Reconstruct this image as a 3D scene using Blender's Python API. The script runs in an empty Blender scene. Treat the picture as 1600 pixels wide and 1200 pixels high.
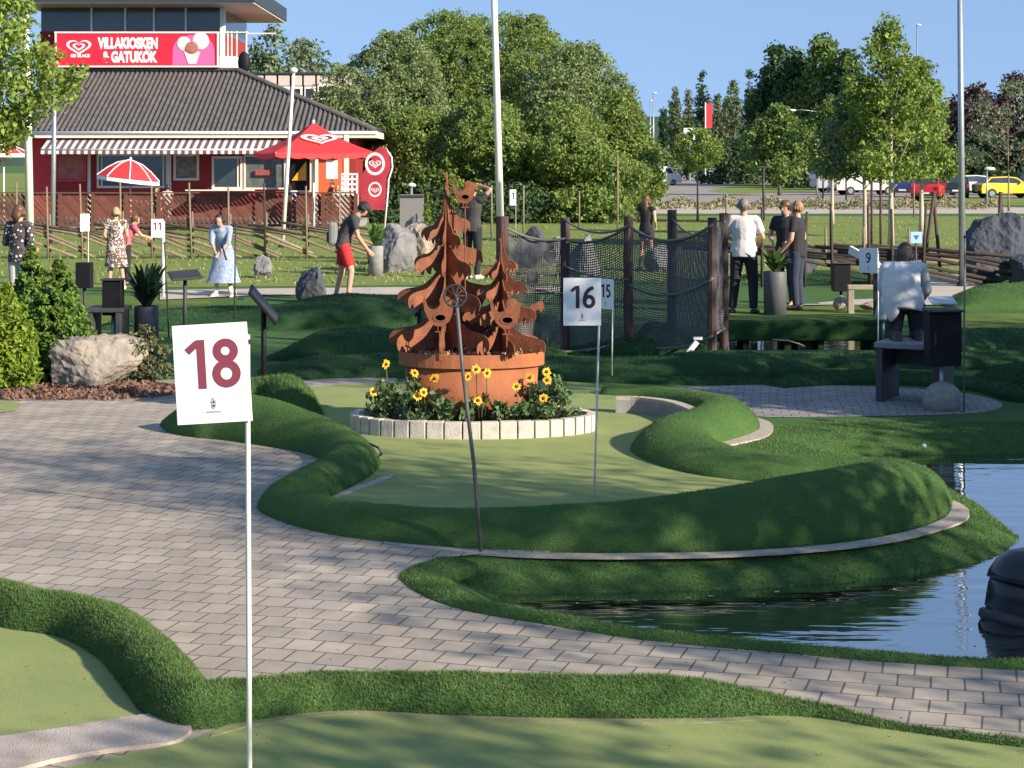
import bpy, math, random
import numpy as np
from mathutils import Vector, Matrix
from mathutils.geometry import tessellate_polygon
R = math.radians
scene = bpy.context.scene
COL = scene.collection
# ------------------------------------------------------------------ camera, sky, sun
EYE, FOC, HOR = 2.35, 2800.0, 255.0          # eye height, focal length in px of a 1600 px wide frame, horizon row
cam_d = bpy.data.cameras.new('camera'); cam = bpy.data.objects.new('camera', cam_d); COL.objects.link(cam)
cam.location = (0, 0, EYE); cam.rotation_euler = (R(90), 0, 0)
cam_d.sensor_width = 36; cam_d.lens = 36*FOC/1600; cam_d.shift_y = -(600-HOR)/1600
cam_d.clip_start = 0.2; cam_d.clip_end = 6000
scene.camera = cam
SUN_EL, SUN_AZ = 23.0, 56.0                    # azimuth: degrees from "behind the camera" towards the right
sv = Vector((math.sin(R(SUN_AZ))*math.cos(R(SUN_EL)), -math.cos(R(SUN_AZ))*math.cos(R(SUN_EL)), math.sin(R(SUN_EL))))
w = bpy.data.worlds.new("World"); scene.world = w; w.use_nodes = True
nt = w.node_tree; nt.nodes.clear()
wo = nt.nodes.new('ShaderNodeOutputWorld'); bg = nt.nodes.new('ShaderNodeBackground'); sk = nt.nodes.new('ShaderNodeTexSky')
tcw = nt.nodes.new('ShaderNodeTexCoord'); va_ = nt.nodes.new('ShaderNodeVectorMath'); va_.operation = 'ADD'; va_.inputs[1].default_value = (0, 0, 0.45)
vn_ = nt.nodes.new('ShaderNodeVectorMath'); vn_.operation = 'NORMALIZE'
nt.links.new(tcw.outputs['Generated'], va_.inputs[0]); nt.links.new(va_.outputs[0], vn_.inputs[0]); nt.links.new(vn_.outputs[0], sk.inputs[0])
sk.sky_type = 'NISHITA'; sk.sun_disc = False; sk.sun_elevation = R(SUN_EL)
sk.sun_rotation = math.atan2(sv.x, sv.y); sk.air_density = 1.0; sk.dust_density = 0.0; sk.ozone_density = 1.5; sk.altitude = 300
bg.inputs[1].default_value = 0.15
tn = nt.nodes.new('ShaderNodeVectorMath'); tn.operation = 'MULTIPLY'; tn.inputs[1].default_value = (1.0, 0.95, 0.9)
nt.links.new(sk.outputs[0], tn.inputs[0]); nt.links.new(tn.outputs[0], bg.inputs[0]); nt.links.new(bg.outputs[0], wo.inputs[0])
sd = bpy.data.lights.new('sun', 'SUN'); so = bpy.data.objects.new('sun', sd); COL.objects.link(so)
sd.energy = 4.4; sd.angle = R(0.5); sd.color = (1.0, 0.87, 0.70)
so.rotation_euler = (-sv).to_track_quat('-Z', 'Y').to_euler(); so.location = sv*60
scene.view_settings.view_transform = 'Standard'; scene.view_settings.look = 'None'
scene.view_settings.exposure = 1.15; scene.view_settings.gamma = 1.0
scene.cycles.max_bounces = 7; scene.cycles.transparent_max_bounces = 12
scene.cycles.caustics_reflective = False; scene.cycles.caustics_refractive = False

# ------------------------------------------------------------------ helpers
def at(px, py, z=0.0):
    """ground point seen at that place of the photograph, on the level z"""
    Y = (EYE-z)*FOC/(py-HOR)
    return Vector(((px-800)*Y/FOC, Y, z))
def atY(px, py, Y):
    return Vector(((px-800)*Y/FOC, Y, EYE-(py-HOR)*Y/FOC))
def S(Y): return FOC/Y                         # px per metre at that distance

MATS = {}
def mat(name, col, rough=0.7, var=0.0, vscale=4.0, col2=None, bump=0.0, bscale=30.0, metal=0.0, island=0.0,
        transl=0.0, spec=0.5, stretch=None, emit=0.0, coat=0.0):
    if name in MATS: return MATS[name]
    m = bpy.data.materials.new(name); m.use_nodes = True; MATS[name] = m
    t = m.node_tree; b = t.nodes['Principled BSDF']; L = t.links
    b.inputs['Roughness'].default_value = rough; b.inputs['Metallic'].default_value = metal
    b.inputs['Specular IOR Level'].default_value = spec
    if coat: b.inputs['Coat Weight'].default_value = coat
    c = (*col, 1)
    b.inputs['Base Color'].default_value = c
    src = None
    if var > 0 or bump > 0:
        tc = t.nodes.new('ShaderNodeTexCoord'); mp = t.nodes.new('ShaderNodeMapping'); L.new(tc.outputs['Object'], mp.inputs[0])
        if stretch: mp.inputs['Scale'].default_value = stretch
    if var > 0:
        n = t.nodes.new('ShaderNodeTexNoise'); n.inputs['Scale'].default_value = vscale; n.inputs['Detail'].default_value = 7
        n.inputs['Roughness'].default_value = 0.65
        L.new(mp.outputs[0], n.inputs['Vector'])
        r = t.nodes.new('ShaderNodeMapRange'); r.inputs[1].default_value = 0.3; r.inputs[2].default_value = 0.7
        L.new(n.outputs[0], r.inputs[0])
        mx = t.nodes.new('ShaderNodeMix'); mx.data_type = 'RGBA'
        c2 = col2 if col2 else tuple(x*(1-var) for x in col)
        mx.inputs[6].default_value = c; mx.inputs[7].default_value = (*c2, 1)
        L.new(r.outputs[0], mx.inputs[0]); src = mx.outputs[2]
    if island > 0:
        g = t.nodes.new('ShaderNodeNewGeometry'); r2 = t.nodes.new('ShaderNodeMapRange')
        r2.inputs[3].default_value = 1-island; r2.inputs[4].default_value = 1+island
        L.new(g.outputs['Random Per Island'], r2.inputs[0])
        vm = t.nodes.new('ShaderNodeVectorMath'); vm.operation = 'SCALE'
        if src: L.new(src, vm.inputs[0])
        else: vm.inputs[0].default_value = col
        L.new(r2.outputs[0], vm.inputs['Scale']); src = vm.outputs[0]
    if src: L.new(src, b.inputs['Base Color'])
    if bump > 0:
        n2 = t.nodes.new('ShaderNodeTexNoise'); n2.inputs['Scale'].default_value = bscale; n2.inputs['Detail'].default_value = 5
        L.new(mp.outputs[0], n2.inputs['Vector'])
        bp = t.nodes.new('ShaderNodeBump'); bp.inputs['Strength'].default_value = min(1, bump); bp.inputs['Distance'].default_value = 0.02*max(1, bump)
        L.new(n2.outputs[0], bp.inputs['Height']); L.new(bp.outputs[0], b.inputs['Normal'])
    if transl > 0:
        tr = t.nodes.new('ShaderNodeBsdfTranslucent'); ms = t.nodes.new('ShaderNodeMixShader'); ms.inputs[0].default_value = transl
        if src: L.new(src, tr.inputs[0])
        else: tr.inputs[0].default_value = c
        out = t.nodes['Material Output']
        L.new(b.outputs[0], ms.inputs[1]); L.new(tr.outputs[0], ms.inputs[2]); L.new(ms.outputs[0], out.inputs[0])
    if emit:
        b.inputs['Emission Color'].default_value = c; b.inputs['Emission Strength'].default_value = emit
    return m

def tag(o, label=None, cat=None, group=None, kind=None):
    if label: o['label'] = label
    if cat: o['category'] = cat
    if group: o['group'] = group
    if kind: o['kind'] = kind
    return o
def thing(name, label, cat, loc=(0, 0, 0), rz=0.0, group=None):
    o = bpy.data.objects.new(name, None); COL.objects.link(o); o.empty_display_size = 0.2
    o.location = loc; o.rotation_euler = (0, 0, rz)
    return tag(o, label, cat, group)
def copy_tree(o, parent=None):
    c = o.copy(); COL.objects.link(c); c.parent = parent
    for ch in list(o.children): copy_tree(ch, c)
    return c

def link_mesh(name, me, material, parent=None, smooth=False):
    o = bpy.data.objects.new(name, me); COL.objects.link(o)
    if parent is not None: o.parent = parent
    for m_ in (material if isinstance(material, (list, tuple)) else [material]): me.materials.append(m_)
    if smooth and len(me.polygons):
        me.polygons.foreach_set('use_smooth', [True]*len(me.polygons))
    return o
def np_obj(name, V, F, material, parent=None, smooth=False):
    """V (n,3), F (m,k) arrays -> object"""
    V = np.asarray(V, dtype=np.float32); F = np.asarray(F, dtype=np.int32); k = F.shape[1]
    me = bpy.data.meshes.new(name)
    me.vertices.add(len(V)); me.vertices.foreach_set('co', V.ravel())
    me.loops.add(F.size); me.loops.foreach_set('vertex_index', F.ravel())
    me.polygons.add(len(F)); me.polygons.foreach_set('loop_start', np.arange(0, F.size, k, dtype=np.int32))
    me.update(calc_edges=True)
    return link_mesh(name, me, material, parent, smooth)

class MB:
    def __init__(s): s.v = []; s.f = []
    def add(s, vs, fs):
        b = len(s.v); s.v += [tuple(x) for x in vs]; s.f += [tuple(b+i for i in f) for f in fs]; return s
    def box(s, c, d, rz=0.0, M=None):
        cx, cy, cz = c; x, y, z = d[0]/2, d[1]/2, d[2]/2
        vs = [Vector((a*x, b*y, e*z)) for e in (-1, 1) for b in (-1, 1) for a in (-1, 1)]
        rot = Matrix.Rotation(rz, 3, 'Z') if M is None else M
        vs = [rot @ v + Vector(c) for v in vs]
        return s.add(vs, [(0, 2, 3, 1), (4, 5, 7, 6), (0, 1, 5, 4), (1, 3, 7, 5), (3, 2, 6, 7), (2, 0, 4, 6)])
    def bar(s, p, q, a, b=None):
        p, q = Vector(p), Vector(q); d = q-p; b = b or a
        M = d.to_track_quat('Z', 'Y').to_matrix()
        return s.box((p+q)/2, (a, b, d.length), M=M)
    def tube(s, pts, r, n=8, side=None, flat=1.0, cap=True):
        """rings round a path; side = direction of the wide axis, flat = thin/wide"""
        P = [Vector(p) for p in pts]; m = len(P)
        rr = r if isinstance(r, (list, tuple)) else [r]*m
        up = None; base = len(s.v)
        for i in range(m):
            t = (P[min(i+1, m-1)]-P[max(i-1, 0)])
            if t.length < 1e-9: t = Vector((0, 0, 1))
            t.normalize()
            if side is not None:
                u = Vector(side); u = (u - t*u.dot(t))
                if u.length < 1e-6: u = t.orthogonal()
                u.normalize()
            else:
                u = t.orthogonal().normalized() if up is None else (up - t*up.dot(t)).normalized()
            up = u; v_ = t.cross(u)
            ra = rr[i] if not isinstance(rr[i], (tuple, list)) else rr[i][0]
            rb = ra*flat if not isinstance(rr[i], (tuple, list)) else rr[i][1]
            for k in range(n):
                a = 2*math.pi*k/n
                s.v.append(tuple(P[i] + u*math.cos(a)*ra + v_*math.sin(a)*rb))
        for i in range(m-1):
            for k in range(n):
                k2 = (k+1) % n
                s.f.append((base+i*n+k, base+i*n+k2, base+(i+1)*n+k2, base+(i+1)*n+k))
        if cap:
            s.f.append(tuple(base+k for k in range(n))[::-1]); s.f.append(tuple(base+(m-1)*n+k for k in range(n)))
        return s
    def ell(s, c, r, n=10, m=7, M=None):
        """ellipsoid"""
        c = Vector(c); M = M or Matrix.Identity(3); rx, ry, rz = (r, r, r) if not isinstance(r, (tuple, list)) else r
        vs = [c + M @ Vector((0, 0, -rz))]
        for j in range(1, m):
            ph = -math.pi/2 + math.pi*j/m
            for k in range(n):
                a = 2*math.pi*k/n
                vs.append(c + M @ Vector((rx*math.cos(ph)*math.cos(a), ry*math.cos(ph)*math.sin(a), rz*math.sin(ph))))
        vs.append(c + M @ Vector((0, 0, rz)))
        fs = [(0, 1+(k+1) % n, 1+k) for k in range(n)]
        for j in range(m-2):
            for k in range(n):
                k2 = (k+1) % n; a = 1+j*n
                fs.append((a+k, a+k2, a+n+k2, a+n+k))
        l = len(vs)-1; a = 1+(m-2)*n
        fs += [(a+k, a+(k+1) % n, l) for k in range(n)]
        return s.add(vs, fs)
    def lathe(s, c, prof, n=24, sx=1.0, sy=1.0):
        c = Vector(c); base = len(s.v)
        for r, z in prof:
            for k in range(n):
                a = 2*math.pi*k/n; s.v.append((c.x+r*math.cos(a)*sx, c.y+r*math.sin(a)*sy, c.z+z))
        for i in range(len(prof)-1):
            for k in range(n):
                k2 = (k+1) % n
                s.f.append((base+i*n+k, base+i*n+k2, base+(i+1)*n+k2, base+(i+1)*n+k))
        s.f.append(tuple(base+k for k in range(n))[::-1]); s.f.append(tuple(base+(len(prof)-1)*n+k for k in range(n)))
        return s
    def prism(s, poly, d0, d1, M=None, off=(0, 0, 0)):
        """poly in local XZ, extruded along local Y from d0 to d1"""
        n = len(poly); M = M or Matrix.Identity(3); off = Vector(off)
        vs = [M @ Vector((x, d0, z)) + off for x, z in poly] + [M @ Vector((x, d1, z)) + off for x, z in poly]
        tri = tessellate_polygon([[Vector((x, z, 0)) for x, z in poly]])
        fs = [tuple(t) for t in tri] + [tuple(n+i for i in t)[::-1] for t in tri]
        fs += [(i, (i+1) % n, n+(i+1) % n, n+i) for i in range(n)]
        return s.add(vs, fs)
    def sheet(s, pts, z, thick=0.0):
        """flat polygon in the ground plane"""
        n = len(pts); P = [Vector((p[0], p[1], 0)) for p in pts]
        tri = tessellate_polygon([P])
        vs = [(p.x, p.y, z) for p in P]
        fs = []
        for t in tri:
            a, b, c = (P[i] for i in t)
            fs.append(tuple(t) if (b-a).cross(c-a).z > 0 else tuple(t)[::-1])
        if thick:
            vs += [(p.x, p.y, z-thick) for p in P]
            fs += [(i, (i+1) % n, n+(i+1) % n, n+i) for i in range(n)]
        return s.add(vs, fs)
    def build(s, name, material, parent=None, smooth=False, bevel=0.0, fix=False):
        me = bpy.data.meshes.new(name); me.from_pydata(s.v, [], s.f); me.update()
        if fix:
            import bmesh
            bm = bmesh.new(); bm.from_mesh(me); bmesh.ops.recalc_face_normals(bm, faces=bm.faces); bm.to_mesh(me); bm.free()
        o = link_mesh(name, me, material, parent, smooth)
        if bevel:
            b = o.modifiers.new('bevel', 'BEVEL'); b.width = bevel; b.segments = 2; b.limit_method = 'ANGLE'; b.angle_limit = R(40)
        return o

def text(name, body, size, material, parent, loc, rot=(R(90), 0, 0), sx=1.0, bold=0.0, depth=0.003, align='CENTER'):
    c = bpy.data.curves.new(name, 'FONT'); c.body = body; c.size = size; c.align_x = align; c.align_y = 'CENTER'
    c.extrude = depth; c.offset = bold; c.resolution_u = 4
    t = bpy.data.objects.new(name, c); COL.objects.link(t)
    bpy.context.view_layer.update()
    me = bpy.data.meshes.new_from_object(t.evaluated_get(bpy.context.evaluated_depsgraph_get()))
    bpy.data.objects.remove(t)
    o = bpy.data.objects.new(name, me); COL.objects.link(o); o.parent = parent
    me.materials.clear(); me.materials.append(material)
    o.location = loc; o.rotation_euler = rot; o.scale = (sx, 1, 1)
    return o

def smooth_path(P, k=6, closed=False):
    """Catmull-Rom through tuples of any length"""
    P = [np.array(p, dtype=float) for p in P]; n = len(P); out = []
    rng = range(n if closed else n-1)
    for i in rng:
        p0 = P[(i-1) % n] if closed or i > 0 else P[0]; p1 = P[i]; p2 = P[(i+1) % n]
        p3 = P[(i+2) % n] if closed or i+2 < n else P[-1]
        for j in range(k):
            t = j/k
            out.append(0.5*((2*p1)+(-p0+p2)*t+(2*p0-5*p1+4*p2-p3)*t*t+(-p0+3*p1-3*p2+p3)*t**3))
    if not closed: out.append(P[-1])
    return out

def stroke(mb, pts, wd, y, f):
    P = [np.array(p, float) for p in pts]; n = len(P); L_, R_ = [], []
    cl = np.linalg.norm(P[0]-P[-1]) < 1e-6
    for i in range(n):
        t = (P[1]-P[-2]) if cl and i in (0, n-1) else P[min(i+1, n-1)]-P[max(i-1, 0)]; t = t/(np.linalg.norm(t)+1e-9); q = np.array([-t[1], t[0]])*wd/2
        L_.append(P[i]+q); R_.append(P[i]-q)
    vs = [f(*v, y) for v in L_]+[f(*v, y) for v in R_]
    mb.add(vs, [(i, i+1, n+i+1, n+i) for i in range(n-1)])
def numeral(parent, body, c, size, material, y, roll=0.0):
    """bold humanist figures drawn with thick strokes on a board"""
    M = Matrix.Rotation(-roll, 3, 'Y'); mb = MB(); h = size*0.72; adv = 0.60; W = adv*len(body)
    arc = lambda cx, cz, rx, rz, a0, a1, n=22: [(cx+rx*math.cos(R(a0+(a1-a0)*i/n)), cz+rz*math.sin(R(a0+(a1-a0)*i/n))) for i in range(n+1)]
    for i, ch in enumerate(body):
        k = [0]
        def f(x, z, yy):
            v = M @ Vector(((x+i*adv-W/2)*h, 0, (z-.5)*h)); return (c[0]+v.x, yy, c[1]+v.z)
        s_ = .165
        if ch == '1': stroke(mb, [(.40, 0), (.40, .995)], s_, y, f); stroke(mb, [(.12, .76), (.34, .935)], s_*.85, y-.0003, f)
        elif ch == '8': stroke(mb, arc(.30, .745, .175, .17, 0, 360), s_, y, f); stroke(mb, arc(.30, .285, .205, .205, 0, 360), s_, y-.0003, f)
        elif ch == '6': stroke(mb, arc(.30, .30, .20, .22, 0, 360), s_, y, f); stroke(mb, [(.10, .30), (.115, .48), (.17, .66), (.27, .80), (.40, .885), (.50, .91)], s_, y-.0003, f)
        elif ch == '9': stroke(mb, arc(.30, .70, .20, .22, 0, 360), s_, y, f); stroke(mb, [(.50, .70), (.485, .52), (.43, .34), (.33, .20), (.20, .115), (.10, .09)], s_, y-.0003, f)
        elif ch == '5': stroke(mb, [(.50, .92), (.15, .92)], s_, y, f); stroke(mb, [(.20, .95), (.17, .50)], s_, y-.0003, f); stroke(mb, arc(.25, .325, .22, .235, 105, -125), s_, y-.0006, f)
    return mb.build('number', material, parent)
# ---- leaves, blades, rocks -------------------------------------------------
def leaf_quads(P, size, rs, up=0.3, N=None, aspect=0.55):
    """P (n,3) centres -> diamond leaves with random directions"""
    n = len(P); D = rs.normal(size=(n, 3)); D[:, 2] += up*rs.normal(size=n)
    D /= np.linalg.norm(D, axis=1)[:, None]+1e-9
    E = np.cross(D, rs.normal(size=(n, 3))); E /= np.linalg.norm(E, axis=1)[:, None]+1e-9
    s_ = (size*(0.6+0.8*rs.random(n)))[:, None]
    a = P-D*s_*0.5; c = P+D*s_*0.5; b = P+E*s_*aspect*0.5; d = P-E*s_*aspect*0.5
    V = np.stack([a, b, c, d], 1).reshape(-1, 3); F = np.arange(4*n).reshape(-1, 4)
    return V, F
def clumps(centres, radii, per, rs, squash=0.8):
    C = np.repeat(np.asarray(centres), per, axis=0); Rr = np.repeat(np.asarray(radii), per)
    n = len(C); d = rs.normal(size=(n, 3)); d /= np.linalg.norm(d, axis=1)[:, None]
    rad = Rr*(0.35+0.75*rs.random(n)**0.6)
    d[:, 2] *= squash
    return C+d*rad[:, None]
def crown_centres(n, z0, z1, prof, rs, inner=0.35, wob=0.22):
    """clump centres in a crown whose half width at height fraction t is prof(t)"""
    out = []
    ph = rs.random(6)*6.28
    while len(out) < n:
        t = rs.random(); a = rs.random()*6.283
        wd = prof(t)*(1+wob*math.sin(2*a+ph[0]+5*t)+wob*0.8*math.sin(3*a+ph[1]-7*t)+wob*0.6*math.sin(11*t+ph[2]+a))
        if rs.random() > (wd/max(prof(0.4), .01))**1.0+0.15: continue
        rr = wd*(inner+(1-inner)*rs.random()**0.5)
        out.append((rr*math.cos(a), rr*math.sin(a), z0+(z1-z0)*t))
    return np.array(out)
def limb_paths(rs, h0, h1, r0, prof, z0, z1, n):
    """trunk + limbs as list of (path, radii)"""
    out = []; lean = rs.normal(size=2)*0.02*h1
    trunk = [(lean[0]*t*t, lean[1]*t*t, h1*0.93*t) for t in np.linspace(0, 1, 9)]
    out.append((trunk, [r0*(1.25 if i == 0 else 1)*(1-0.88*i/8) for i in range(9)]))
    for i in range(n):
        zb = h0+(h1*0.8-h0)*(i/max(1, n)); a = i*2.4+rs.random(); t = min(1, max(0.02, (zb+0.12*h1-z0)/(z1-z0)))
        L = prof(t)*0.85; tb = zb/h1
        b = Vector((lean[0]*tb*tb, lean[1]*tb*tb, zb))
        e = b+Vector((math.cos(a)*L, math.sin(a)*L, 0.45*L+0.06*h1))
        mid = (b+e)/2+Vector((0, 0, -0.1*L))
        rb = r0*(1-0.85*tb)*0.55
        out.append(([b, mid, e], [rb, rb*0.6, rb*0.2]))
    return out
PROF = {
 'round': lambda w: (lambda t: w*max(0.05, math.sin(math.pi*min(1, 0.12+0.86*t)))**0.6),
 'egg':   lambda w: (lambda t: w*(max(0.0, math.sin(math.pi*(0.08+0.9*t**0.75))))**0.75),
 'cone':  lambda w: (lambda t: w*(1-t)**1.0*min(1, 0.6+3*t)+0.015*w),
 'column': lambda w: (lambda t: w*min(1, (1-t)*2.2)**0.8*min(1, 0.45+2*t)),
 'spire': lambda w: (lambda t: w*(max(0, 1-t)**0.7)*min(1, .55+2.2*t)+.02*w),
 'low':   lambda w: (lambda t: w*max(0.03, (1-t**2.2))**0.5),
}
def tree(name, label, cat, loc, h, wid, kind, leafmat, barkmat, seed, z0=None, nclump=120, per=60, leaf=0.12, cr=None,
         trunk_r=None, limbs=8, group=None, inner=0.35, sy=1.0, wob=0.22):
    rs = np.random.RandomState(seed); o = thing(name, label, cat, loc, 0, group)
    z0 = 0.25*h if z0 is None else z0
    prof = PROF[kind](wid/2); cr = cr or wid*0.11
    C = crown_centres(nclump, z0, h-cr*0.6, prof, rs, inner, wob); C[:, 1] *= sy
    Rd = cr*(0.6+0.8*rs.random(len(C)))
    if kind == 'cone': Rd = Rd*np.clip(1.15-(C[:, 2]-z0)/(h-z0), .3, 1)
    P = clumps(C, Rd, per, rs); V, F = leaf_quads(P, leaf, rs)
    np_obj('crown', V, F, leafmat, o)
    mb = MB(); tr = trunk_r or 0.02*h
    for pth, rad in limb_paths(rs, max(0.1*h, z0*0.8), h*0.92, tr, prof, z0, h, limbs): mb.tube(pth, rad, 7)
    mb.build('trunk', barkmat, o, True)
    return o
def blades_on(V, F, n, rs, hgt=0.03, wid=0.006, lean=0.5, mask=None):
    """grass blades (triangles) scattered over quads/triangles"""
    V = np.asarray(V); F = np.asarray(F)
    T = np.concatenate([F[:, [0, 1, 2]], F[:, [0, 2, 3]]]) if F.shape[1] == 4 else F
    A, B, C = V[T[:, 0]], V[T[:, 1]], V[T[:, 2]]
    nr = np.cross(B-A, C-A); ar = np.linalg.norm(nr, axis=1); ar[ar < 1e-12] = 1e-12
    wgt = ar.copy()
    if mask is not None: wgt = wgt*mask((A+B+C)/3)
    idx = rs.choice(len(T), n, p=wgt/wgt.sum()); u = rs.random(n); v = rs.random(n); k = u+v > 1; u[k] = 1-u[k]; v[k] = 1-v[k]
    P = A[idx]+(B[idx]-A[idx])*u[:, None]+(C[idx]-A[idx])*v[:, None]
    N = nr[idx]/ar[idx][:, None]; N[N[:, 2] < 0] *= -1
    D = N*0.7+np.array([0, 0, .5])+rs.normal(size=(n, 3))*lean; D /= np.linalg.norm(D, axis=1)[:, None]
    a = rs.random(n)*6.283; W = np.stack([np.cos(a), np.sin(a), np.zeros(n)], 1)*wid*(0.7+0.6*rs.random(n))[:, None]
    tip = P+D*(hgt*(0.5+0.8*rs.random(n)))[:, None]
    BV = np.stack([P-W/2-D*0.004, P+W/2-D*0.004, tip], 1).reshape(-1, 3)
    return BV, np.arange(3*n).reshape(-1, 3)
def rock(name, label, loc, dims, material, seed, rz=0.0, cuts=9, group=None, n=3, boxy=0.0, tilt=0.0, parent=None, rough=0.06):
    """a faceted boulder: subdivided ball cut by random planes, then roughened"""
    import bmesh
    rs = np.random.RandomState(seed)
    bm = bmesh.new(); bmesh.ops.create_icosphere(bm, subdivisions=n+1, radius=1.0)
    V = np.array([v.co[:] for v in bm.verts])
    if boxy > 0:
        m_ = np.max(np.abs(V), axis=1)[:, None]; V = V*(1-boxy)+V/m_*boxy*0.92
    for i in range(cuts):
        d = rs.normal(size=3); d /= np.linalg.norm(d); lim = 0.55+0.35*rs.random()
        s_ = V @ d; k = s_ > lim; V[k] -= np.outer(s_[k]-lim, d)*0.92
    from mathutils import noise as mn
    for i, v in enumerate(V):
        q = Vector(v)*1.7+Vector((seed*3.1, 0, 0))
        f_ = mn.fractal(q, 1.0, 2.0, 5)*rough*2.0+mn.fractal(q*4, 1.0, 2.0, 3)*rough*0.6
        V[i] = v*(1+f_)
    V[:, 2] = np.maximum(V[:, 2], -0.72)
    V = V*np.array([dims[0]/2, dims[1]/2, dims[2]/1.75]); V[:, 2] += dims[2]*0.4
    if tilt: V[:, 0] += V[:, 2]*tilt
    for v, c in zip(bm.verts, V): v.co = c
    me = bpy.data.meshes.new(name); bm.to_mesh(me); bm.free()
    o = link_mesh(name, me, material, parent, False); o.location = loc; o.rotation_euler = (0, 0, rz)
    if label: tag(o, label, 'rock', group)
    return o

# ------------------------------------------------------------------ materials
M_turf = mat('turf', (0.055, 0.13, 0.036), 0.9, 0.45, 3, (0.085, 0.155, 0.045), bump=0.9, bscale=110, spec=0.15)
M_turf_b = mat('turf_blade', (0.07, 0.155, 0.042), 0.75, 0.3, 1.6, (0.125, 0.20, 0.06), island=0.35, transl=0.25, spec=0.25)
M_turf_l = mat('turf_blade_light', (0.085, 0.165, 0.045), 0.75, 0.3, 1.6, (0.16, 0.22, 0.075), island=0.35, transl=0.25, spec=0.25)
M_green = mat('putting_green', (0.30, 0.34, 0.13), 0.92, 0.35, 2.2, (0.235, 0.285, 0.11), bump=0.5, bscale=200, spec=0.12)
M_lawn = mat('lawn_grass', (0.14, 0.21, 0.045), 0.95, 0.5, 0.5, (0.22, 0.24, 0.08), bump=0.5, bscale=40, spec=0.1)
M_conc = mat('concrete', (0.48, 0.43, 0.37), 0.85, 0.45, 14, (0.32, 0.27, 0.22), bump=0.4, bscale=90, spec=0.3)
M_conc_g = mat('grey_concrete', (0.30, 0.30, 0.29), 0.85, 0.3, 8, (0.2, 0.2, 0.2), bump=0.25, bscale=60, spec=0.3)
M_asph = mat('asphalt', (0.24, 0.22, 0.20), 0.95, 0.25, 0.4, (0.32, 0.28, 0.24), bump=0.2, bscale=20, spec=0.2)
M_path = mat('light_path', (0.50, 0.44, 0.37), 0.9, 0.25, 2, (0.4, 0.35, 0.3), spec=0.2)
M_black = mat('black_metal', (0.009, 0.009, 0.012), 0.6, 0.2, 10, spec=0.2)
M_dgrey = mat('dark_grey_metal', (0.035, 0.035, 0.04), 0.6, 0.2, 10)
M_white = mat('white_paint', (0.80, 0.79, 0.77), 0.45, 0.06, 6)
M_pole = mat('pole_white', (0.72, 0.70, 0.64), 0.35, 0.12, 3, spec=0.5)
M_galv = mat('galvanised_steel', (0.42, 0.46, 0.48), 0.4, 0.25, 12, metal=0.6)
M_wood = mat('weathered_wood', (0.27, 0.19, 0.12), 0.85, 0.4, 9, (0.15, 0.10, 0.065), bump=0.5, bscale=40, stretch=(1, 1, 0.15), island=0.25)
M_brown = mat('brown_wood', (0.13, 0.055, 0.035), 0.8, 0.4, 6, (0.08, 0.035, 0.025), bump=0.4, bscale=40, island=0.25)
M_bark = mat('bark', (0.16, 0.125, 0.09), 0.9, 0.5, 12, (0.07, 0.055, 0.04), bump=0.8, bscale=40)
M_cpot = mat('corten_pot', (0.40, 0.145, 0.06), 0.75, 0.6, 4, (0.24, 0.085, 0.042), bump=0.25, bscale=60, spec=0.25)
M_corten = mat('corten_steel', (0.28, 0.10, 0.048), 0.75, 0.7, 9, (0.12, 0.045, 0.028), bump=0.25, bscale=60, spec=0.25)
M_red = mat('red_fabric', (0.80, 0.03, 0.035), 0.7, 0.1, 3)
M_skin = mat('skin', (0.56, 0.31, 0.21), 0.55, 0.1, 20, spec=0.35)
M_glass_d = mat('dark_window', (0.02, 0.028, 0.035), 0.08, 0.3, 2, (0.05, 0.06, 0.07), spec=0.8)
# ================================================================== THE GROUND
# pond outline on the water level, (px, py, bank width)
WL = -0.15
def near_w(px, y0, d=.12):
    Y0 = EYE*FOC/(y0-HOR); Yw = Y0+d; return (800+(px-800)*Y0/Yw, HOR+(EYE-WL)*FOC/Yw, .07)
PW = [(765,930,.45),(790,940,.38),near_w(790,968,.36),near_w(850,980,.20)]+[near_w(a, b) for a, b in ((920,990),(1000,1001),(1200,1020),(1400,1037),(1600,1049),(1850,1058))]+[
      (2200,1000,.3),(2400,860,.3),(2300,715,.3),(1850,706,.3),(1600,707,.35),(1480,711,.4),(1385,711,.45),(1290,714,.35),(1330,728,.3),(1420,742,.3),(1530,790,.3),
      (1592,842,.35),(1570,862,.4),(1530,878,.34),(1440,896,.33),(1300,911,.32),(1150,921,.32),(1000,925,.32),(880,926,.32)]
POND1 = [(at(a, b, WL).x, at(a, b, WL).y, c) for a, b, c in PW]
PW2 = [(1132,564,.06),(1370,564,.06),(1370,509.5,.12),(1140,509.5,.12)]
POND2 = [(at(a, b, WL).x, at(a, b, WL).y, c) for a, b, c in PW2]
def poly_field(X, Y, P):
    """signed distance (negative inside) and the bank width of the nearest edge"""
    D = np.full(X.shape, 1e9); W = np.zeros(X.shape); ins = np.zeros(X.shape, bool); n = len(P)
    for i in range(n):
        x0, y0, w0 = P[i]; x1, y1, w1 = P[(i+1) % n]
        dx, dy = x1-x0, y1-y0
        t = np.clip(((X-x0)*dx+(Y-y0)*dy)/(dx*dx+dy*dy), 0, 1)
        d = np.hypot(X-x0-t*dx, Y-y0-t*dy); k = d < D
        D[k] = d[k]; W[k] = (w0+(w1-w0)*t)[k]
        c = ((y0 > Y) != (y1 > Y)); xi = np.where(c, x0+(Y-y0)*dx/(dy if abs(dy) > 1e-9 else 1e-9), 1e9)
        ins ^= c & (X < xi)
    return np.where(ins, -D, D), W
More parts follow.
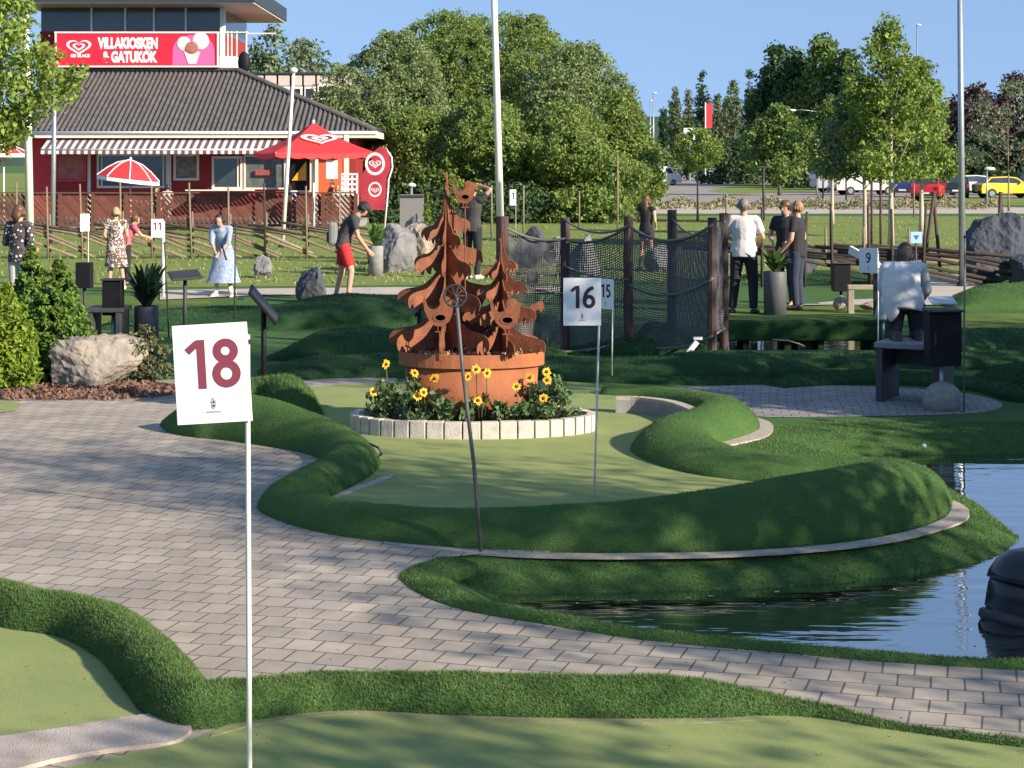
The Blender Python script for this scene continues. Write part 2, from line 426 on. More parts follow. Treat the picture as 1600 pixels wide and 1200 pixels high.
# rises of the ground: px, py, rx, ry, height
def ground_z(X, Y):
    Z = np.zeros(X.shape)
    for P in (POND1, POND2):
        D, W = poly_field(X, Y, P)
        t = np.clip((D)/W, -2.5, 1); zz = WL*(1-t); zz = np.where(t > 0, WL*(1-t)**1.25, zz)
        Z = np.minimum(Z, np.maximum(zz, -0.55))
    return Z
xs = np.concatenate([-np.geomspace(3000, 16, 26), np.linspace(-12, -5, 20), np.linspace(-4.9, 7.5, 180), np.linspace(8, 16, 20), np.geomspace(20, 3000, 26)])
ys = np.concatenate([np.linspace(-60, 5.5, 6), np.linspace(6.2, 8.2, 18), np.linspace(8.25, 17.5, 190), np.linspace(17.7, 27, 70), np.linspace(27.3, 29, 12), np.linspace(30, 60, 22), np.geomspace(66, 4000, 28)])
GX, GY = np.meshgrid(xs, ys); GZ = ground_z(GX, GY)
nx, ny = len(xs), len(ys)
V = np.stack([GX.ravel(), GY.ravel(), GZ.ravel()], 1)
I = np.arange(nx*ny).reshape(ny, nx)
F = np.stack([I[:-1, :-1].ravel(), I[:-1, 1:].ravel(), I[1:, 1:].ravel(), I[1:, :-1].ravel()], 1)
g = np_obj('ground', V, F, M_turf, None, True); tag(g, kind='structure')
# blades on the banks near the pond
rs = np.random.RandomState(5)
def near_mask(C):
    D, W = poly_field(C[:, 0], C[:, 1], POND1)
    return ((D > -0.02) & (D < W*2.0+.12) & (C[:, 1] < 16.5) & ~((C[:, 1] < 10.2) & (D > .10)) & ~((C[:, 0] < 0.1) & (C[:, 1] > 10.2) & (C[:, 1] < 11.6) & (D > .30)) & ~((C[:, 0] < -.45) & (C[:, 1] < 12)) & (C[:, 0] < 6)).astype(float)+1e-9
BV, BF = blades_on(V, F, 75000, rs, 0.016, 0.006, 0.45, near_mask)
tag(np_obj('bank_grass', BV, BF, M_turf_b), 'short dark green grass on the banks of the pond', 'grass', kind='stuff')

# ---- water
M_water = bpy.data.materials.new('water'); M_water.use_nodes = True
t = M_water.node_tree; b = t.nodes['Principled BSDF']
b.inputs['Base Color'].default_value = (0.018, 0.024, 0.014, 1); b.inputs['Roughness'].default_value = 0.03
b.inputs['IOR'].default_value = 2.1; b.inputs['Specular IOR Level'].default_value = 1.0
tc = t.nodes.new('ShaderNodeTexCoord'); mp = t.nodes.new('ShaderNodeMapping'); mp.inputs['Scale'].default_value = (0.55, 2.6, 1)
n1 = t.nodes.new('ShaderNodeTexNoise'); n1.inputs['Scale'].default_value = 2.2; n1.inputs['Detail'].default_value = 3
bp = t.nodes.new('ShaderNodeBump'); bp.inputs['Strength'].default_value = 0.34; bp.inputs['Distance'].default_value = 0.02
t.links.new(tc.outputs['Object'], mp.inputs[0]); t.links.new(mp.outputs[0], n1.inputs['Vector'])
t.links.new(n1.outputs[0], bp.inputs['Height']); t.links.new(bp.outputs[0], b.inputs['Normal'])
gl = t.nodes.new('ShaderNodeBsdfGlossy'); gl.inputs['Roughness'].default_value = 0.03; gl.inputs[0].default_value = (.92, .95, 1, 1); t.links.new(bp.outputs[0], gl.inputs['Normal'])
mxs = t.nodes.new('ShaderNodeMixShader'); mxs.inputs[0].default_value = 0.42; t.links.new(b.outputs[0], mxs.inputs[1]); t.links.new(gl.outputs[0], mxs.inputs[2]); t.links.new(mxs.outputs[0], t.nodes['Material Output'].inputs[0])
mb = MB(); mb.add([(-2, 7, WL), (9, 7, WL), (9, 17, WL), (-2, 17, WL)], [(0, 1, 2, 3)])
mb.add([(2, 22, WL), (9, 22, WL), (9, 29, WL), (2, 29, WL)], [(0, 1, 2, 3)])
tag(mb.build('water', M_water), kind='structure')

# ---- paving
def brick_mat(name, c1, c2, mortar, ang, bw, bh, warp=0.0):
    m = bpy.data.materials.new(name); m.use_nodes = True; t = m.node_tree; b = t.nodes['Principled BSDF']; L = t.links
    b.inputs['Roughness'].default_value = 0.85; b.inputs['Specular IOR Level'].default_value = 0.25
    tc = t.nodes.new('ShaderNodeTexCoord'); mp = t.nodes.new('ShaderNodeMapping'); mp.inputs['Rotation'].default_value = (0, 0, ang)
    L.new(tc.outputs['Object'], mp.inputs[0])
    nz = t.nodes.new('ShaderNodeTexNoise'); nz.inputs['Scale'].default_value = 0.35; L.new(mp.outputs[0], nz.inputs['Vector'])
    va = t.nodes.new('ShaderNodeVectorMath'); va.operation = 'MULTIPLY_ADD'; va.inputs[1].default_value = (warp,)*3
    L.new(nz.outputs['Color'], va.inputs[0]); L.new(mp.outputs[0], va.inputs[2])
    br = t.nodes.new('ShaderNodeTexBrick'); L.new(va.outputs[0], br.inputs['Vector'])
    br.inputs['Scale'].default_value = 1.0; br.inputs['Brick Width'].default_value = bw; br.inputs['Row Height'].default_value = bh
    br.inputs['Mortar Size'].default_value = 0.0055; br.inputs['Mortar Smooth'].default_value = 0.25; br.inputs['Bias'].default_value = 0.0
    br.inputs['Color1'].default_value = (*c1, 1); br.inputs['Color2'].default_value = (*c2, 1); br.inputs['Mortar'].default_value = (*mortar, 1)
    n2 = t.nodes.new('ShaderNodeTexNoise'); n2.inputs['Scale'].default_value = 1.3; n2.inputs['Detail'].default_value = 9; n2.inputs['Roughness'].default_value = 0.7
    L.new(tc.outputs['Object'], n2.inputs['Vector'])
    r = t.nodes.new('ShaderNodeMapRange'); r.inputs[1].default_value = 0.3; r.inputs[2].default_value = 0.7; r.inputs[3].default_value = 0.66; r.inputs[4].default_value = 1.14
    L.new(n2.outputs[0], r.inputs[0])
    vm = t.nodes.new('ShaderNodeVectorMath'); vm.operation = 'SCALE'; L.new(br.outputs['Color'], vm.inputs[0]); L.new(r.outputs[0], vm.inputs['Scale'])
    L.new(vm.outputs[0], b.inputs['Base Color'])
    n3 = t.nodes.new('ShaderNodeTexNoise'); n3.inputs['Scale'].default_value = 120; L.new(tc.outputs['Object'], n3.inputs['Vector'])
    ad = t.nodes.new('ShaderNodeMath'); ad.operation = 'MULTIPLY_ADD'; ad.inputs[1].default_value = 0.15; L.new(n3.outputs[0], ad.inputs[0])
    iv = t.nodes.new('ShaderNodeMath'); iv.operation = 'SUBTRACT'; iv.inputs[0].default_value = 1.0; L.new(br.outputs['Fac'], iv.inputs[1]); L.new(iv.outputs[0], ad.inputs[2])
    bp = t.nodes.new('ShaderNodeBump'); bp.inputs['Strength'].default_value = 0.8; bp.inputs['Distance'].default_value = 0.008
    L.new(ad.outputs[0], bp.inputs['Height']); L.new(bp.outputs[0], b.inputs['Normal'])
    return m
M_pave = brick_mat('paving_stones', (0.43, 0.37, 0.30), (0.335, 0.295, 0.25), (0.14, 0.12, 0.10), R(15), 0.155, 0.195, 0.25)
def px_poly(pts, z=0.0, k=5, closed=True):
    P = smooth_path(pts, k, closed); return [at(p[0], p[1], z) for p in P]
PZ = 0.004
# main paving: everything left of the hole, the strip between pond and the foreground
rim = [(1850,1056),(1600,1047),(1400,1035),(1200,1018),(1000,998),(850,975),(730,955),(665,932),(628,905),(640,888),(690,872),(760,866)]
left = [(-600,1300),(-600,640),(14,622),(120,624),(230,618),(285,615),(330,610)]
m1 = MB()
m1.sheet([at(*p) for p in [(2200,1320),(2200,1080)]+rim+[(860,866),(860,855),(640,830),(440,790),(560,735),(600,705),(420,640),(560,617),(620,617),(620,589),(400,589),(200,596)]+left[::-1][1:]], PZ)
tag(m1.build('paving', M_pave), kind='structure')
M_pave2 = brick_mat('island_setts', (0.33, 0.30, 0.29), (0.25, 0.235, 0.23), (0.09, 0.08, 0.075), R(8), 0.17, 0.14, 0.2)
isl = smooth_path([(940,612),(1000,607),(1100,604),(1250,601),(1400,606),(1500,614),(1556,626),(1566,635),(1540,644),(1450,649),(1200,652),(1100,640),(1000,622)], 4, True)
tag(MB().sheet([at(p[0], p[1]) for p in isl], PZ).build('island_paving', M_pave2), kind='structure')
M_edge = mat('pale_edging', (0.55, 0.50, 0.44), 0.8, 0.3, 10, spec=0.3)
gp = MB().sheet([at(*p) for p in [(1490,565),(1440,552),(1420,540),(1500,533),(1620,528),(2000,520),(2000,552),(1620,553)]], 5*PZ)
gp.sheet([at(*p) for p in [(1240,478),(1330,470),(1420,466),(1420,430),(1555,430),(1545,440),(1490,462),(1470,478)]], 5*PZ)
gp.sheet([at(*p) for p in [(250,470),(420,462),(640,462),(900,458),(900,449),(640,450),(430,452),(250,455)]], 5*PZ)
tag(gp.build('path', M_path), kind='structure')
# lawn behind
lw = MB(); lw.sheet([at(*p) for p in [(-700,449),(250,449),(880,444),(1300,425),(1420,425),(2400,425),(2400,338),(-1500,338)]], PZ)
lw.sheet([(-400, 100), (400, 100), (500, 420), (-500, 420)], PZ)
tag(lw.build('lawn', M_lawn), kind='structure')
lw = MB(); lw.sheet([at(*p) for p in [(-700,560),(200,520),(330,480),(330,462),(-700,462)]], PZ)
lw.sheet([at(*p) for p in [(1140,493),(1400,491),(1400,474),(1240,480),(1140,480)]], 2*PZ)
lw.sheet([at(*p) for p in [(1500,533),(1480,490),(2200,490),(2200,520)]], PZ)
tag(lw.build('mown_turf', mat('mown_turf', (0.13, 0.19, 0.045), 0.95, 0.4, 1.2, bump=0.3, bscale=80, spec=0.1)), kind='structure')
as_ = MB(); as_.sheet([at(*p) for p in [(960,334),(2600,334),(2600,328),(960,322)]], 2*PZ)
tag(as_.build('pavement', M_path), kind='structure')
as_ = MB(); as_.sheet([at(*p) for p in [(900,318),(1300,316),(2800,312),(2800,266),(900,266)]], 3*PZ)
tag(as_.build('car_park', M_asph), kind='structure')
vg = MB(); vg.sheet([at(*p) for p in [(1105,299),(1150,303),(1240,301),(1330,297),(1300,288),(1180,287),(1140,291)]], 4*PZ)
vg.sheet([at(*p) for p in [(1310,318),(2500,316),(2500,309),(1480,308),(1400,313)]], 4*PZ)
tag(vg.build('verge', M_lawn), kind='structure')
# far wooded hill, distance haze mixed into its bluish green
mb = MB(); pr = [(-600, 0)]
for i in range(41):
    x = -600+i*40; pr.append((x, 40+4*math.sin(i*0.31+1)+2.5*math.sin(i*0.9)))
pr.append((1000, 0))
mb.prism(pr, 1450, 1900); tag(mb.build('hill', mat('far_wood', (0.07, 0.11, 0.09), 1, 0.4, 0.02, spec=0)), kind='structure')
mb = MB(); rsb = np.random.RandomState(3)

# ---- turf berms and mounds ---------------------------------------------------
def berm(name, pts, side, z0=0.0, blades=0, k=7, p=0.62, mat_=None, bh=0.03, bw=0.006, closed=False, noise_=0.012, bmat=None, skew=0.0, taper=False):
    """pts: (px, py, width, height) along one foot of the berm; the body lies to the given side"""
    W = []
    for q in pts:
        a = at(q[0], q[1], z0); W.append((a.x, a.y, q[2], q[3]))
    S_ = np.array(smooth_path(W, k, closed)); n = len(S_)
    if taper:
        for i in range(k+2): f_ = math.sin(math.pi/2*i/(k+2)); S_[i, 3] *= f_; S_[n-1-i, 3] *= f_
    if closed: T = np.roll(S_[:, :2], -1, 0)-np.roll(S_[:, :2], 1, 0)
    else: T = np.gradient(S_[:, :2], axis=0)
    T /= np.linalg.norm(T, axis=1)[:, None]+1e-9
    N = np.stack([-T[:, 1], T[:, 0]], 1)*side
    # smooth the normals a little so tight turns stay tidy
    for _ in range(2):
        Np = np.roll(N, 1, 0); Nn = np.roll(N, -1, 0)
        if not closed: Np[0] = N[0]; Nn[-1] = N[-1]
        N = N*0.5+Np*0.25+Nn*0.25
    N /= np.linalg.norm(N, axis=1)[:, None]
    m_ = 15; V = []; rs = np.random.RandomState(abs(len(pts)*7+int(pts[0][0])))
    from mathutils import noise as mn
    for i in range(n):
        for j in range(m_):
            t_ = j/(m_-1); ts = 0.5-0.5*math.cos(math.pi*t_)
            z = S_[i, 3]*max(0, math.sin(math.pi*ts**(1+skew)))**p
            x = S_[i, 0]+N[i, 0]*S_[i, 2]*ts; y = S_[i, 1]+N[i, 1]*S_[i, 2]*ts
            if 0 < j < m_-1: z += noise_*mn.noise(Vector((x*2.2, y*2.2, z0+3)))+noise_*0.4*mn.noise(Vector((x*9, y*9, 1)))
            if j in (0, m_-1): z = -0.06
            V.append((x, y, z0+z))
    if not closed:
        for i in (0, n-1):
            c = S_[i, :2]+N[i]*S_[i, 2]*0.5
            for j in range(m_): q = V[i*m_+j]; V[i*m_+j] = (c[0]+(q[0]-c[0])*0.3, c[1]+(q[1]-c[1])*0.3, z0-0.08)
    I = np.arange(n*m_).reshape(n, m_)
    if closed: A = I; B = np.roll(I, -1, 0)
    else: A = I[:-1]; B = I[1:]
    F = np.stack([A[:, :-1].ravel(), A[:, 1:].ravel(), B[:, 1:].ravel(), B[:, :-1].ravel()], 1)
    if side > 0: F = F[:, ::-1]
    V = np.array(V)
    if blades:
        BV, BF = blades_on(V, F, blades, rs, bh, bw)
        T3 = np.concatenate([F[:, [0, 1, 2]], F[:, [0, 2, 3]], BF+len(V)])
        o = np_obj(name, np.concatenate([V, BV]), T3, [mat_ or M_turf, bmat or M_turf_b])
        mi = np.zeros(len(T3), np.int32); mi[2*len(F):] = 1; o.data.polygons.foreach_set('material_index', mi)
        sm = np.zeros(len(T3), bool); sm[:2*len(F)] = True; o.data.polygons.foreach_set('use_smooth', sm)
    else:
        o = np_obj(name, V, F, mat_ or M_turf, None, True)
    return tag(o, kind='structure')
# hole 16 surround, one continuous roll of turf
loop = [(248,664,.16,.06),(262,676,.36,.24),(300,684,.50,.36),(340,688,.56,.37),(401,696,.56,.33),(469,708,.50,.25),(502,722,.46,.20),(490,741,.46,.18),(442,763,.48,.18),(407,785,.42,.17),
        (405,800,.36,.17),(450,820,.36,.18),(525,838,.38,.19),(620,850,.40,.19),(720,858,.42,.21),(860,862,.46,.24),(1000,862,.52,.27),(1150,859,.62,.32),(1300,848,.68,.37),(1400,832,.68,.385),(1462,814,.62,.36),
        (1487,797,.5,.27),(1482,775,.5,.22),(1440,752,.55,.18),(1390,742,.62,.16),(1300,733,.72,.15),(1200,727,.78,.16),(1130,708,.75,.20),(1120,697,.66,.24),(1150,688,.6,.26),(1180,677,.62,.28),(1188,668,.66,.25),(1172,650,.62,.20),(1120,630,.5,.13),(1040,617,.42,.10),(940,612,.3,.08)]
berm('turf_berm', loop, 1, blades=140000, bh=0.011, bw=0.004)
# foreground roll
fg = [(-260,960,.34,.16),(-60,968,.34,.17),(14,986,.34,.17),(90,998,.34,.17),(150,1030,.34,.16),(185,1070,.34,.16),(225,1118,.32,.16),(290,1142,.28,.16),(380,1132,.26,.15),(460,1120,.25,.14),(560,1114,.24,.14),(700,1122,.25,.15),(900,1127,.26,.155),(1080,1127,.25,.14),
      (1200,1122,.18,.09),(1290,1128,.12,.05),(1400,1146,.09,.035),(1600,1172,.07,.03),(2000,1212,.07,.03),(2700,1268,.07,.03)]
berm('foreground_berm', fg, 1, blades=150000, bh=0.017, bw=0.0045, p=0.55, noise_=0.02, bmat=M_turf_l)
# low rim round the near side of the pond
rimb = [(690,871,.28,.02),(640,888,.30,.03),(623,905,.30,.035),(660,932,.24,.04),(730,956,.18,.04),(850,977,.15,.04),(1000,1001,.14,.04),(1200,1020,.13,.035),(1400,1037,.12,.035),(1600,1049,.12,.035),(1850,1058,.12,.035)]
berm('pond_rim', rimb, 1, blades=26000, bh=0.014, bw=0.0045, noise_=0.006, mat_=M_turf)
# the putting green of hole 16 and the foreground greens
ig = [(410,645),(470,612),(560,600),(760,596),(900,598),(1000,614),(1085,640),(1060,680),(1010,700),(1080,730),(1240,752),(1370,752),(1430,790),(1300,830),(1000,845),(700,838),(540,822),(455,795),(520,752),(598,712),(540,678)]
pg = MB(); pg.sheet([at(p[0], p[1]) for p in smooth_path(ig, 3, True)], 0.010)
fgp = [(300,1160),(380,1124),(460,1114),(560,1108),(700,1114),(900,1120),(1080,1120),(1200,1118),(1290,1126),(1400,1142),(1600,1168),(2000,1205),(2700,1260),(2700,1600),(-300,1600),(-300,1240),(0,1225)]
pg.sheet([at(*p) for p in fgp], 0.010)
pg.sheet([at(p[0], p[1]) for p in smooth_path([(-300,975),(14,984),(90,992),(150,1025),(190,1070),(215,1118),(190,1125),(14,1152),(-300,1200)], 3, True)], 0.010)
pg.sheet([at(p[0], p[1]) for p in smooth_path([(-80,646),(12,645),(30,637),(20,629),(-80,624)], 3, True)], 0.010)
tag(pg.build('putting_green', M_green), kind='structure')
# kerbs: pale ribbons with real thickness
def ribbon(name, pts, z=0.012, th=0.04, mat_=M_conc, k=6):
    """pts: (px,py, px2,py2) left and right edge of the ribbon"""
    Q = smooth_path(pts, k); L_ = [at(q[0], q[1], z) for q in Q]; R_ = [at(q[2], q[3], z) for q in Q]; n = len(Q)
    mb = MB(); vs = [(p.x, p.y, z) for p in L_]+[(p.x, p.y, z) for p in R_]+[(p.x, p.y, z-th) for p in L_]+[(p.x, p.y, z-th) for p in R_]
    fs = []
    for i in range(n-1):
        fs += [(i, i+1, n+i+1, n+i), (2*n+i, 2*n+i+1, i+1, i), (n+i, n+i+1, 3*n+i+1, 3*n+i)]
    fs += [(0, n, 3*n, 2*n), (n-1, 2*n-1, 4*n-1, 3*n-1)]
    mb.add(vs, fs); return mb.build(name, mat_, None, fix=True)
tag(ribbon('pond_kerb', [(600,846,600,849),(700,855,700,860),(800,862,800,867),(900,864,900,870),(1000,864,1000,870),(1150,861,1150,867),(1300,850,1300,857),(1400,834,1402,843),(1460,816,1470,826),(1484,800,1508,812),(1478,785,1514,797),(1466,772,1500,786)], 0.010, 0.014), kind='structure')
tag(ribbon('pond_kerb', [(1105,692,1108,699),(1140,686,1150,693),(1172,675,1195,682),(1184,666,1208,670),(1180,656,1204,660),(1166,650,1186,653)], 0.014), kind='structure')
tag(ribbon('stone_edging', [(-200,1180,-200,1260),(14,1148,14,1203),(110,1134,110,1180),(200,1119,200,1166),(262,1112,270,1158),(290,1118,296,1142),(298,1130,299,1133)], 0.022, mat_=mat('edging_stone', (0.50, 0.44, 0.38), 0.85, 0.5, 7, (0.36, 0.28, 0.23), bump=0.4, bscale=120)), kind='structure')
tag(ribbon('stone_edging', [(508,782,512,785),(540,766,545,770),(580,752,586,756),(612,740,619,742)], 0.016), kind='structure')
# thin pale joint along the foreground green
tag(ribbon('green_seam', [(330,1146,330,1150),(400,1128,400,1132),(480,1116,480,1120),(560,1110,560,1115),(700,1117,700,1122),(900,1122,900,1128),(1080,1122,1080,1129),(1190,1119,1190,1124)], 0.013, 0.006, mat_=mat('seam', (0.30, 0.27, 0.17), 0.9, 0.5, 30, (0.17, 0.20, 0.07))), kind='structure')
# curved low wall on the far right of the green
q = smooth_path([(962,633),(1000,634),(1045,641),(1080,655)], 6); zt = 0.16
mb = MB(); mt = MB()
for i in range(len(q)-1):
    a = at(q[i][0], q[i][1]+14); b_ = at(q[i+1][0], q[i+1][1]+14); d = (b_-a).normalized(); nrm = Vector((-d.y, d.x, 0))*0.10
    vs = [a, b_, b_+nrm, a+nrm]; mb.add([(v.x, v.y, 0) for v in vs]+[(v.x, v.y, zt-.025) for v in vs], [(0,1,5,4),(1,2,6,5),(2,3,7,6),(3,0,4,7),(4,5,6,7)])
    mt.add([(v.x, v.y, zt-.025) for v in vs]+[(v.x, v.y, zt) for v in vs], [(0,1,5,4),(1,2,6,5),(2,3,7,6),(3,0,4,7),(4,5,6,7)])
wl = thing('low_wall', 'low curved grey wall with pale coping along the green, beside the grassy hump', 'wall')
mb.build('wall_face', M_conc_g, wl); mt.build('coping', M_conc, wl)
# rolls of turf behind the planter, their shade partly put into the colour
M_turf_k = mat('turf_shade_tint', (0.022, 0.062, 0.026), 0.9, 0.5, 5, (0.036, 0.085, 0.028), bump=0.9, bscale=80, spec=0.12)
MS = [  # name pts side
 ([(395,603,.3,.10),(520,592,.5,.11),(700,592,.5,.12),(900,597,.5,.10),(1100,602,.5,.07),(1320,601,.3,.04)], 1),
 ([(395,588,.5,.12),(500,586,.9,.16),(640,582,.9,.17),(800,588,1.0,.16),(960,597,1.0,.20),(1100,597,1.1,.26),(1240,590,1.0,.22),(1330,584,.6,.06)], 1),
 ([(400,563,1.0,.18),(470,565,1.4,.28),(560,565,1.6,.33),(640,565,1.5,.28),(760,565,1.4,.22),(860,568,1.2,.18)], 1),
 ([(330,522,1.6,.08),(420,516,2.0,.20),(500,514,2.2,.36),(550,514,2.0,.40),(600,518,1.4,.12),(640,520,1,.05)], 1),
 ([(560,515,1.4,.06),(640,510,2.0,.15),(760,508,2.2,.17),(860,508,1.8,.10)], 1),
 ([(860,545,1.2,.22),(980,560,1.4,.30),(1080,560,1.6,.36),(1160,556,1.2,.2)], 1),
 ([(1120,578,.8,.12),(1300,575,.9,.13),(1500,578,1.0,.15),(1700,580,1.2,.22),(2000,585,1.2,.22)], 1),
 ([(1220,608,.4,.05),(1290,603,.6,.11),(1400,602,.6,.12),(1520,612,.5,.09),(1620,632,.5,.16),(2000,640,.5,.18)], 1),
 ([(1560,602,.6,.16),(1640,600,.8,.22),(1900,600,1,.25)], 1),
 ([(1390,560,1.0,.05),(1500,558,1.2,.18),(1600,550,1.6,.22),(1900,545,2,.25)], 1),
 ([(1490,484,1.2,.1),(1530,484,1.6,.22),(1600,484,2.2,.34),(1760,484,2.4,.4),(1900,484,2,.2)], 1),
 ([(250,520,1.0,.10),(330,504,1.5,.14),(430,498,1.5,.14),(520,494,1,.06)], 1),
 ([(1100,436,2,.08),(1200,440,2.5,.14),(1330,444,2.5,.14),(1420,444,2,.06)], 1),
]
M_tkb = mat('turf_shade_tint_blade', (0.026, 0.075, 0.03), 0.8, 0.3, 1.5, (0.05, 0.11, 0.04), island=0.35, transl=0.2, spec=0.2)  # blades of the shaded rolls, darkened the same way
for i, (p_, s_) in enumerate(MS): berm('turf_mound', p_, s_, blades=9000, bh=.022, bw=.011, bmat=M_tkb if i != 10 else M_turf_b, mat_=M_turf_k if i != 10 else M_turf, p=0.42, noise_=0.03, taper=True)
berm('hummock', [(395,622,.3,.05),(412,622,.45,.2),(440,640,.35,.13),(474,655,.2,.04)], 1, blades=9000, bh=0.05)
# turf deck over the far pond, the shade on its face put into the colour
dk = MB()
a, b_ = at(1132,535), at(1392,535)
tz = EYE-(493-HOR)*(a.y/FOC)
dk.box(((a.x+b_.x)/2, 24.0, 0.14), (b_.x-a.x+.1, 0.9, 0.26))
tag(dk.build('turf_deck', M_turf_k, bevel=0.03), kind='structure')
dk = MB()
for x in (1150, 1212, 1232, 1242, 1262, 1340, 1385):
    p_ = at(x, 538, WL); dk.box((p_.x, 24.0, -0.12), (0.08, 0.7, 0.24))
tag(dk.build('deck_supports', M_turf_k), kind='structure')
tag(MB().box(((a.x+b_.x)/2, 24.02, 0.276), (b_.x-a.x-.1, 0.80, 0.012)).build('deck_turf_top', mat('mown_turf', (0.13, 0.19, 0.045), 0.95, 0.4, 1.2, bump=0.3, bscale=80, spec=0.1)), kind='structure')
# bark bed under the thujas
bb = MB(); bbp = smooth_path([(-80,605),(60,599),(150,596),(230,597),(275,603),(285,614),(230,621),(120,624),(14,623),(-80,626)], 4, True)
bb.sheet([at(p[0], p[1]) for p in bbp], 0.010)
M_mulch = mat('bark_mulch', (0.15, 0.085, 0.06), 0.95, 0.6, 25, (0.075, 0.04, 0.03), bump=1.0, bscale=60, spec=0.1)
tag(bb.build('bark_bed', M_mulch), kind='structure')
rs = np.random.RandomState(8); P = []
while len(P) < 2600:
    u = rs.uniform(-80, 285); v = rs.uniform(598, 624)
    if v > 621-max(0, (u-230))*0.15 and u > 200: continue
    if v < 603 and u > 240: continue
    a = at(u, v, 0.02); P.append((a.x, a.y, 0.015+rs.random()*0.03))
Vc, Fc = leaf_quads(np.array(P), 0.06, rs, 0, aspect=0.4)
tag(np_obj('bark_chips', Vc, Fc, mat('bark_chip', (0.17, 0.095, 0.07), 0.9, 0, island=0.5)), 'reddish brown bark chips strewn under the conifers', 'bark chips', kind='stuff')
# fallen leaves and litter on the pond
rs = np.random.RandomState(18); P = []
for i in range(26):
    a = at(rs.uniform(780, 1400), rs.uniform(915, 945), WL); P.append((a.x, a.y, WL+0.006))
Vc, Fc = leaf_quads(np.array(P), 0.045, rs, 0, aspect=0.6); Vc[:, 2] = WL+0.004+0.1*(Vc[:, 2]-WL)
tag(np_obj('floating_leaves', Vc, Fc, mat('dry_leaf', (0.42, 0.38, 0.2), 0.7, 0, island=0.3)), 'small pale fallen leaves floating along the near bank of the pond', 'fallen leaves', kind='stuff')

# dry leaves, grit and small litter on the paving and the greens
rs = np.random.RandomState(91); P = []
for k in range(420):
    u = rs.uniform(-50, 1650); v = rs.uniform(630, 1190)**1.0; a = at(u, v)
    D_, _ = poly_field(np.array([a.x]), np.array([a.y]), POND1)
    if D_[0] < .6 and a.y > 8.9: continue
    P.append((a.x, a.y, .016))
Vc, Fc = leaf_quads(np.array(P), 0.02, rs, 0, aspect=0.55); Vc[:, 2] = .018+.25*(Vc[:, 2]-.016).clip(-.03, .1)
tag(np_obj('leaf_litter', Vc, Fc, mat('litter', (0.22, 0.16, 0.08), 0.8, 0, island=0.6)), 'tiny dry leaves scattered over the paving and the greens', 'leaf litter', kind='stuff')
# ================================================================== NEAR THINGS
def shade_tree(x, y, h, wid, z0, seed, n, per, label, kind='egg', leaf=0.16):
    return tree('broadleaf_tree', label, 'tree', (x, y, 0), h, wid, kind, M_leaf, M_bark, seed, z0=z0, nclump=n, per=per, leaf=leaf, limbs=9, cr=0.55, inner=0.2)
M_leaf = mat('leaf_green', (0.12, 0.20, 0.045), 0.6, 0.5, 1.2, (0.17, 0.24, 0.06), island=0.45, transl=0.3, spec=0.3)
M_leaf_y = mat('leaf_lime', (0.24, 0.32, 0.06), 0.6, 0.4, 1.5, (0.15, 0.23, 0.045), island=0.4, transl=0.35, spec=0.3)
M_leaf_d = mat('leaf_dark', (0.045, 0.09, 0.04), 0.65, 0.5, 0.8, (0.07, 0.12, 0.045), island=0.4, transl=0.2, spec=0.25)
M_leaf_b = mat('leaf_bluish', (0.12, 0.175, 0.08), 0.65, 0.5, 0.6, (0.17, 0.21, 0.11), island=0.35, transl=0.2, spec=0.25)
SH = [(14.0, 15.5, 10.6, 6.4, 1.8, 41, 200, 75, 'tall broad tree right of the course, shading the rolls of turf behind the planter'),
      (15.2, 18.4, 6.6, 5.2, 1.4, 42, 130, 60, 'rounded tree farther right of the course, behind the tall broad one'),
      (12.6, 10.8, 10.2, 3.8, 6.4, 47, 90, 60, 'high crowned tree with a long bare trunk right of the pond'),
      (11.0, 11.2, 3.9, 3.8, .5, 43, 150, 100, 'low bushy tree right of the pond'),
      (11.6, 13.2, 5.3, 3.8, 1.2, 49, 150, 100, 'small rounded tree between the low bushy one and the tall broad one'),
      (8.0, 7.1, 6.0, 3.2, 3.1, 50, 60, 75, 'small loose tree on the bank close to the spotlight', 'egg', .09),
      (11.25, 3.9, 7.1, 4.6, 1.6, 44, 130, 90, 'loose crowned tree right of the pond, throwing streaks of shade on the paving', 'egg', .10),
      (14.2, 2.2, 9.5, 4.0, 4.0, 48, 60, 45, 'slim loose tree behind the loose crowned one'),
      (8.6, 0.4, 5.4, 3.8, 1.8, 45, 80, 75, 'loose tree to the right of the viewer, shading the front roll of turf', 'egg', .10)]
for a in SH: shade_tree(*a)

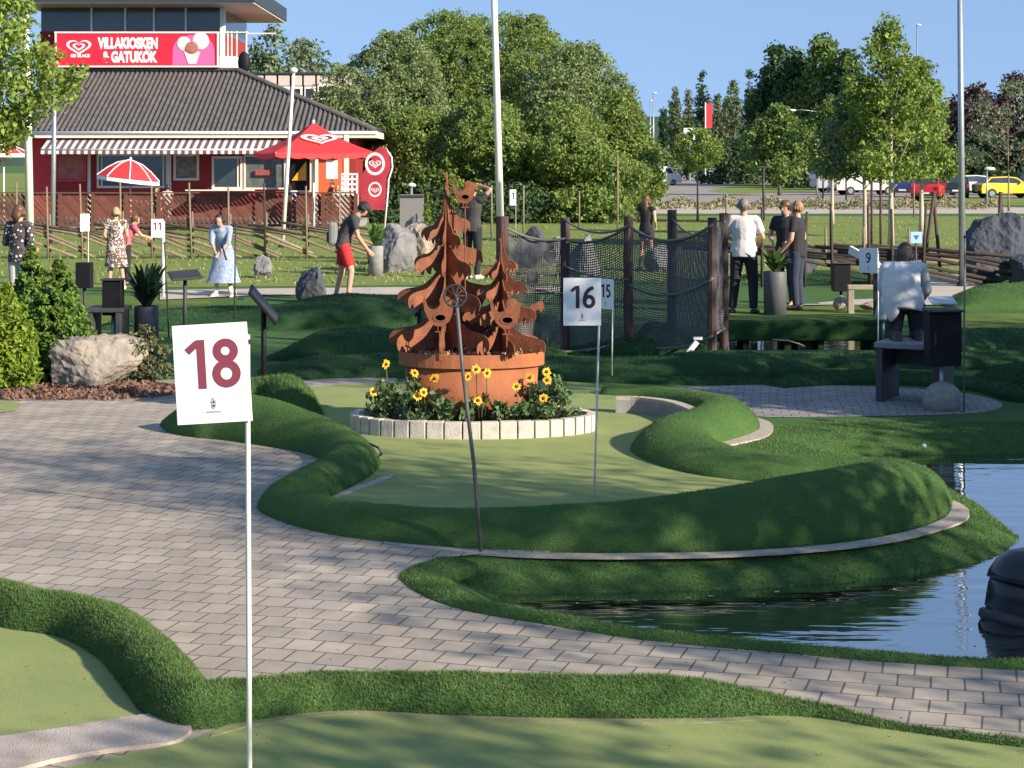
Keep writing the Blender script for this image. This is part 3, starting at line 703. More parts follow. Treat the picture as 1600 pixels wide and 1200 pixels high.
def sign_board(number, label, base, top_z, lean=(0, 0), yaw=0.0, roll=0.0, bw=0.24, bh=0.31, size=0.2, col=(0.20, 0.035, 0.06), pr=0.0075, poff=0.42, group='white numbered hole signs on thin poles'):
    o = thing('hole_sign', label, 'sign', base, yaw, group)
    H = top_z-base[2]
    top = Vector((lean[0], lean[1], H-bh-0.005)); MB().tube([(0, 0, -0.05), top*0.5, top, top+Vector((lean[0]*bh/H, 0, bh*0.9))], pr, 8).build('pole', M_pole, o, True)
    cx = top.x-bw*poff; cz = H-bh/2; M = Matrix.Rotation(-roll, 3, 'Y')
    b = MB().box((cx, -0.012-pr, cz), (bw, 0.006, bh), M=M).build('board', M_board, o, bevel=0.0015)
    for z_ in (0.32, -0.32): MB().box((top.x, -0.004-pr/2, cz+z_*bh), (0.03, 0.014, 0.012)).build('clip', M_dgrey, o)
    y = -0.0165-pr; m = mat('number_%02d' % int(col[0]*100), col, 0.6)
    def q(x, z): v = M @ Vector((x, 0, z)); return (cx+v.x, y, cz+v.z)
    if number: c_ = q(0, bh*0.10); numeral(b, number, (c_[0], c_[2]), size, m, y, roll)
    gm = mat('emblem_grey', (0.35, 0.36, 0.35), 0.6)
    e = MB(); sc = bh/0.31
    for (ex, ez, er) in [(0, -0.078, .0045), (-0.0035, -0.087, .005), (0.0035, -0.087, .005), (0, -0.096, .0075), (0, -0.104, .006)]:
        c = q(ex*sc, ez*sc); n = 12
        e.add([(c[0]+er*sc*math.cos(2*math.pi*k/n), y-0.0004, c[2]+er*sc*math.sin(2*math.pi*k/n)) for k in range(n)], [tuple(range(n))])
    for k in range(9):
        c = q((k-4)*0.0052*sc, -0.119*sc); e.add([(c[0]-.0018*sc, y-.0004, c[2]-.0028*sc), (c[0]+.0018*sc, y-.0004, c[2]-.0028*sc), (c[0]+.0018*sc, y-.0004, c[2]+.0028*sc), (c[0]-.0018*sc, y-.0004, c[2]+.0028*sc)], [(0, 1, 2, 3)])
    e.build('emblem', gm, b)
    return o
M_board = mat('sign_board', (0.83, 0.83, 0.84), 0.35, 0.04, 5)
Y18 = 5.65; g18 = atY(389, 660, Y18)
sign_board('18', 'white sign with dark red number 18, nearest of all, slightly tilted', (atY(391, 1200, Y18).x, Y18, 0), atY(0, 505, Y18).z, lean=(-0.008, 0), roll=R(3.4), bw=0.236, bh=0.312, size=0.215, poff=0.46, pr=0.0085)
b16 = at(928, 792); sign_board('16', 'white sign with dark number 16 standing at the edge of the green', b16, EYE-(434-HOR)*b16.y/FOC, lean=(0.035, 0), bw=0.258, bh=0.325, size=0.215, col=(0.045, 0.015, 0.025), poff=0.45)
b15 = at(956, 597); sign_board('15', 'sign with number 15 half hidden behind the sign with number 16', b15, EYE-(436-HOR)*b15.y/FOC, lean=(0.01, 0), bw=0.235, bh=0.325, size=0.20, col=(0.012, 0.015, 0.05), yaw=R(-48), poff=0.36)
for (px, py, ty, num, lab, yaw, bw, sz) in [
    (255, 465, 342, '11', 'small distant sign with number 11 between the two women on the left', R(0), .25, .15),
    (138, 440, 334, '', 'small distant white sign seen almost edge on, left of the blond woman', R(50), .22, .1),
    (806, 372, 296, '1', 'small distant white sign beside the white flagpole, behind the corten trees', R(0), .2, .12),
    (1372, 590, 388, '9', 'pale sign seen obliquely on a tall thin pole, left of the stooping person', R(-48), .25, .2)]:
    b_ = at(px, py); s_ = S(b_.y)
    hh = {'11': 29, '': 27, '1': 25, '9': 39}[num]/s_
    sign_board(num, lab, b_, EYE-(ty-HOR)*b_.y/FOC, yaw=yaw, bw=bw if num != '11' else 19/s_, bh=hh, size=hh*0.6, poff=0.45, col=(0.05, 0.05, 0.08) if num != '11' else (0.2, 0.2, 0.22), pr=0.008 if num != '11' else 0.03)

# ---- flower bed with its ring of upright stones
bc = at(739, 648); bc = Vector((atY(739, 648, 15.7).x, 15.78, 0)); rx, ry = 186/S(15.7), 0.56
bed = thing('flower_bed', 'round flower bed edged with pale upright stones on the green', 'flower bed', bc)
M_edgestone = mat('edge_stone', (0.60, 0.55, 0.48), 0.85, 0.4, 12, (0.42, 0.38, 0.34), bump=0.35, bscale=70, island=0.12)
N_ = 42
for k in range(N_):
    a0 = 2*math.pi*k/N_; a = a0+0.5*2*math.pi/N_
    x, y = rx*math.cos(a), ry*math.sin(a); tx, ty = -rx*math.sin(a), ry*math.cos(a)
    L = math.hypot(tx, ty)*2*math.pi/N_-0.009
    MB().box((x, y, 0.075), (L, 0.085, 0.16+0.006*math.sin(k*5)), rz=math.atan2(ty, tx)).build('edging_stone', M_edgestone, bed, bevel=0.007)
MB().lathe((0, 0, 0), [(1.0, -0.02), (1.0, 0.10), (0.5, 0.135), (0.05, 0.14)], 40, rx-0.04, ry-0.04).build('soil', mat('soil', (0.045, 0.03, 0.022), 0.95, 0.5, 20, bump=1.0, bscale=40, spec=0.1), bed, True)
# corten pot
PY = 15.88; pc = Vector((atY(737, 600, PY).x, PY, 0.10)); sp = S(PY); PS = .64
pot = thing('corten_planter', 'round rust brown steel planter with a thick rim in the flower bed', 'planter', pc)
zr = EYE-(548-HOR)/sp-0.10; zb = EYE-(569-HOR)/sp-0.10
MB().lathe((0, 0, 0), [(0.56, -0.03), (0.592, zb-0.005), (0.56, zb-0.005), (0.52, zb-0.05)], 48, 1, PS).build('pot_wall', M_cpot, pot, True)
MB().lathe((0, 0, 0), [(0.57, zb-0.02), (0.635, zb), (0.645, zb+0.004), (0.645, zr-0.004), (0.64, zr), (0.615, zr), (0.61, zr-0.05), (0.02, zr-0.055)], 48, 1, PS).build('rim', M_cpot, pot)
# corten spruces of crossed cut plates
def spruce_half(H, Wd, tiers, seed):
    """half outline of a cut plate: layered drooping boughs with a few rounded lobes"""
    rs = np.random.RandomState(seed); z = H*0.80; pts = [(0.012, H), (0.03*Wd+.008, H*.90), (0.05*Wd+.01, H*.82)]
    dzs = np.linspace(.75, 1.25, tiers); dzs *= (H*.80)/dzs.sum()
    for i in range(tiers):
        d = dzs[i]; w_ = Wd*(.30+.70*((i+.6)/(tiers-.4))**1.1)*(0.86+0.28*rs.random()); top = z+.12*d
        if i == tiers-1: w_ = Wd
        wi = .05*Wd+.10*w_
        pts += [(wi, top), (wi+.16*w_, top-.24*d), (.52*w_, top-.44*d), (.80*w_, top-.52*d), (.95*w_, top-.62*d), (w_, top-.78*d), (.955*w_, top-.96*d),
                (.89*w_, top-.84*d), (.81*w_, top-1.00*d), (.735*w_, top-1.06*d), (.68*w_, top-.86*d), (.60*w_, top-.98*d), (.51*w_, top-1.04*d), (.45*w_, top-.82*d), (.34*w_, top-.96*d), (.24*w_, top-.90*d)]
        z -= d; pts.append((.05*Wd+.05*w_, max(.02, z+.03*d)))
    q = [tuple(p) for p in smooth_path(pts, 4)]
    q = [p for p in q if p[1] > .01]
    return q+[(q[-1][0], 0.0), (0.0, 0.0), (0.0, H)]
def corten_spruce(label, base, H, Wd, tiers, seed, rz, nfin=5, lean=0.0):
    o = thing('steel_spruce', label, 'sculpture', base, rz, 'rusty steel spruce trees in the planter')
    for k in range(nfin):
        a = 2*math.pi*k/nfin; M = Matrix.Rotation(a, 3, 'Z')
        half = spruce_half(H*(1-0.02*k), Wd*(1-0.06*(k % 3)), tiers, seed+k)
        MB().prism(half, -0.004, 0.004, M=M).build('steel_fin', M_corten, o)
    return o
zt = pc.z+zr-0.04
t1 = atY(697, 545, 15.9); t2 = atY(783, 545, 15.8)
corten_spruce('taller rusty steel spruce, left one in the planter', (t1.x, 15.92, zt), EYE-(268-HOR)*15.9/FOC-zt, 0.54, 4, 3, R(8), 7)
corten_spruce('shorter rusty steel spruce, right one in the planter', (t2.x, 15.82, zt), EYE-(356-HOR)*15.8/FOC-zt, 0.42, 4, 9, R(-22), 7)
def steel_bird(label, px, py, Y, rodtop, sc=1.0, flip=1, rz=0.0, stem=True):
    p = atY(px, py, Y); o = thing('steel_bird', label, 'sculpture', (p.x, p.y, zt), rz, 'rusty steel birds on rods')
    cz = p.z-zt; body = [(-0.105, 0.12), (-0.115, 0.07), (-0.10, 0.0), (-0.07, -0.07), (-0.02, -0.115), (0.04, -0.12), (0.09, -0.08), (0.115, -0.02), (0.12, 0.04), (0.105, 0.09), (0.075, 0.115), (0.045, 0.12), (0.02, 0.105), (0.012, 0.08), (0.02, 0.055), (-0.005, 0.02), (-0.045, 0.01), (-0.075, 0.03), (-0.088, 0.07)]
    body = [(flip*x*sc, z*sc+cz) for x, z in body]
    b = MB().prism(body, -0.004, 0.004).build('body_plate', M_corten, o)
    MB().lathe((0, 0, 0), [(0.045, 0), (0.045, 0.004), (0.030, 0.004), (0.030, 0)], 20, 1.3*sc, 0.75*sc).build('wing_ring', M_corten, b)
    w_ = b.children[0]; w_.rotation_euler = (R(90), 0, 0); w_.location = (0.02*flip*sc, -0.005, cz-0.05*sc)
    MB().prism([(flip*0.11*sc, cz+0.09*sc), (flip*0.15*sc, cz+0.075*sc), (flip*0.115*sc, cz+0.06*sc)], -0.003, 0.003).build('beak', M_corten, b)
    for x_ in (0.0, 0.03): MB().tube([(flip*x_*sc, 0, cz-0.11*sc), (flip*x_*sc, 0, cz-0.16*sc)], 0.004, 5).build('leg', M_corten, o)
    MB().bar((-0.02*sc, 0, cz-0.16*sc), (0.06*sc, 0, cz-0.16*sc), 0.01).build('perch', M_corten, o)
    if stem: MB().tube([(0.015, 0, 0), (0.015, 0, cz-0.16*sc)], 0.006, 6).build('rod', M_corten, o)
    return o
steel_bird('rusty steel bird on a rod in front of the taller steel spruce', 684, 486, 15.5, 0, 1.12)
steel_bird('rusty steel bird on a rod in front of the shorter steel spruce', 789, 490, 15.5, 0, 1.12)
tb = steel_bird('rusty steel bird perched at the top of the taller steel spruce', 724, 300, 15.85, 0, 0.85)
def flat_bird():
    p = atY(831, 490, 15.75); o = thing('steel_bird', 'slim rusty steel bird leaning on a rod at the right rim of the planter', 'sculpture', (p.x, 15.75, zt-0.02), 0, 'rusty steel birds on rods')
    cz = p.z-zt
    pts = [(-0.10, -0.09), (-0.085, -0.02), (-0.05, 0.05), (0.0, 0.10), (0.06, 0.125), (0.10, 0.12), (0.11, 0.07), (0.085, 0.03), (0.06, 0.06), (0.03, 0.045), (-0.02, 0.03), (-0.055, -0.03), (-0.08, -0.10)]
    MB().prism([(x, z+cz) for x, z in pts], -0.004, 0.004).build('body_plate', M_corten, o)
    MB().tube([(0.0, 0, 0), (0.0, 0, cz-0.04), (0.03, 0, cz+0.05)], 0.005, 6).build('rod', M_corten, o)
flat_bird()
# pebbles/plants on top of the pot
rs = np.random.RandomState(4); P = []
for k in range(900):
    a = rs.random()*6.28; r_ = 0.58*rs.random()**0.5; P.append((pc.x+r_*math.cos(a), pc.y+PS*r_*math.sin(a), zt+rs.random()*0.05))
Vc, Fc = leaf_quads(np.array(P), 0.05, rs); tag(np_obj('wood_chips', Vc, Fc, mat('wood_chip', (0.28, 0.17, 0.11), 0.9, 0, island=0.6)), 'wood chips heaped in the rusty planter around the steel spruces', 'wood chips', kind='stuff')
# sunflowers round the pot
M_yel = mat('petal_yellow', (0.85, 0.52, 0.02), 0.6, 0.2, 30, (0.75, 0.38, 0.02), transl=0.2)
M_cone = mat('flower_disc', (0.08, 0.035, 0.015), 0.9)
M_leaf_f = mat('leaf_flower', (0.06, 0.12, 0.035), 0.6, 0.4, 6, (0.10, 0.16, 0.06), island=0.45, transl=0.2)
def flower_head(p, r_, parent, rs, face):
    petals = MB(); d = Vector(face).normalized(); M = d.to_track_quat('Z', 'Y').to_matrix()
    for k in range(13):
        a = 2*math.pi*k/13+rs.random()*0.2; L = r_*(0.85+0.3*rs.random()); ca, sa = math.cos(a), math.sin(a); w_ = r_*0.20; dz = rs.normal()*0.12*r_
        pts = [(0.25*r_*ca, 0.25*r_*sa, 0), (0.65*L*ca-w_*sa, 0.65*L*sa+w_*ca, dz*.5+0.04*r_), (L*ca, L*sa, dz), (0.65*L*ca+w_*sa, 0.65*L*sa-w_*ca, dz*.5+0.04*r_)]
        petals.add([M @ Vector(q)+Vector(p) for q in pts], [(0, 1, 2, 3)])
    f = petals.build('flower', M_yel, parent)
    MB().ell(Vector(p)+d*0.006, (r_*0.34, r_*0.34, r_*0.16), 10, 5, M=M).build('flower_disc', M_cone, f, True)
FL = [ # plant foot px, centre height, radius, flowers px
 (622, 0.22, 0.27, [(603, 569), (584, 612), (648, 583)], 'leafy flower plant with yellow blooms at the left end of the bed'),
 (672, 0.13, 0.20, [(679, 591), (652, 619), (662, 613)], 'leafy flower plant with yellow blooms left of the middle of the planter'),
 (752, 0.09, 0.24, [(731, 588), (747, 626), (744, 577), (761, 583)], 'leafy flower plant with yellow blooms in front of the middle of the planter'),
 (822, 0.09, 0.22, [(807, 604), (828, 590)], 'leafy flower plant with a small yellow bloom right of the middle of the planter'),
 (866, 0.22, 0.27, [(854, 581), (855, 594), (849, 622)], 'leafy flower plant with tall shoots at the right end of the bed')]
for i, (px, ch, rr_, fl, lab) in enumerate(FL):
    rs = np.random.RandomState(60+i); yb = 15.38 if 0 < i < 4 else 15.6; p = atY(px, 655, yb)
    nl = 26 if i in (0, 4) else 13
    o = thing('flower_plant', lab, 'flowers', (p.x, yb, 0.12), 0, 'yellow flowering plants round the planter')
    C = []
    for k in range(nl):
        a = rs.random()*6.28; q = rr_*rs.random()**0.5; C.append((q*math.cos(a), 0.55*q*math.sin(a), 0.04+(ch*1.9)*rs.random()*(1-0.5*q/rr_)))
    P = clumps(C, [0.065]*nl, 28, rs); V_, F_ = leaf_quads(P, 0.055, rs, aspect=0.6); np_obj('leaves', V_, F_, M_leaf_f, o)
    st = MB(); 
    for c in C[::3]: st.tube([(c[0]*0.3, c[1]*0.3, -0.05), (c[0]*0.7, c[1]*0.7, c[2]*0.6), c], 0.004, 5)
    heads = []
    for (fx, fy) in fl:
        q = atY(fx, fy, yb-0.12)-Vector((p.x, yb, 0.12)); heads.append(q); st.tube([(q.x*0.5, 0, 0), (q.x*0.9, -0.05, q.z*0.6), q+Vector((0, .01, 0))], 0.004, 5)
    st.build('stem', M_leaf_f, o, True)
    for q in heads: flower_head(q, 0.044, o, rs, (0.45+0.5*rs.normal()*0.6, -1, 0.15+0.3*rs.normal()))
# ---- pole with a spoked wheel on top (leaning)
pb = at(752, 864); q = atY(712, 462, pb.y-0.05)-pb
o = thing('wheel_pole', 'thin dark leaning pole with a small spoked wheel on top, in front of the planter', 'pole', pb)
MB().tube([(0, 0, -0.02), (q.x*0.30, 0, q.z*0.35), (q.x*0.75, 0, q.z*0.72), (q.x, 0, q.z)], [0.013, 0.012, 0.011, 0.011], 8).build('pole', mat('pole_dark', (0.13, 0.13, 0.12), 0.5, 0.3, 20), o, True)
wm = MB(); wr = 17/S(pb.y); c = q+Vector((-0.003, -0.01, 0.0))
ring = [c+Vector((wr*math.cos(a), 0, wr*math.sin(a))) for a in np.linspace(0, 2*math.pi, 25)]
wm.tube(ring, 0.007, 6, cap=False)
for k in range(5): a = math.pi*k/5; wm.tube([c+Vector((wr*math.cos(a), 0, wr*math.sin(a))), c-Vector((wr*math.cos(a), 0, wr*math.sin(a)))], 0.004, 5)
wm.build('wheel', M_dgrey, o, True)
MB().tube([c+Vector((0, -0.02, 0)), c+Vector((0, 0.02, 0))], 0.012, 10).build('hub', M_dgrey, o.children[1], True)

# ---- right island: bench, litter box on its stone foot, thin pole
M_bench = mat('bench_dark', (0.05, 0.052, 0.06), 0.6, 0.2, 8, bump=0.2, bscale=40)
pA = at(1398, 622); pB = at(1462, 637)
bn = thing('bench', 'dark grey backless bench of thick slabs under the stooping person', 'bench', ((pA.x+pB.x)/2, (pA.y+pB.y)/2+0.1, 0), R(-28))
MB().box((0, 0.1, 0.56), (0.66, 0.62, 0.055)).build('seat', mat('bench_top', (0.22, 0.22, 0.24), 0.6, 0.2, 8), bn, bevel=0.008)
for x in (-0.28, 0.28): MB().box((x, 0.1, 0.265), (0.07, 0.60, 0.53)).build('leg', M_bench, bn, bevel=0.008)
MB().box((0, 0.3, 0.42), (0.49, 0.05, 0.18)).build('apron', M_bench, bn, bevel=0.005)
pp = at(1471, 640)
lb = thing('litter_box', 'tall black litter box on a short post in a stone foot, right of the bench', 'litter bin', (pp.x, pp.y, 0))
s_ = S(pp.y)
zt_, zb_ = EYE-(486-HOR)/s_, EYE-(570-HOR)/s_
MB().box((0.01, 0, (zt_+zb_)/2), (50/s_, 0.26, zt_-zb_)).build('box', M_black, lb, bevel=0.012)
MB().box((0.012, -0.02, zt_+0.012), (56/s_, 0.33, 0.022)).build('lid', M_dgrey, lb, bevel=0.006)
MB().box((0.012, 0.02, zt_+0.10), (0.24, 0.22, 0.012), M=Matrix.Rotation(R(14), 3, 'X')).build('hood', mat('pale_plate', (0.45, 0.5, 0.5), 0.4), lb, bevel=0.003)
MB().box((-0.09, -0.135, (zt_+zb_)/2), (0.02, 0.02, 0.12)).build('handle', M_dgrey, lb, bevel=0.004)
MB().tube([(0, 0, 0.1), (0, 0, zb_+0.02)], 0.018, 10).build('post', M_galv, lb, True)
rock('stone_foot', None, (0, -.03, -.02), (0.36, 0.34, 0.30), mat('foot_stone', (0.33, 0.31, 0.29), 0.9, 0.4, 20, bump=0.5, bscale=60), 5, parent=lb, cuts=0, rough=.02)
p_ = at(1506, 645); o = thing('thin_pole', 'thin dark bare pole at the right end of the paved island', 'pole', p_)
MB().tube([(0, 0, -0.05), (0.004, 0, 1.0), (0.01, 0, EYE-(372-HOR)*p_.y/FOC)], 0.009, 7).build('shaft', mat('pole_grey', (0.16, 0.17, 0.16), 0.5, 0.2, 9), o, True)
MB().tube([(0.01, 0, EYE-(372-HOR)*p_.y/FOC), (0.01, 0, EYE-(368-HOR)*p_.y/FOC)], 0.013, 7).build('cap', M_black, o, True)
# ---- underwater spotlight body at the right edge
ps = atY(1589, 963, 9.75); o = thing('spotlight', 'tilted black spotlight housing standing in the pond at the right edge', 'spotlight', (ps.x, 9.75, WL-.02), 0)
o.rotation_euler = (R(-8), R(13), 0); o.scale = (1.26, 1.26, 1.14)
M_plast = mat('black_plastic', (0.018, 0.02, 0.026), 0.28, 0.2, 12, spec=0.5)
s_ = S(9.75); tz = (963-856)/s_
MB().lathe((0, 0, 0), [(0.150, -0.10), (0.156, 0.0), (0.160, 0.03), (0.142, 0.055), (0.150, 0.065), (0.152, 0.17), (0.146, 0.215)], 32).build('housing', M_plast, o, True)
MB().lathe((0.01, -0.01, 0), [(0.158, 0.195), (0.176, 0.20), (0.172, 0.235), (0.15, 0.29), (0.11, 0.34), (0.05, 0.37), (0.005, 0.375)], 32).build('hood', M_plast, o, True)
MB().lathe((0, 0, 0), [(0.157, 0.0), (0.168, 0.01), (0.168, 0.04), (0.157, 0.05)], 32).build('clamp_ring', M_dgrey, o, True)
MB().box((-0.02, -0.178, 0.255), (0.045, 0.012, 0.022), M=Matrix.Rotation(R(-18), 3, 'X')).build('badge', M_galv, o, bevel=0.002)
bk = MB(); bk.bar((0.10, -0.13, -0.1), (0.10, -0.16, 0.11), 0.02); bk.bar((0.10, -0.16, 0.11), (0.19, -0.10, 0.11), 0.02); bk.build('bracket', M_dgrey, o)

# ---- rope and net fence
def net_mat():
    m = bpy.data.materials.new('net'); m.use_nodes = True; t = m.node_tree; L = t.links; b = t.nodes['Principled BSDF']
    b.inputs['Base Color'].default_value = (0.085, 0.085, 0.095, 1); b.inputs['Roughness'].default_value = 0.8
    tc = t.nodes.new('ShaderNodeTexCoord'); sx = t.nodes.new('ShaderNodeSeparateXYZ'); L.new(tc.outputs['UV'], sx.inputs[0])
    outs = []
    for k in (0, 1):
        a = t.nodes.new('ShaderNodeMath'); a.operation = 'FRACT'; L.new(sx.outputs[k], a.inputs[0])
        c = t.nodes.new('ShaderNodeMath'); c.operation = 'LESS_THAN'; c.inputs[1].default_value = 0.46; L.new(a.outputs[0], c.inputs[0]); outs.append(c)
    mx = t.nodes.new('ShaderNodeMath'); mx.operation = 'MAXIMUM'; L.new(outs[0].outputs[0], mx.inputs[0]); L.new(outs[1].outputs[0], mx.inputs[1])
    L.new(mx.outputs[0], b.inputs['Alpha']); return m
M_net = net_mat(); M_rope = mat('rope', (0.16, 0.16, 0.16), 0.9, 0.3, 40)
M_post = mat('post_wood', (0.085, 0.045, 0.04), 0.8, 0.4, 8, (0.05, 0.03, 0.03), bump=0.4, bscale=40, stretch=(1, 1, .2))
posts = [(785, 338, 22.0, 520), (883, 340, 22.5, 540), (982, 338, 22.0, 542), (1050, 328, 24.5, 530), (1113, 340, 20.9, 538), (1131, 333, 22.0, 524)]
o = thing('net_fence', 'dark posts with sagging ropes and black netting across the middle of the course', 'fence', (0, 22, 0))
PP = []
for (px, ty, Y, by) in posts:
    b_ = atY(px, by, Y); tz = EYE-(ty-HOR)*Y/FOC; w_ = (15 if px > 800 else 20)/S(Y)
    MB().tube([(b_.x, Y-22, -0.1), (b_.x, Y-22, tz)], w_/2, 10).build('post', M_post, o, False)
    PP.append(Vector((b_.x, Y-22, tz)))
def rope(p, q, sag, r_=0.014):
    pts = [p.lerp(q, t_)-Vector((0, 0, sag*4*t_*(1-t_))) for t_ in np.linspace(0, 1, 13)]
    MB().tube(pts, r_, 6).build('rope', M_rope, o, True); return pts
def net(p, q, z1p, z1q, z0p, z0q, s1, s0, cell=0.03):
    n, m_ = 20, 8; V = []; L_ = (q-p).length
    for i in range(n+1):
        t_ = i/n; b_ = p.lerp(q, t_); zt_ = z1p+(z1q-z1p)*t_-s1*4*t_*(1-t_); zb_ = z0p+(z0q-z0p)*t_-s0*4*t_*(1-t_)
        for j in range(m_+1): V.append((b_.x+0.01*math.sin(j*2+i), b_.y+0.03*math.sin(i*0.9+j*0.7), zb_+(zt_-zb_)*j/m_))
    I = np.arange((n+1)*(m_+1)).reshape(n+1, m_+1)
    F = np.stack([I[:-1, :-1].ravel(), I[1:, :-1].ravel(), I[1:, 1:].ravel(), I[:-1, 1:].ravel()], 1)
    ob = np_obj('netting', np.array(V), F, M_net, o); uv = ob.data.uv_layers.new(name='uv'); li = np.zeros(len(ob.data.loops), np.int32); ob.data.loops.foreach_get('vertex_index', li)
    U = np.stack([(li//(m_+1))/n*L_/cell, (li % (m_+1))/m_*(z1p-z0p)/cell], 1); uv.data.foreach_set('uv', U.ravel())
A_, B_, C_, D_, E_, G_ = PP
def zz(py, Y): return EYE-(py-HOR)*Y/FOC
def P3(v, z): return Vector((v.x, v.y-0.07, z))
rope(P3(A_, zz(352, 22)), P3(B_, zz(372, 22.5)), 0.08); rope(P3(B_, zz(344, 22.5)), P3(C_, zz(352, 22)), 0.12); rope(P3(B_, zz(374, 22.5)), P3(C_, zz(352, 22)), 0.1)
rope(P3(C_, zz(352, 22)), P3(E_, zz(350, 20.9)), 0.19, 0.018); rope(P3(D_, zz(342, 24.5)), P3(G_, zz(346, 22)), 0.2)
rope(P3(A_, zz(440, 22)), P3(B_, zz(458, 22.5)), 0.02); rope(P3(B_, zz(416, 22.5)), P3(C_, zz(436, 22)), 0.05); rope(P3(C_, zz(444, 22)), P3(E_, zz(434, 20.9)), 0.16, 0.018)
rope(P3(D_, zz(428, 24.5)), P3(G_, zz(420, 22)), 0.1)
rope(P3(A_, zz(540, 22)), P3(C_, zz(532, 22)), 0.10, 0.016); rope(P3(C_, zz(532, 22)), P3(E_, zz(524, 20.9)), 0.12, 0.018); rope(P3(E_, zz(524, 20.9)), P3(G_, zz(512, 22)), 0.0)
net(C_, E_, zz(352, 22), zz(350, 20.9), zz(532, 22), zz(524, 20.9), 0.19, 0.12); net(E_, G_, zz(350, 20.9), zz(346, 22), zz(524, 20.9), zz(512, 22), 0, 0)
net(B_, C_, zz(374, 22.5), zz(352, 22), zz(538, 22.5), zz(532, 22), 0.1, 0.06); net(A_, B_, zz(352, 22), zz(372, 22.5), zz(540, 22), zz(538, 22.5), 0.08, 0.03)
net(D_, G_, zz(345, 24.5), zz(346, 22), zz(510, 24.5), zz(512, 22), 0.2, 0.1)
# ================================================================== PEOPLE
BASEJ = dict(pel=(0, 0, .95), wai=(0, 0.005, 1.10), che=(0, 0.01, 1.30), nek=(0, 0.0, 1.47), hed=(0, 0.02, 1.62),
             lh=(-.095, 0, .92), lk=(-.105, .02, .50), la=(-.11, -.02, .085), lt=(-.12, .15, .03),
             rh=(.095, 0, .92), rk=(.105, .02, .50), ra=(.11, -.02, .085), rt=(.12, .15, .03),
             ls=(-.185, 0, 1.42), le=(-.235, -.03, 1.14), lw=(-.23, .06, .90),
             rs=(.185, 0, 1.42), re=(.235, -.03, 1.14), rw=(.23, .06, .90))
def cap_tube(mb, a, b, ra, rb, side=None, flat=1.0, n=10):
    """a limb with rounded ends"""
    a, b = Vector(a), Vector(b); d = (b-a).normalized(); pts, rr = [], []
    for t_ in (-1, -.7, 0): pts.append(a+d*ra*t_*0.8); rr.append(max(.003, ra*math.sqrt(max(0, 1-t_*t_))))
    pts.append(a.lerp(b, .5)); rr.append((ra+rb)/2*1.02)
    for t_ in (0, .7, 1): pts.append(b+d*rb*t_*0.8); rr.append(max(.003, rb*math.sqrt(max(0, 1-t_*t_))))
    mb.tube(pts, rr, n, side, flat)
def remesh(o, vox):
    m = o.modifiers.new('skin', 'REMESH'); m.mode = 'VOXEL'; m.voxel_size = vox; m.use_smooth_shade = True
    s_ = o.modifiers.new('soft', 'SMOOTH'); s_.factor = 0.5; s_.iterations = 3
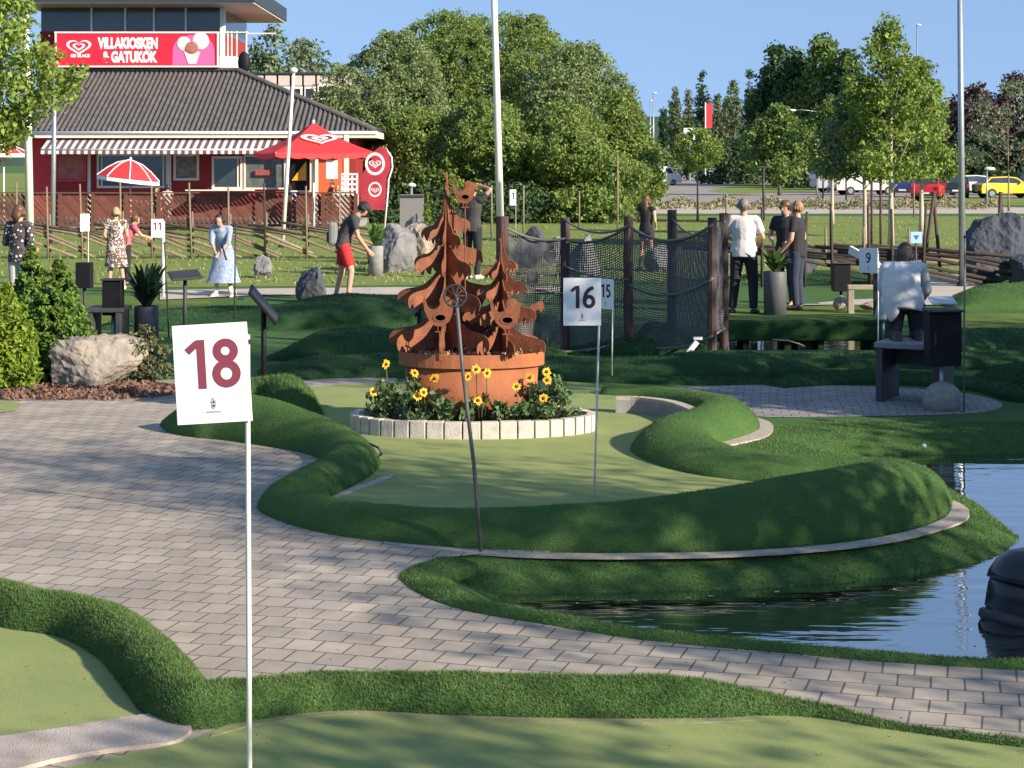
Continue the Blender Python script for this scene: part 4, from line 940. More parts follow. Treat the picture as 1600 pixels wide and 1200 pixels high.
def person(label, foot, rz, H, J=None, fem=False, skin=None, top=None, sleeve=0.55, bottom=None, leg_len=1.0, shoe=None, hair=None,
           hairlen=0.0, skirt=None, fat=1.0, hat=None, group=None, vox=0.013, beard=None, cuff=False):
    o = thing('person', label, 'person', foot, rz, group); sc = H/1.76
    j = {k: Vector(v) for k, v in BASEJ.items()}
    for k, v in (J or {}).items(): j[k] = Vector(v)
    j = {k: v*sc for k, v in j.items()}
    f = fat*sc; sw = (j['rs']-j['ls']).normalized(); hw = (j['rh']-j['lh']).normalized(); mb = MB()
    tw = .93 if fem else 1.0
    # torso
    def torso(m_, g, lo='pel', hi=True):
        P_ = [j['pel']-(j['wai']-j['pel']).normalized()*.09*sc, j['pel'], j['wai'], j['che'], j['nek']-(j['nek']-j['che'])*.28, j['nek']]
        rr = [(.10*f+g, .09*f+g), (.165*f+g, .115*f+g), (.138*f*tw+g, .105*f+g), (.168*f*tw+g, .118*f+g), (.150*f*tw+g, .085*f+g), (.05*sc+g, .05*sc+g)]
        m_.tube(P_, rr, 14, sw)
        cap_tube(m_, j['ls'], j['rs'], .058*sc+g, .058*sc+g)
    torso(mb, 0)
    hd = j['hed']; up = (hd-j['nek']).normalized()
    face = j.get('face', None)
    fw = (face/sc if face is not None else Vector((0, 1, 0))); fw = (fw-up*fw.dot(up)).normalized(); rt_ = fw.cross(up)
    Mh = Matrix((rt_, fw, up)).transposed()
    cap_tube(mb, j['nek']-up*.03*sc, hd-up*.03*sc, .055*sc, .052*sc)
    mb.ell(hd, (.075*sc, .092*sc, .11*sc), 14, 10, Mh); mb.ell(hd-up*.05*sc+fw*.03*sc, (.055*sc, .058*sc, .062*sc), 10, 8, Mh)
    mb.ell(hd+fw*.097*sc-up*.012*sc, (.014*sc, .02*sc, .026*sc), 8, 6, Mh)
    for s_ in (-1, 1): mb.ell(hd+rt_*s_*.078*sc-up*.01*sc, (.012*sc, .02*sc, .03*sc), 8, 6, Mh)
    for L in ('l', 'r'):
        sh, el, wr = j[L+'s'], j[L+'e'], j[L+'w']
        cap_tube(mb, sh, el, .050*f, .038*f); cap_tube(mb, el, wr, .040*f, .026*f)
        d = (wr-el).normalized()
        hdn = j.get(L+'hand'); d2 = hdn.normalized() if hdn is not None else (d+Vector((0, .25, -.1))).normalized()
        sd_ = sw if abs(sw.dot(d2)) < .8 else Vector((0, 1, 0)); sd_ = (sd_-d2*sd_.dot(d2)).normalized(); pn = d2.cross(sd_)
        # palm, four curled fingers and a thumb
        mb.tube([wr, wr+d2*.035*sc, wr+d2*.085*sc], [(.024*sc, .018*sc), (.038*sc, .016*sc), (.036*sc, .013*sc)], 8, pn)
        for q in range(4):
            b0 = wr+d2*.082*sc+pn*(q-1.5)*.019*sc; ln = (.062, .072, .068, .052)[q]*sc
            e1 = b0+d2*ln*.5+sd_*(-.006*sc); e2 = e1+(d2*.6+sd_*-.5*(1 if L == 'r' else -1)).normalized()*ln*.5
            mb.tube([b0, e1, e2], [.0095*sc, .009*sc, .007*sc], 6)
        b0 = wr+d2*.03*sc+pn*.03*sc; mb.tube([b0, b0+(pn*.7+d2*.7)*.035*sc, b0+(pn*.6+d2*1.2)*.055*sc], [.012*sc, .010*sc, .008*sc], 6)
        hp, kn, an, to = j[L+'h'], j[L+'k'], j[L+'a'], j[L+'t']
        cap_tube(mb, hp, kn, .088*f, .056*f); cap_tube(mb, kn, an, .056*f, .036*sc); cap_tube(mb, an, to, .040*sc, .032*sc)
    body = mb.build('body', skin or M_skin, o); remesh(body, vox*.75)
    for s_ in (-1, 1):
        MB().ell(hd+fw*.083*sc+rt_*s_*.031*sc+up*.008*sc, (.011*sc, .008*sc, .007*sc), 8, 5, Mh).build('eye', M_eye, body, True)
    MB().ell(hd+fw*.086*sc-up*.055*sc, (.022*sc, .008*sc, .006*sc), 8, 5, Mh).build('mouth', M_lip, body, True)
    if top:
        m_ = MB(); torso(m_, .016*sc)
        if not skirt: m_.tube([j['pel']-up*.10*sc*0.7-Vector((0, 0, .03*sc)), j['pel']+Vector((0, 0, .02)), j['wai']], [(.178*f, .135*f), (.185*f, .135*f), (.155*f, .122*f)], 14, sw)
        for L in ('l', 'r'):
            sh, el, wr = j[L+'s'], j[L+'e'], j[L+'w']
            if sleeve <= 0.0: continue
            if sleeve <= 1: m_.tube([sh, sh.lerp(el, sleeve*.5), sh.lerp(el, sleeve)], [.066*f, .066*f, .064*f], 10)
            else:
                cap_tube(m_, sh, el, .064*f, .054*f); e_ = el.lerp(wr, sleeve-1); m_.tube([el, e_], [.054*f, .044*f], 10)
        b = m_.build('shirt', top, o); remesh(b, vox)
    if bottom:
        m_ = MB(); m_.tube([j['wai']-(j['wai']-j['pel'])*.15, j['pel'], j['pel']-Vector((0, 0, .10*sc))], [(.150*f, .118*f), (.180*f, .132*f), (.16*f, .125*f)], 14, hw)
        for L in ('l', 'r'):
            hp, kn, an = j[L+'h'], j[L+'k'], j[L+'a']
            cap_tube(m_, hp, kn, .102*f, .074*f) if leg_len >= .5 else m_.tube([hp, hp.lerp(kn, leg_len*2)], [.104*f, .098*f], 12)
            if leg_len > .5: m_.tube([kn, kn.lerp(an, .5), kn.lerp(an, min(1, (leg_len-.5)*2))], [.074*f, .066*f, .058*f], 10)
        b = m_.build('trousers', bottom, o); remesh(b, vox)
    if skirt:
        sm, ln, flare = skirt; m_ = MB(); n = 28; rows = 9; dn = (j['lk']+j['rk'])/2*0.35+(j['la']+j['ra'])/2*0.65-j['pel']
        dn = dn.normalized(); V_ = []
        for i in range(rows+1):
            t_ = i/rows; c = j['wai'].lerp(j['pel'], min(1, t_*5)) if t_ < .2 else j['pel']+dn*((t_-.2)/.8*ln*sc)
            rx = (.145+.05*min(1, t_*5))*f+flare*t_*t_*sc; ry = (.115+.035*min(1, t_*5))*f+flare*t_*t_*.8*sc
            for k in range(n):
                a = 2*math.pi*k/n; fo = 1+.06*t_*math.sin(a*7+i*.3)+.03*t_*math.sin(a*11)
                V_.append((c.x+rx*fo*math.cos(a), c.y+ry*fo*math.sin(a), c.z))
        m_.add(V_, [(i*n+k, i*n+(k+1) % n, (i+1)*n+(k+1) % n, (i+1)*n+k) for i in range(rows) for k in range(n)]); m_.build('skirt', sm, o, True)
    for L in ('l', 'r'):
        an, to = j[L+'a'], j[L+'t']; fwd = (to-an); fwd.z = 0; fwd.normalize()
        m_ = MB(); a0 = Vector((an.x, an.y, .035*sc))-fwd*.04*sc; z_ = an.z-.085*sc
        if abs(z_) > .2: cap_tube(m_, an+(an-to)*.1, to+(to-an)*.25, .055*sc, .042*sc)
        a0.z += z_
        if abs(z_) <= .2: m_.tube([a0-fwd*.02*sc, a0, a0+fwd*.10*sc, a0+fwd*.20*sc+Vector((0, 0, -.01*sc)), a0+fwd*.235*sc-Vector((0, 0, .015*sc))], [(.02*sc, .02*sc), (.042*sc, .045*sc), (.046*sc, .042*sc), (.046*sc, .026*sc), (.02*sc, .012*sc)], 10, fwd.cross(Vector((0, 0, 1))))
        if cuff: m_.tube([an-Vector((0, 0, .03*sc)), an.lerp(j[L+'k'], .3)], [.045*sc, .05*sc], 10)
        m_.build('shoe', shoe or M_shoe, o, True)
    if hair:
        m_ = MB(); m_.ell(hd-fw*.018*sc+up*.022*sc, (.086*sc, .094*sc, .108*sc), 14, 10, Mh)
        if hairlen: m_.tube([hd-fw*.06*sc+up*.03*sc, hd-fw*.09*sc-up*.08*sc, hd-fw*.085*sc-up*hairlen*.6*sc, hd-fw*.07*sc-up*hairlen*sc], [(.08*sc, .05*sc), (.085*sc, .045*sc), (.075*sc, .035*sc), (.04*sc, .02*sc)], 10, rt_)
        rh_ = random.Random(int(H*1000)+len(label))
        for q in range(16):
            a_ = 2*math.pi*q/16; 
            if math.cos(a_) > .55 and hairlen == 0: continue
            if math.cos(a_) > .45: a_ += math.pi
            d_ = (fw*math.cos(a_)+rt_*math.sin(a_)); b0 = hd+d_*.075*sc+up*.03*sc; ln_ = (.05+.04*rh_.random()+hairlen*.25)*sc
            m_.tube([b0, b0+d_*.016*sc-up*ln_*.5, b0+d_*.004*sc-up*ln_], [.024*sc, .022*sc, .006*sc], 6)
        h_ = m_.build('hair', hair, o, True)
        h_.location = -fw*.014*sc
    if beard: MB().ell(hd-up*.085*sc+fw*.05*sc, (.05*sc, .045*sc, .045*sc), 10, 8, Mh).build('beard', beard, o, True)
    if hat:
        m_ = MB(); m_.ell(hd+up*.055*sc-fw*.005*sc, (.092*sc, .10*sc, .075*sc), 14, 8, Mh)
        m_.ell(hd+up*.045*sc+fw*.10*sc, (.072*sc, .075*sc, .010*sc), 12, 5, Mh); m_.build('cap', hat, o, True)
    return o, j, sc
M_eye = mat('eye_dark', (0.03, 0.02, 0.02), 0.3); M_lip = mat('lip', (0.38, 0.12, 0.10), 0.6); M_shoe = mat('shoe_dark', (0.03, 0.03, 0.03), 0.6)
M_shoe_w = mat('shoe_white', (0.75, 0.73, 0.68), 0.6); M_hair_d = mat('hair_dark', (0.03, 0.02, 0.015), 0.5, 0.4, 40, stretch=(1, 1, .1)); M_hair_b = mat('hair_brown', (0.14, 0.07, 0.035), 0.5, 0.4, 40, stretch=(1, 1, .1))
M_hair_y = mat('hair_blond', (0.52, 0.36, 0.19), 0.5, 0.4, 40, stretch=(1, 1, .1)); M_hair_g = mat('hair_grey', (0.20, 0.17, 0.15), 0.6, 0.3, 60)
M_tblack = mat('cloth_black', (0.018, 0.018, 0.024), 0.85, 0.3, 9, bump=.3, bscale=30); M_tgrey = mat('cloth_charcoal', (0.05, 0.047, 0.05), 0.85, 0.3, 9, bump=.3, bscale=30)
M_twhite = mat('cloth_white', (0.66, 0.61, 0.60), 0.85, 0.15, 7, (.5, .46, .47), bump=.6, bscale=14); M_tnavy = mat('cloth_navy', (0.025, 0.035, 0.07), 0.85, 0.3, 9)
M_tred = mat('cloth_red', (0.62, 0.02, 0.02), 0.8, 0.3, 7); M_tblue = mat('cloth_pale_blue', (0.13, 0.20, 0.36), 0.85, 0.5, 22, (0.40, 0.46, 0.58), bump=.3, bscale=30)
def floral(name, a, b, c, s_):
    m = bpy.data.materials.new(name); m.use_nodes = True; t = m.node_tree; L = t.links; bs = t.nodes['Principled BSDF']; bs.inputs['Roughness'].default_value = .85
    tc = t.nodes.new('ShaderNodeTexCoord'); vo = t.nodes.new('ShaderNodeTexVoronoi'); vo.inputs['Scale'].default_value = s_; L.new(tc.outputs['Object'], vo.inputs['Vector'])
    cr = t.nodes.new('ShaderNodeValToRGB'); cr.color_ramp.interpolation = 'CONSTANT'; e = cr.color_ramp.elements
    e[0].color = (*a, 1); e[1].position = .30; e[1].color = (*b, 1); q = e.new(.62); q.color = (*c, 1)
    L.new(vo.outputs['Distance'], cr.inputs[0]); L.new(cr.outputs[0], bs.inputs['Base Color']); return m
M_flor1 = floral('floral_dark', (0.72, 0.68, 0.62), (0.03, 0.03, 0.035), (0.08, 0.06, 0.06), 16)
M_flor2 = floral('floral_beige', (0.62, 0.42, 0.33), (0.10, 0.07, 0.07), (0.55, 0.5, 0.42), 15)
# 1 floral shirt at the left edge, seen from behind
p_ = at(30, 495); person('person in a dark floral shirt and pale trousers at the left edge, back turned', p_, R(-20), (495-318)/S(p_.y), top=M_flor1, sleeve=1.1, bottom=mat('cloth_light_grey', (.5, .48, .48), .85, .2, 7), shoe=M_shoe_w, hair=M_hair_b, hairlen=.16, fem=True, J={'lw': (-.16, .20, 1.05), 'rw': (.16, .22, 1.05)})
# 2 blond woman in a patterned dress, back turned
p_ = at(181, 452); H = (452-322)/S(p_.y)
person('blond woman in a beige patterned dress, back turned', p_, R(10), H, top=M_flor2, sleeve=.5, skirt=(M_flor2, .47, .05), shoe=M_shoe_w, hair=M_hair_y, hairlen=.05, fem=True, J={'hed': (0, .04, 1.61), 'lw': (-.15, .2, 1.0), 'rw': (.22, .15, .98), 'la': (-.14, -.02, .085), 'ra': (.17, -.02, .085)})
# 3 child in pink behind her
p_ = at(196, 446); person('child in a pink top and dark trousers behind the blond woman', p_, R(-60), 1.28*1.15, top=mat('cloth_pink', (.65, .12, .16), .85, .2, 9), sleeve=.5, bottom=M_tblack, hair=M_hair_b, fem=True, J={'pel': (0, 0, .93), 'che': (0, .12, 1.25), 'nek': (0, .18, 1.38), 'hed': (0, .24, 1.50), 'ls': (-.18, .15, 1.34), 'rs': (.18, .15, 1.34), 'le': (-.25, .3, 1.15), 're': (.25, .3, 1.15), 'lw': (-.15, .5, 1.1), 'rw': (.15, .5, 1.1)})
# 4 woman in pale blue dress putting
p_ = at(349, 464); H = (464-332)/S(p_.y)*1.04; person('dark haired woman in a long pale blue dress, bending over her putter', p_, R(172), H, top=M_tblue, sleeve=1.2, skirt=(M_tblue, .64, .15), shoe=M_shoe_w, hair=M_hair_d, hairlen=.12, fem=True, cuff=True,
       J={'pel': (0, -.05, .93), 'wai': (0, 0.0, 1.09), 'che': (0, .10, 1.27), 'nek': (0, .18, 1.41), 'hed': (0.01, .25, 1.53), 'ls': (-.18, .14, 1.37), 'rs': (.18, .14, 1.37), 'le': (-.17, .22, 1.10), 're': (.17, .22, 1.10), 'lw': (-.03, .36, .90), 'rw': (.03, .36, .86), 'face': (0, .8, -.6), 'lh': (-.09, -.04, .9), 'rh': (.09, -.04, .9), 'la': (-.16, 0, .085), 'ra': (.16, 0, .085), 'lt': (-.2, .16, .03), 'rt': (.2, .16, .03)})
def putter(label, a, b, head_dir):
    a, b = Vector(a), Vector(b); o = thing('putter', label, 'golf club', b); a = a-b
    MB().tube([a*.3, (0, 0, .02)], .007, 6).build('shaft', M_galv, o, True); MB().tube([a, a*.72], .014, 8).build('grip', M_black, o, True)
    MB().box((head_dir[0]*.05, head_dir[1]*.05, .02), (.12, .04, .03), rz=math.atan2(head_dir[1], head_dir[0])).build('head', M_dgrey, o, bevel=.006); return o
q = at(372, 468); putter('putter held by the woman in the pale blue dress', (p_.x+.03, p_.y-.34, .93), (q.x, q.y, 0), (1, 0))
# 5 man in dark shirt and red shorts
p_ = at(540, 470); H = (470-312)/S(p_.y)*1.06; person('man in a dark T-shirt and red shorts leaning forward to the right', p_, R(-84), H, top=M_tgrey, sleeve=.62, bottom=M_tred, leg_len=.40, hair=M_hair_d, hat=mat('cap_dark', (.03, .03, .035), .8), shoe=M_shoe_w,
       J={'pel': (0, -.04, .94), 'wai': (0, -.01, 1.09), 'che': (0, .08, 1.26), 'nek': (0, .19, 1.40), 'hed': (0, .30, 1.50), 'ls': (-.18, .13, 1.36), 'rs': (.18, .13, 1.36), 'le': (-.19, .20, 1.06), 're': (.19, .20, 1.06), 'lw': (-.08, .36, .84), 'rw': (.07, .37, .82), 'face': (0, .85, -.5), 'lh': (-.09, -.04, .92), 'rh': (.09, -.04, .92), 'rk': (.10, .09, .5), 'ra': (.11, .04, .085), 'rt': (.12, .2, .03), 'la': (-.11, -.16, .085), 'lt': (-.12, .0, .03), 'lk': (-.10, -.06, .5)})
q = at(558, 471); putter('putter held by the man in the red shorts', (p_.x+.38, p_.y, .88), (q.x+.25, q.y-.2, 0), (0, 1))
s_ = S(p_.y); MB_ = thing('backpack', 'grey backpack with black edges on the back of the man in the red shorts', 'backpack', (p_.x-.165*1.0, p_.y, EYE-(365-HOR)/s_), R(6))
MB().box((-.05, 0, 0), (.16, .28, .40)).build('bag', mat('bag_grey', (.22, .22, .22), .8, .2, 6), MB_, bevel=.05); MB().box((-.135, 0, -.06), (.05, .20, .18)).build('pocket', M_dgrey, MB_, bevel=.02)
MB().tube([(.02, -.09, .16), (.14, -.11, .12), (.12, -.11, -.14)], .015, 6).build('strap', M_black, MB_)
# 6 person with arm raised behind the sculpture
p_ = at(738, 436); H = (436-284)/S(p_.y); person('person in charcoal clothes with one arm raised, behind the taller steel spruce', p_, R(-28), H, top=M_tgrey, sleeve=.6, bottom=M_tblack, hair=M_hair_b, shoe=M_shoe_w,
       J={'rs': (.185, 0, 1.44), 're': (.34, .06, 1.62), 'rw': (.13, .14, 1.68), 'rhand': (-1, 0, .2), 'lw': (-.22, .2, 1.0)})
# 7 girl in black top, shorts
p_ = at(1010, 422); H = (422-304)/S(p_.y); person('young woman in a black top and shorts behind the net fence', p_, R(-30), H, top=M_tblack, sleeve=0, bottom=M_tblack, leg_len=.18, hair=M_hair_b, hairlen=.3, fem=True, shoe=M_shoe_w, J={'lw': (-.12, .2, 1.15), 'rw': (.16, .18, 1.0), 'la': (-.1, -.2, .12), 'lk': (-.1, .0, .5), 'lt': (-.1, -.08, .03)})
# 8 man in white shirt
p_ = at(1162, 490); H = (490-308)/S(p_.y); person('grey haired man in a white shirt and black trousers, back turned', p_, R(-12), H, top=M_twhite, sleeve=.75, bottom=M_tblack, hair=M_hair_g, fat=1.10,
       J={'le': (-.27, .05, 1.16), 're': (.28, .05, 1.16), 'lw': (-.17, .26, 1.10), 'rw': (.19, .25, 1.04), 'lk': (-.13, .02, .5), 'rk': (.14, .02, .5), 'la': (-.17, 0, .085), 'ra': (.15, -.03, .085), 'lt': (-.24, .15, .03), 'rt': (.2, .14, .03)})
# 9, 10 two men by the tall planter
p_ = at(1228, 480); H = (480-306)/S(p_.y); person('bearded man in black with a dark cap, behind the man in dark jeans', p_, R(150), H*.97, top=M_tblack, sleeve=.6, bottom=M_tblack, hair=M_hair_d, hat=M_hair_b, beard=M_hair_g, J={'lw': (-.14, .24, 1.08), 'rw': (.14, .24, 1.08), 'le': (-.27, .02, 1.15), 're': (.27, .02, 1.15), 'face': (0.2, .9, -.2)})
p_ = at(1246, 485); H = (485-312)/S(p_.y); person('blond man in a black T-shirt and dark blue jeans beside a tall planter', p_, R(62), H, top=M_tblack, sleeve=.6, bottom=M_tnavy, hair=mat('hair_sand', (.32, .19, .09), .6, .3, 60), J={'lw': (-.2, .22, .92), 'rw': (.2, .2, .92), 'le': (-.24, .02, 1.14)})
# 11 stooping person at the bench
p_ = at(1423, 622); p_.z = 0; H = 1.66
person('person in a loose white blouse kneeling on the bench', (p_.x-.02, p_.y+.12, .0), R(-6), H, top=mat('cloth_blouse', (.66, .65, .66), .85, .12, 7, bump=.7, bscale=12), sleeve=1.5, bottom=M_tblack, hair=M_hair_d, hairlen=.26, fem=True, fat=1.05,
       J={'pel': (0, -.02, 1.02), 'wai': (.01, .06, 1.16), 'che': (0, .18, 1.30), 'nek': (-.0, .30, 1.40), 'hed': (0.02, .34, 1.50), 'ls': (-.19, .26, 1.36), 'rs': (.19, .26, 1.36), 'le': (-.21, .38, 1.12), 're': (.26, .34, 1.12), 'lw': (-.10, .48, .98), 'rw': (.24, .50, 1.0), 'face': (0, .6, -1),
          'lh': (-.1, 0, .98), 'rh': (.1, 0, .98), 'lk': (-.12, .04, .66), 'la': (-.12, -.24, .66), 'lt': (-.12, -.36, .60), 'rk': (.12, .06, .66), 'ra': (.12, -.18, .665), 'rt': (.12, -.30, .60)})
blouse_wearer = [o_ for o_ in COL.objects if o_.get('label', '').startswith('person in a loose white blouse')][0]
m_ = MB(); m_.tube([(-.06, .04, 1.24), (-.09, -.02, 1.08), (-.13, -.07, .96), (-.15, -.09, .84), (-.16, -.09, .76)], [(.17, .13), (.17, .13), (.115, .09), (.065, .05), (.02, .02)], 14, (1, 0, 0)); remesh(m_.build('blouse_tail', MATS['cloth_blouse'], blouse_wearer), .014)
# people sitting on the kiosk terrace (only heads and shoulders show above the rail)
def sitter(label, px, py, Y, topm, hair, rz=0.0, fem=False):
    p_ = atY(px, py, Y); z0_ = p_.z-1.22
    return person(label, (p_.x, Y, z0_), rz, 1.7, top=topm, sleeve=.6, bottom=M_tnavy, hair=hair, fem=fem, vox=.022,
        J={'pel': (0, 0, .50), 'wai': (0, .0, .66), 'che': (0, .02, .86), 'nek': (0, 0.02, 1.03), 'hed': (0, .04, 1.18), 'ls': (-.185, .02, .98), 'rs': (.185, .02, .98), 'le': (-.22, .12, .72), 're': (.22, .12, .72), 'lw': (-.12, .34, .70), 'rw': (.12, .34, .70),
           'lh': (-.1, .05, .48), 'rh': (.1, .05, .48), 'lk': (-.12, .48, .50), 'rk': (.12, .48, .50), 'la': (-.12, .46, .10), 'ra': (.12, .46, .10), 'lt': (-.12, .6, .04), 'rt': (.12, .6, .04)})
M_tcream = mat('cloth_cream', (.6, .5, .45), .85, .2, 6)
sitter('seated person in a cream top right of the small red parasol', 262, 290, 65.0, M_tcream, M_hair_d, R(40))
sitter('seated person in a pale pink top under the small red parasol', 246, 294, 64.5, mat('cloth_rose', (.55, .3, .3), .85), M_hair_b, R(150), True)
sitter('seated person in a rust red top under the right end of the big red parasol', 520, 283, 64.5, mat('cloth_rust', (.42, .10, .05), .85), M_hair_b, R(120))
sitter('seated person in a pale grey top nearest the white lattice', 528, 292, 64.0, mat('cloth_pale', (.5, .47, .47), .85), M_hair_y, R(60), True)
sitter('seated person in a blue top behind the leaning lamp pole', 452, 290, 65.5, mat('cloth_sky', (.25, .34, .5), .85), M_hair_g, R(200))

# ================================================================== MIDDLE GROUND THINGS
# thujas, shrub and boulder at the left
M_thuja = mat('leaf_thuja', (0.075, 0.15, 0.03), 0.65, 0.5, 3, (0.14, 0.22, 0.035), island=0.45, transl=0.15, spec=0.25)
M_thuja_l = mat('leaf_thuja_lime', (0.24, 0.32, 0.03), 0.65, 0.4, 3, (0.09, 0.16, 0.02), island=0.4, transl=0.2, spec=0.25)
def thuja(label, px, py, top, wpx, m_, seed, dy=0.0):
    p_ = at(px, py); p_.y += dy; s_ = S(p_.y); p_.x = (px-800)/s_
    h = EYE-(top-HOR)/s_
    return tree('thuja', label, 'conifer', p_, h, wpx/s_, 'cone', m_, M_bark, seed, z0=0.02, nclump=520, per=46, leaf=0.055, cr=0.085, limbs=4, inner=0.55, trunk_r=.04, wob=.12, group='thujas in the bark bed')
thuja('dark green thuja cone, tallest, behind the others at the left', 50, 590, 378, 150, M_thuja, 1, 1.0)
thuja('green thuja cone beside the boulder, middle one of the three', 92, 598, 398, 165, M_thuja, 2, .3)
thuja('yellow green thuja cut by the left edge', 12, 606, 436, 120, M_thuja_l, 3)
p_ = at(228, 598); tree('shrub', 'small loose olive brown shrub right of the boulder', 'shrub', p_, .62, .52, 'round', mat('leaf_olive', (.12, .12, .05), .7, .4, 6, (.07, .09, .03), island=.4), M_bark, 5, z0=.02, nclump=60, per=30, leaf=.045, cr=.07, limbs=6, trunk_r=.012)
M_rock = mat('rock_warm', (0.42, 0.33, 0.24), 0.9, 0.7, 3.5, (0.20, 0.17, 0.14), bump=1.6, bscale=9, spec=.2)
M_rockg = mat('rock_grey', (0.24, 0.235, 0.23), 0.9, 0.5, 3, (0.13, 0.13, 0.135), bump=1.4, bscale=8, spec=.2)
M_rockd = mat('rock_dark', (0.085, 0.095, 0.115), 0.85, 0.5, 2.5, (0.04, 0.045, 0.06), bump=1.5, bscale=7, spec=.3)
p_ = at(145, 609); rock('boulder', 'big warm grey boulder in front of the thujas in the bark bed', (p_.x-.02, p_.y+.35, 0), (136/S(p_.y), .7, 84/S(p_.y)), mat('boulder_stone', (0.34, 0.295, 0.24), 0.9, 0.7, 3.5, (0.17, 0.155, 0.14), bump=1.6, bscale=9, spec=.2), 23, R(-16), cuts=6, boxy=.75, n=4, rough=.05)
p_ = at(190, 562); rock('boulder', 'small grey rock behind the big boulder beside the thujas', (p_.x, p_.y, 0), (.36, .4, .34), M_rockg, 12, 0, boxy=.3)
p_ = at(52, 606); rock('boulder', 'little pale stone between the yellow green thuja and the big boulder', (p_.x, p_.y, 0), (.10, .1, .08), M_rockg, 13, 0, n=2)
for (px, py, w_, h_, m_, sd, lab, bx) in [
  (489, 472, 56, 50, M_rockd, 31, 'blue grey boulder in front of the man in the red shorts', .4),
  (618, 425, 84, 74, M_rockg, 32, 'grey slab like rock right of the pale planter with green leaves', .3),
  (660, 415, 78, 62, M_rock, 33, 'tan cracked boulder left of the taller steel spruce', .3),
  (648, 395, 40, 60, M_rockg, 34, 'grey leaning boulder behind the tan cracked one', .1),
  (828, 418, 60, 60, M_rockd, 35, 'dark rock with pale veins behind the shorter steel spruce', .3),
  (866, 415, 46, 45, M_rockg, 36, 'pale grey rock left of the net fence, beside the dark veined one', .2),
  (910, 432, 62, 62, M_rockg, 37, 'rounded brown grey rock seen through the netting', .2),
  (413, 434, 40, 34, M_rockg, 38, 'small pointed grey rock right of the woman in the pale blue dress', .2),
  (1030, 424, 60, 40, M_rockg, 39, 'low grey rock seen through the netting beside the young woman', .2),
  (1250, 440, 56, 50, M_rockd, 40, 'dark rock behind the man in dark jeans', .2)]:
    p_ = at(px, py); rock('boulder', lab, p_, (w_/S(p_.y), .8*w_/S(p_.y), h_/S(p_.y)*1.12), m_, sd, sd*.7, cuts=11, boxy=bx)
p_ = at(1552, 440); rk = rock('boulder', 'biggest dark blue grey boulder at the right, behind the lit turf mound', (p_.x, p_.y, 0), (118/S(p_.y), 1.6, 118/S(p_.y)*1.1), M_rockd, 51, R(20), cuts=16, boxy=.2, n=4, rough=.045)
p_ = at(1520, 440); rock('boulder', 'lower dark boulder leaning against the biggest dark one', (p_.x, p_.y-.6, 0), (.8, .9, .62), M_rockd, 52, R(70))
p_ = at(1594, 446); rock('boulder', 'dark boulder cut by the right edge beside the biggest dark one', (p_.x, p_.y-.5, 0), (.95, .9, .66), M_rockd, 53, R(10))
for (px, py, w_, h_, lab) in [(1313, 487, 28, 18, 'small pale stone under the black litter box by the timber frame'), (1358, 487, 30, 12, 'flat pale stone right of the timber frame')]:
    p_ = at(px, py); rock('boulder', lab, (p_.x, p_.y, 0.03), (w_/S(p_.y), .3, h_/S(p_.y)*1.2), M_rock, 60+px % 7, 0)

# tall cylinder planters with leafy plants
def planter(label, px, py, w_, top, plant_top, m_, leafm, seed, spread=1.0, dark=False):
    p_ = at(px, py); s_ = S(p_.y); r_ = w_/2/s_; h = EYE-(top-HOR)/s_
    o = thing('tall_planter', label, 'planter', p_, 0, 'tall cylinder planters with leafy plants')
    MB().lathe((0, 0, 0), [(r_*.97, -.03), (r_, h-.005), (r_*.985, h), (r_*.9, h), (r_*.88, h-.06), (.01, h-.07)], 32).build('pot', m_, o, True)
    rs = np.random.RandomState(seed); ph = EYE-(plant_top-HOR)/s_-h; V_, F_ = [], []
    for k in range(64):
        a = rs.random()*6.28; L = ph*(.55+.6*rs.random()); out = spread*L*(.25+.75*rs.random()); wl = .03+.025*rs.random(); pts = []
        for i in range(6):
            t_ = i/5; x = out*t_; z = L*(1.35*t_-.75*t_*t_*(1.1 if out > .6*L else .6)); pts.append((x, z, wl*math.sin(math.pi*min(.97, .08+t_*.92))**.7))
        b0 = len(V_)
        for x, z, w2 in pts:
            for s2 in (-1, 1): V_.append((x*math.cos(a)-s2*w2*math.sin(a), x*math.sin(a)+s2*w2*math.cos(a), h-.06+z))
        for i in range(5): F_.append((b0+2*i, b0+2*i+1, b0+2*i+3, b0+2*i+2))
    np_obj('plant', V_, F_, leafm, o); return o
M_lf = mat('leaf_plant', (0.11, 0.20, 0.045), .45, .4, 6, (.07, .14, .035), island=.3, transl=.3); M_lfd = mat('leaf_plant_dark', (0.03, 0.075, 0.03), .45, .4, 6, island=.3, transl=.2)
planter('pale grey cylinder planter with bright green leaves beside the man in the red shorts', 587, 431, 24, 384, 346, M_conc_g, M_lf, 1, .7)
planter('dark grey cylinder planter with green leaves in front of the man in dark jeans', 1211, 492, 36, 424, 380, mat('pot_grey', (.10, .105, .115), .6, .3, 4), M_lf, 2, .8)
planter('dark grey cylinder planter with dark leaves behind the boulder at the left', 229, 556, 38, 478, 400, mat('pot_dark', (.075, .08, .09), .6, .3, 4), M_lfd, 3, .8)
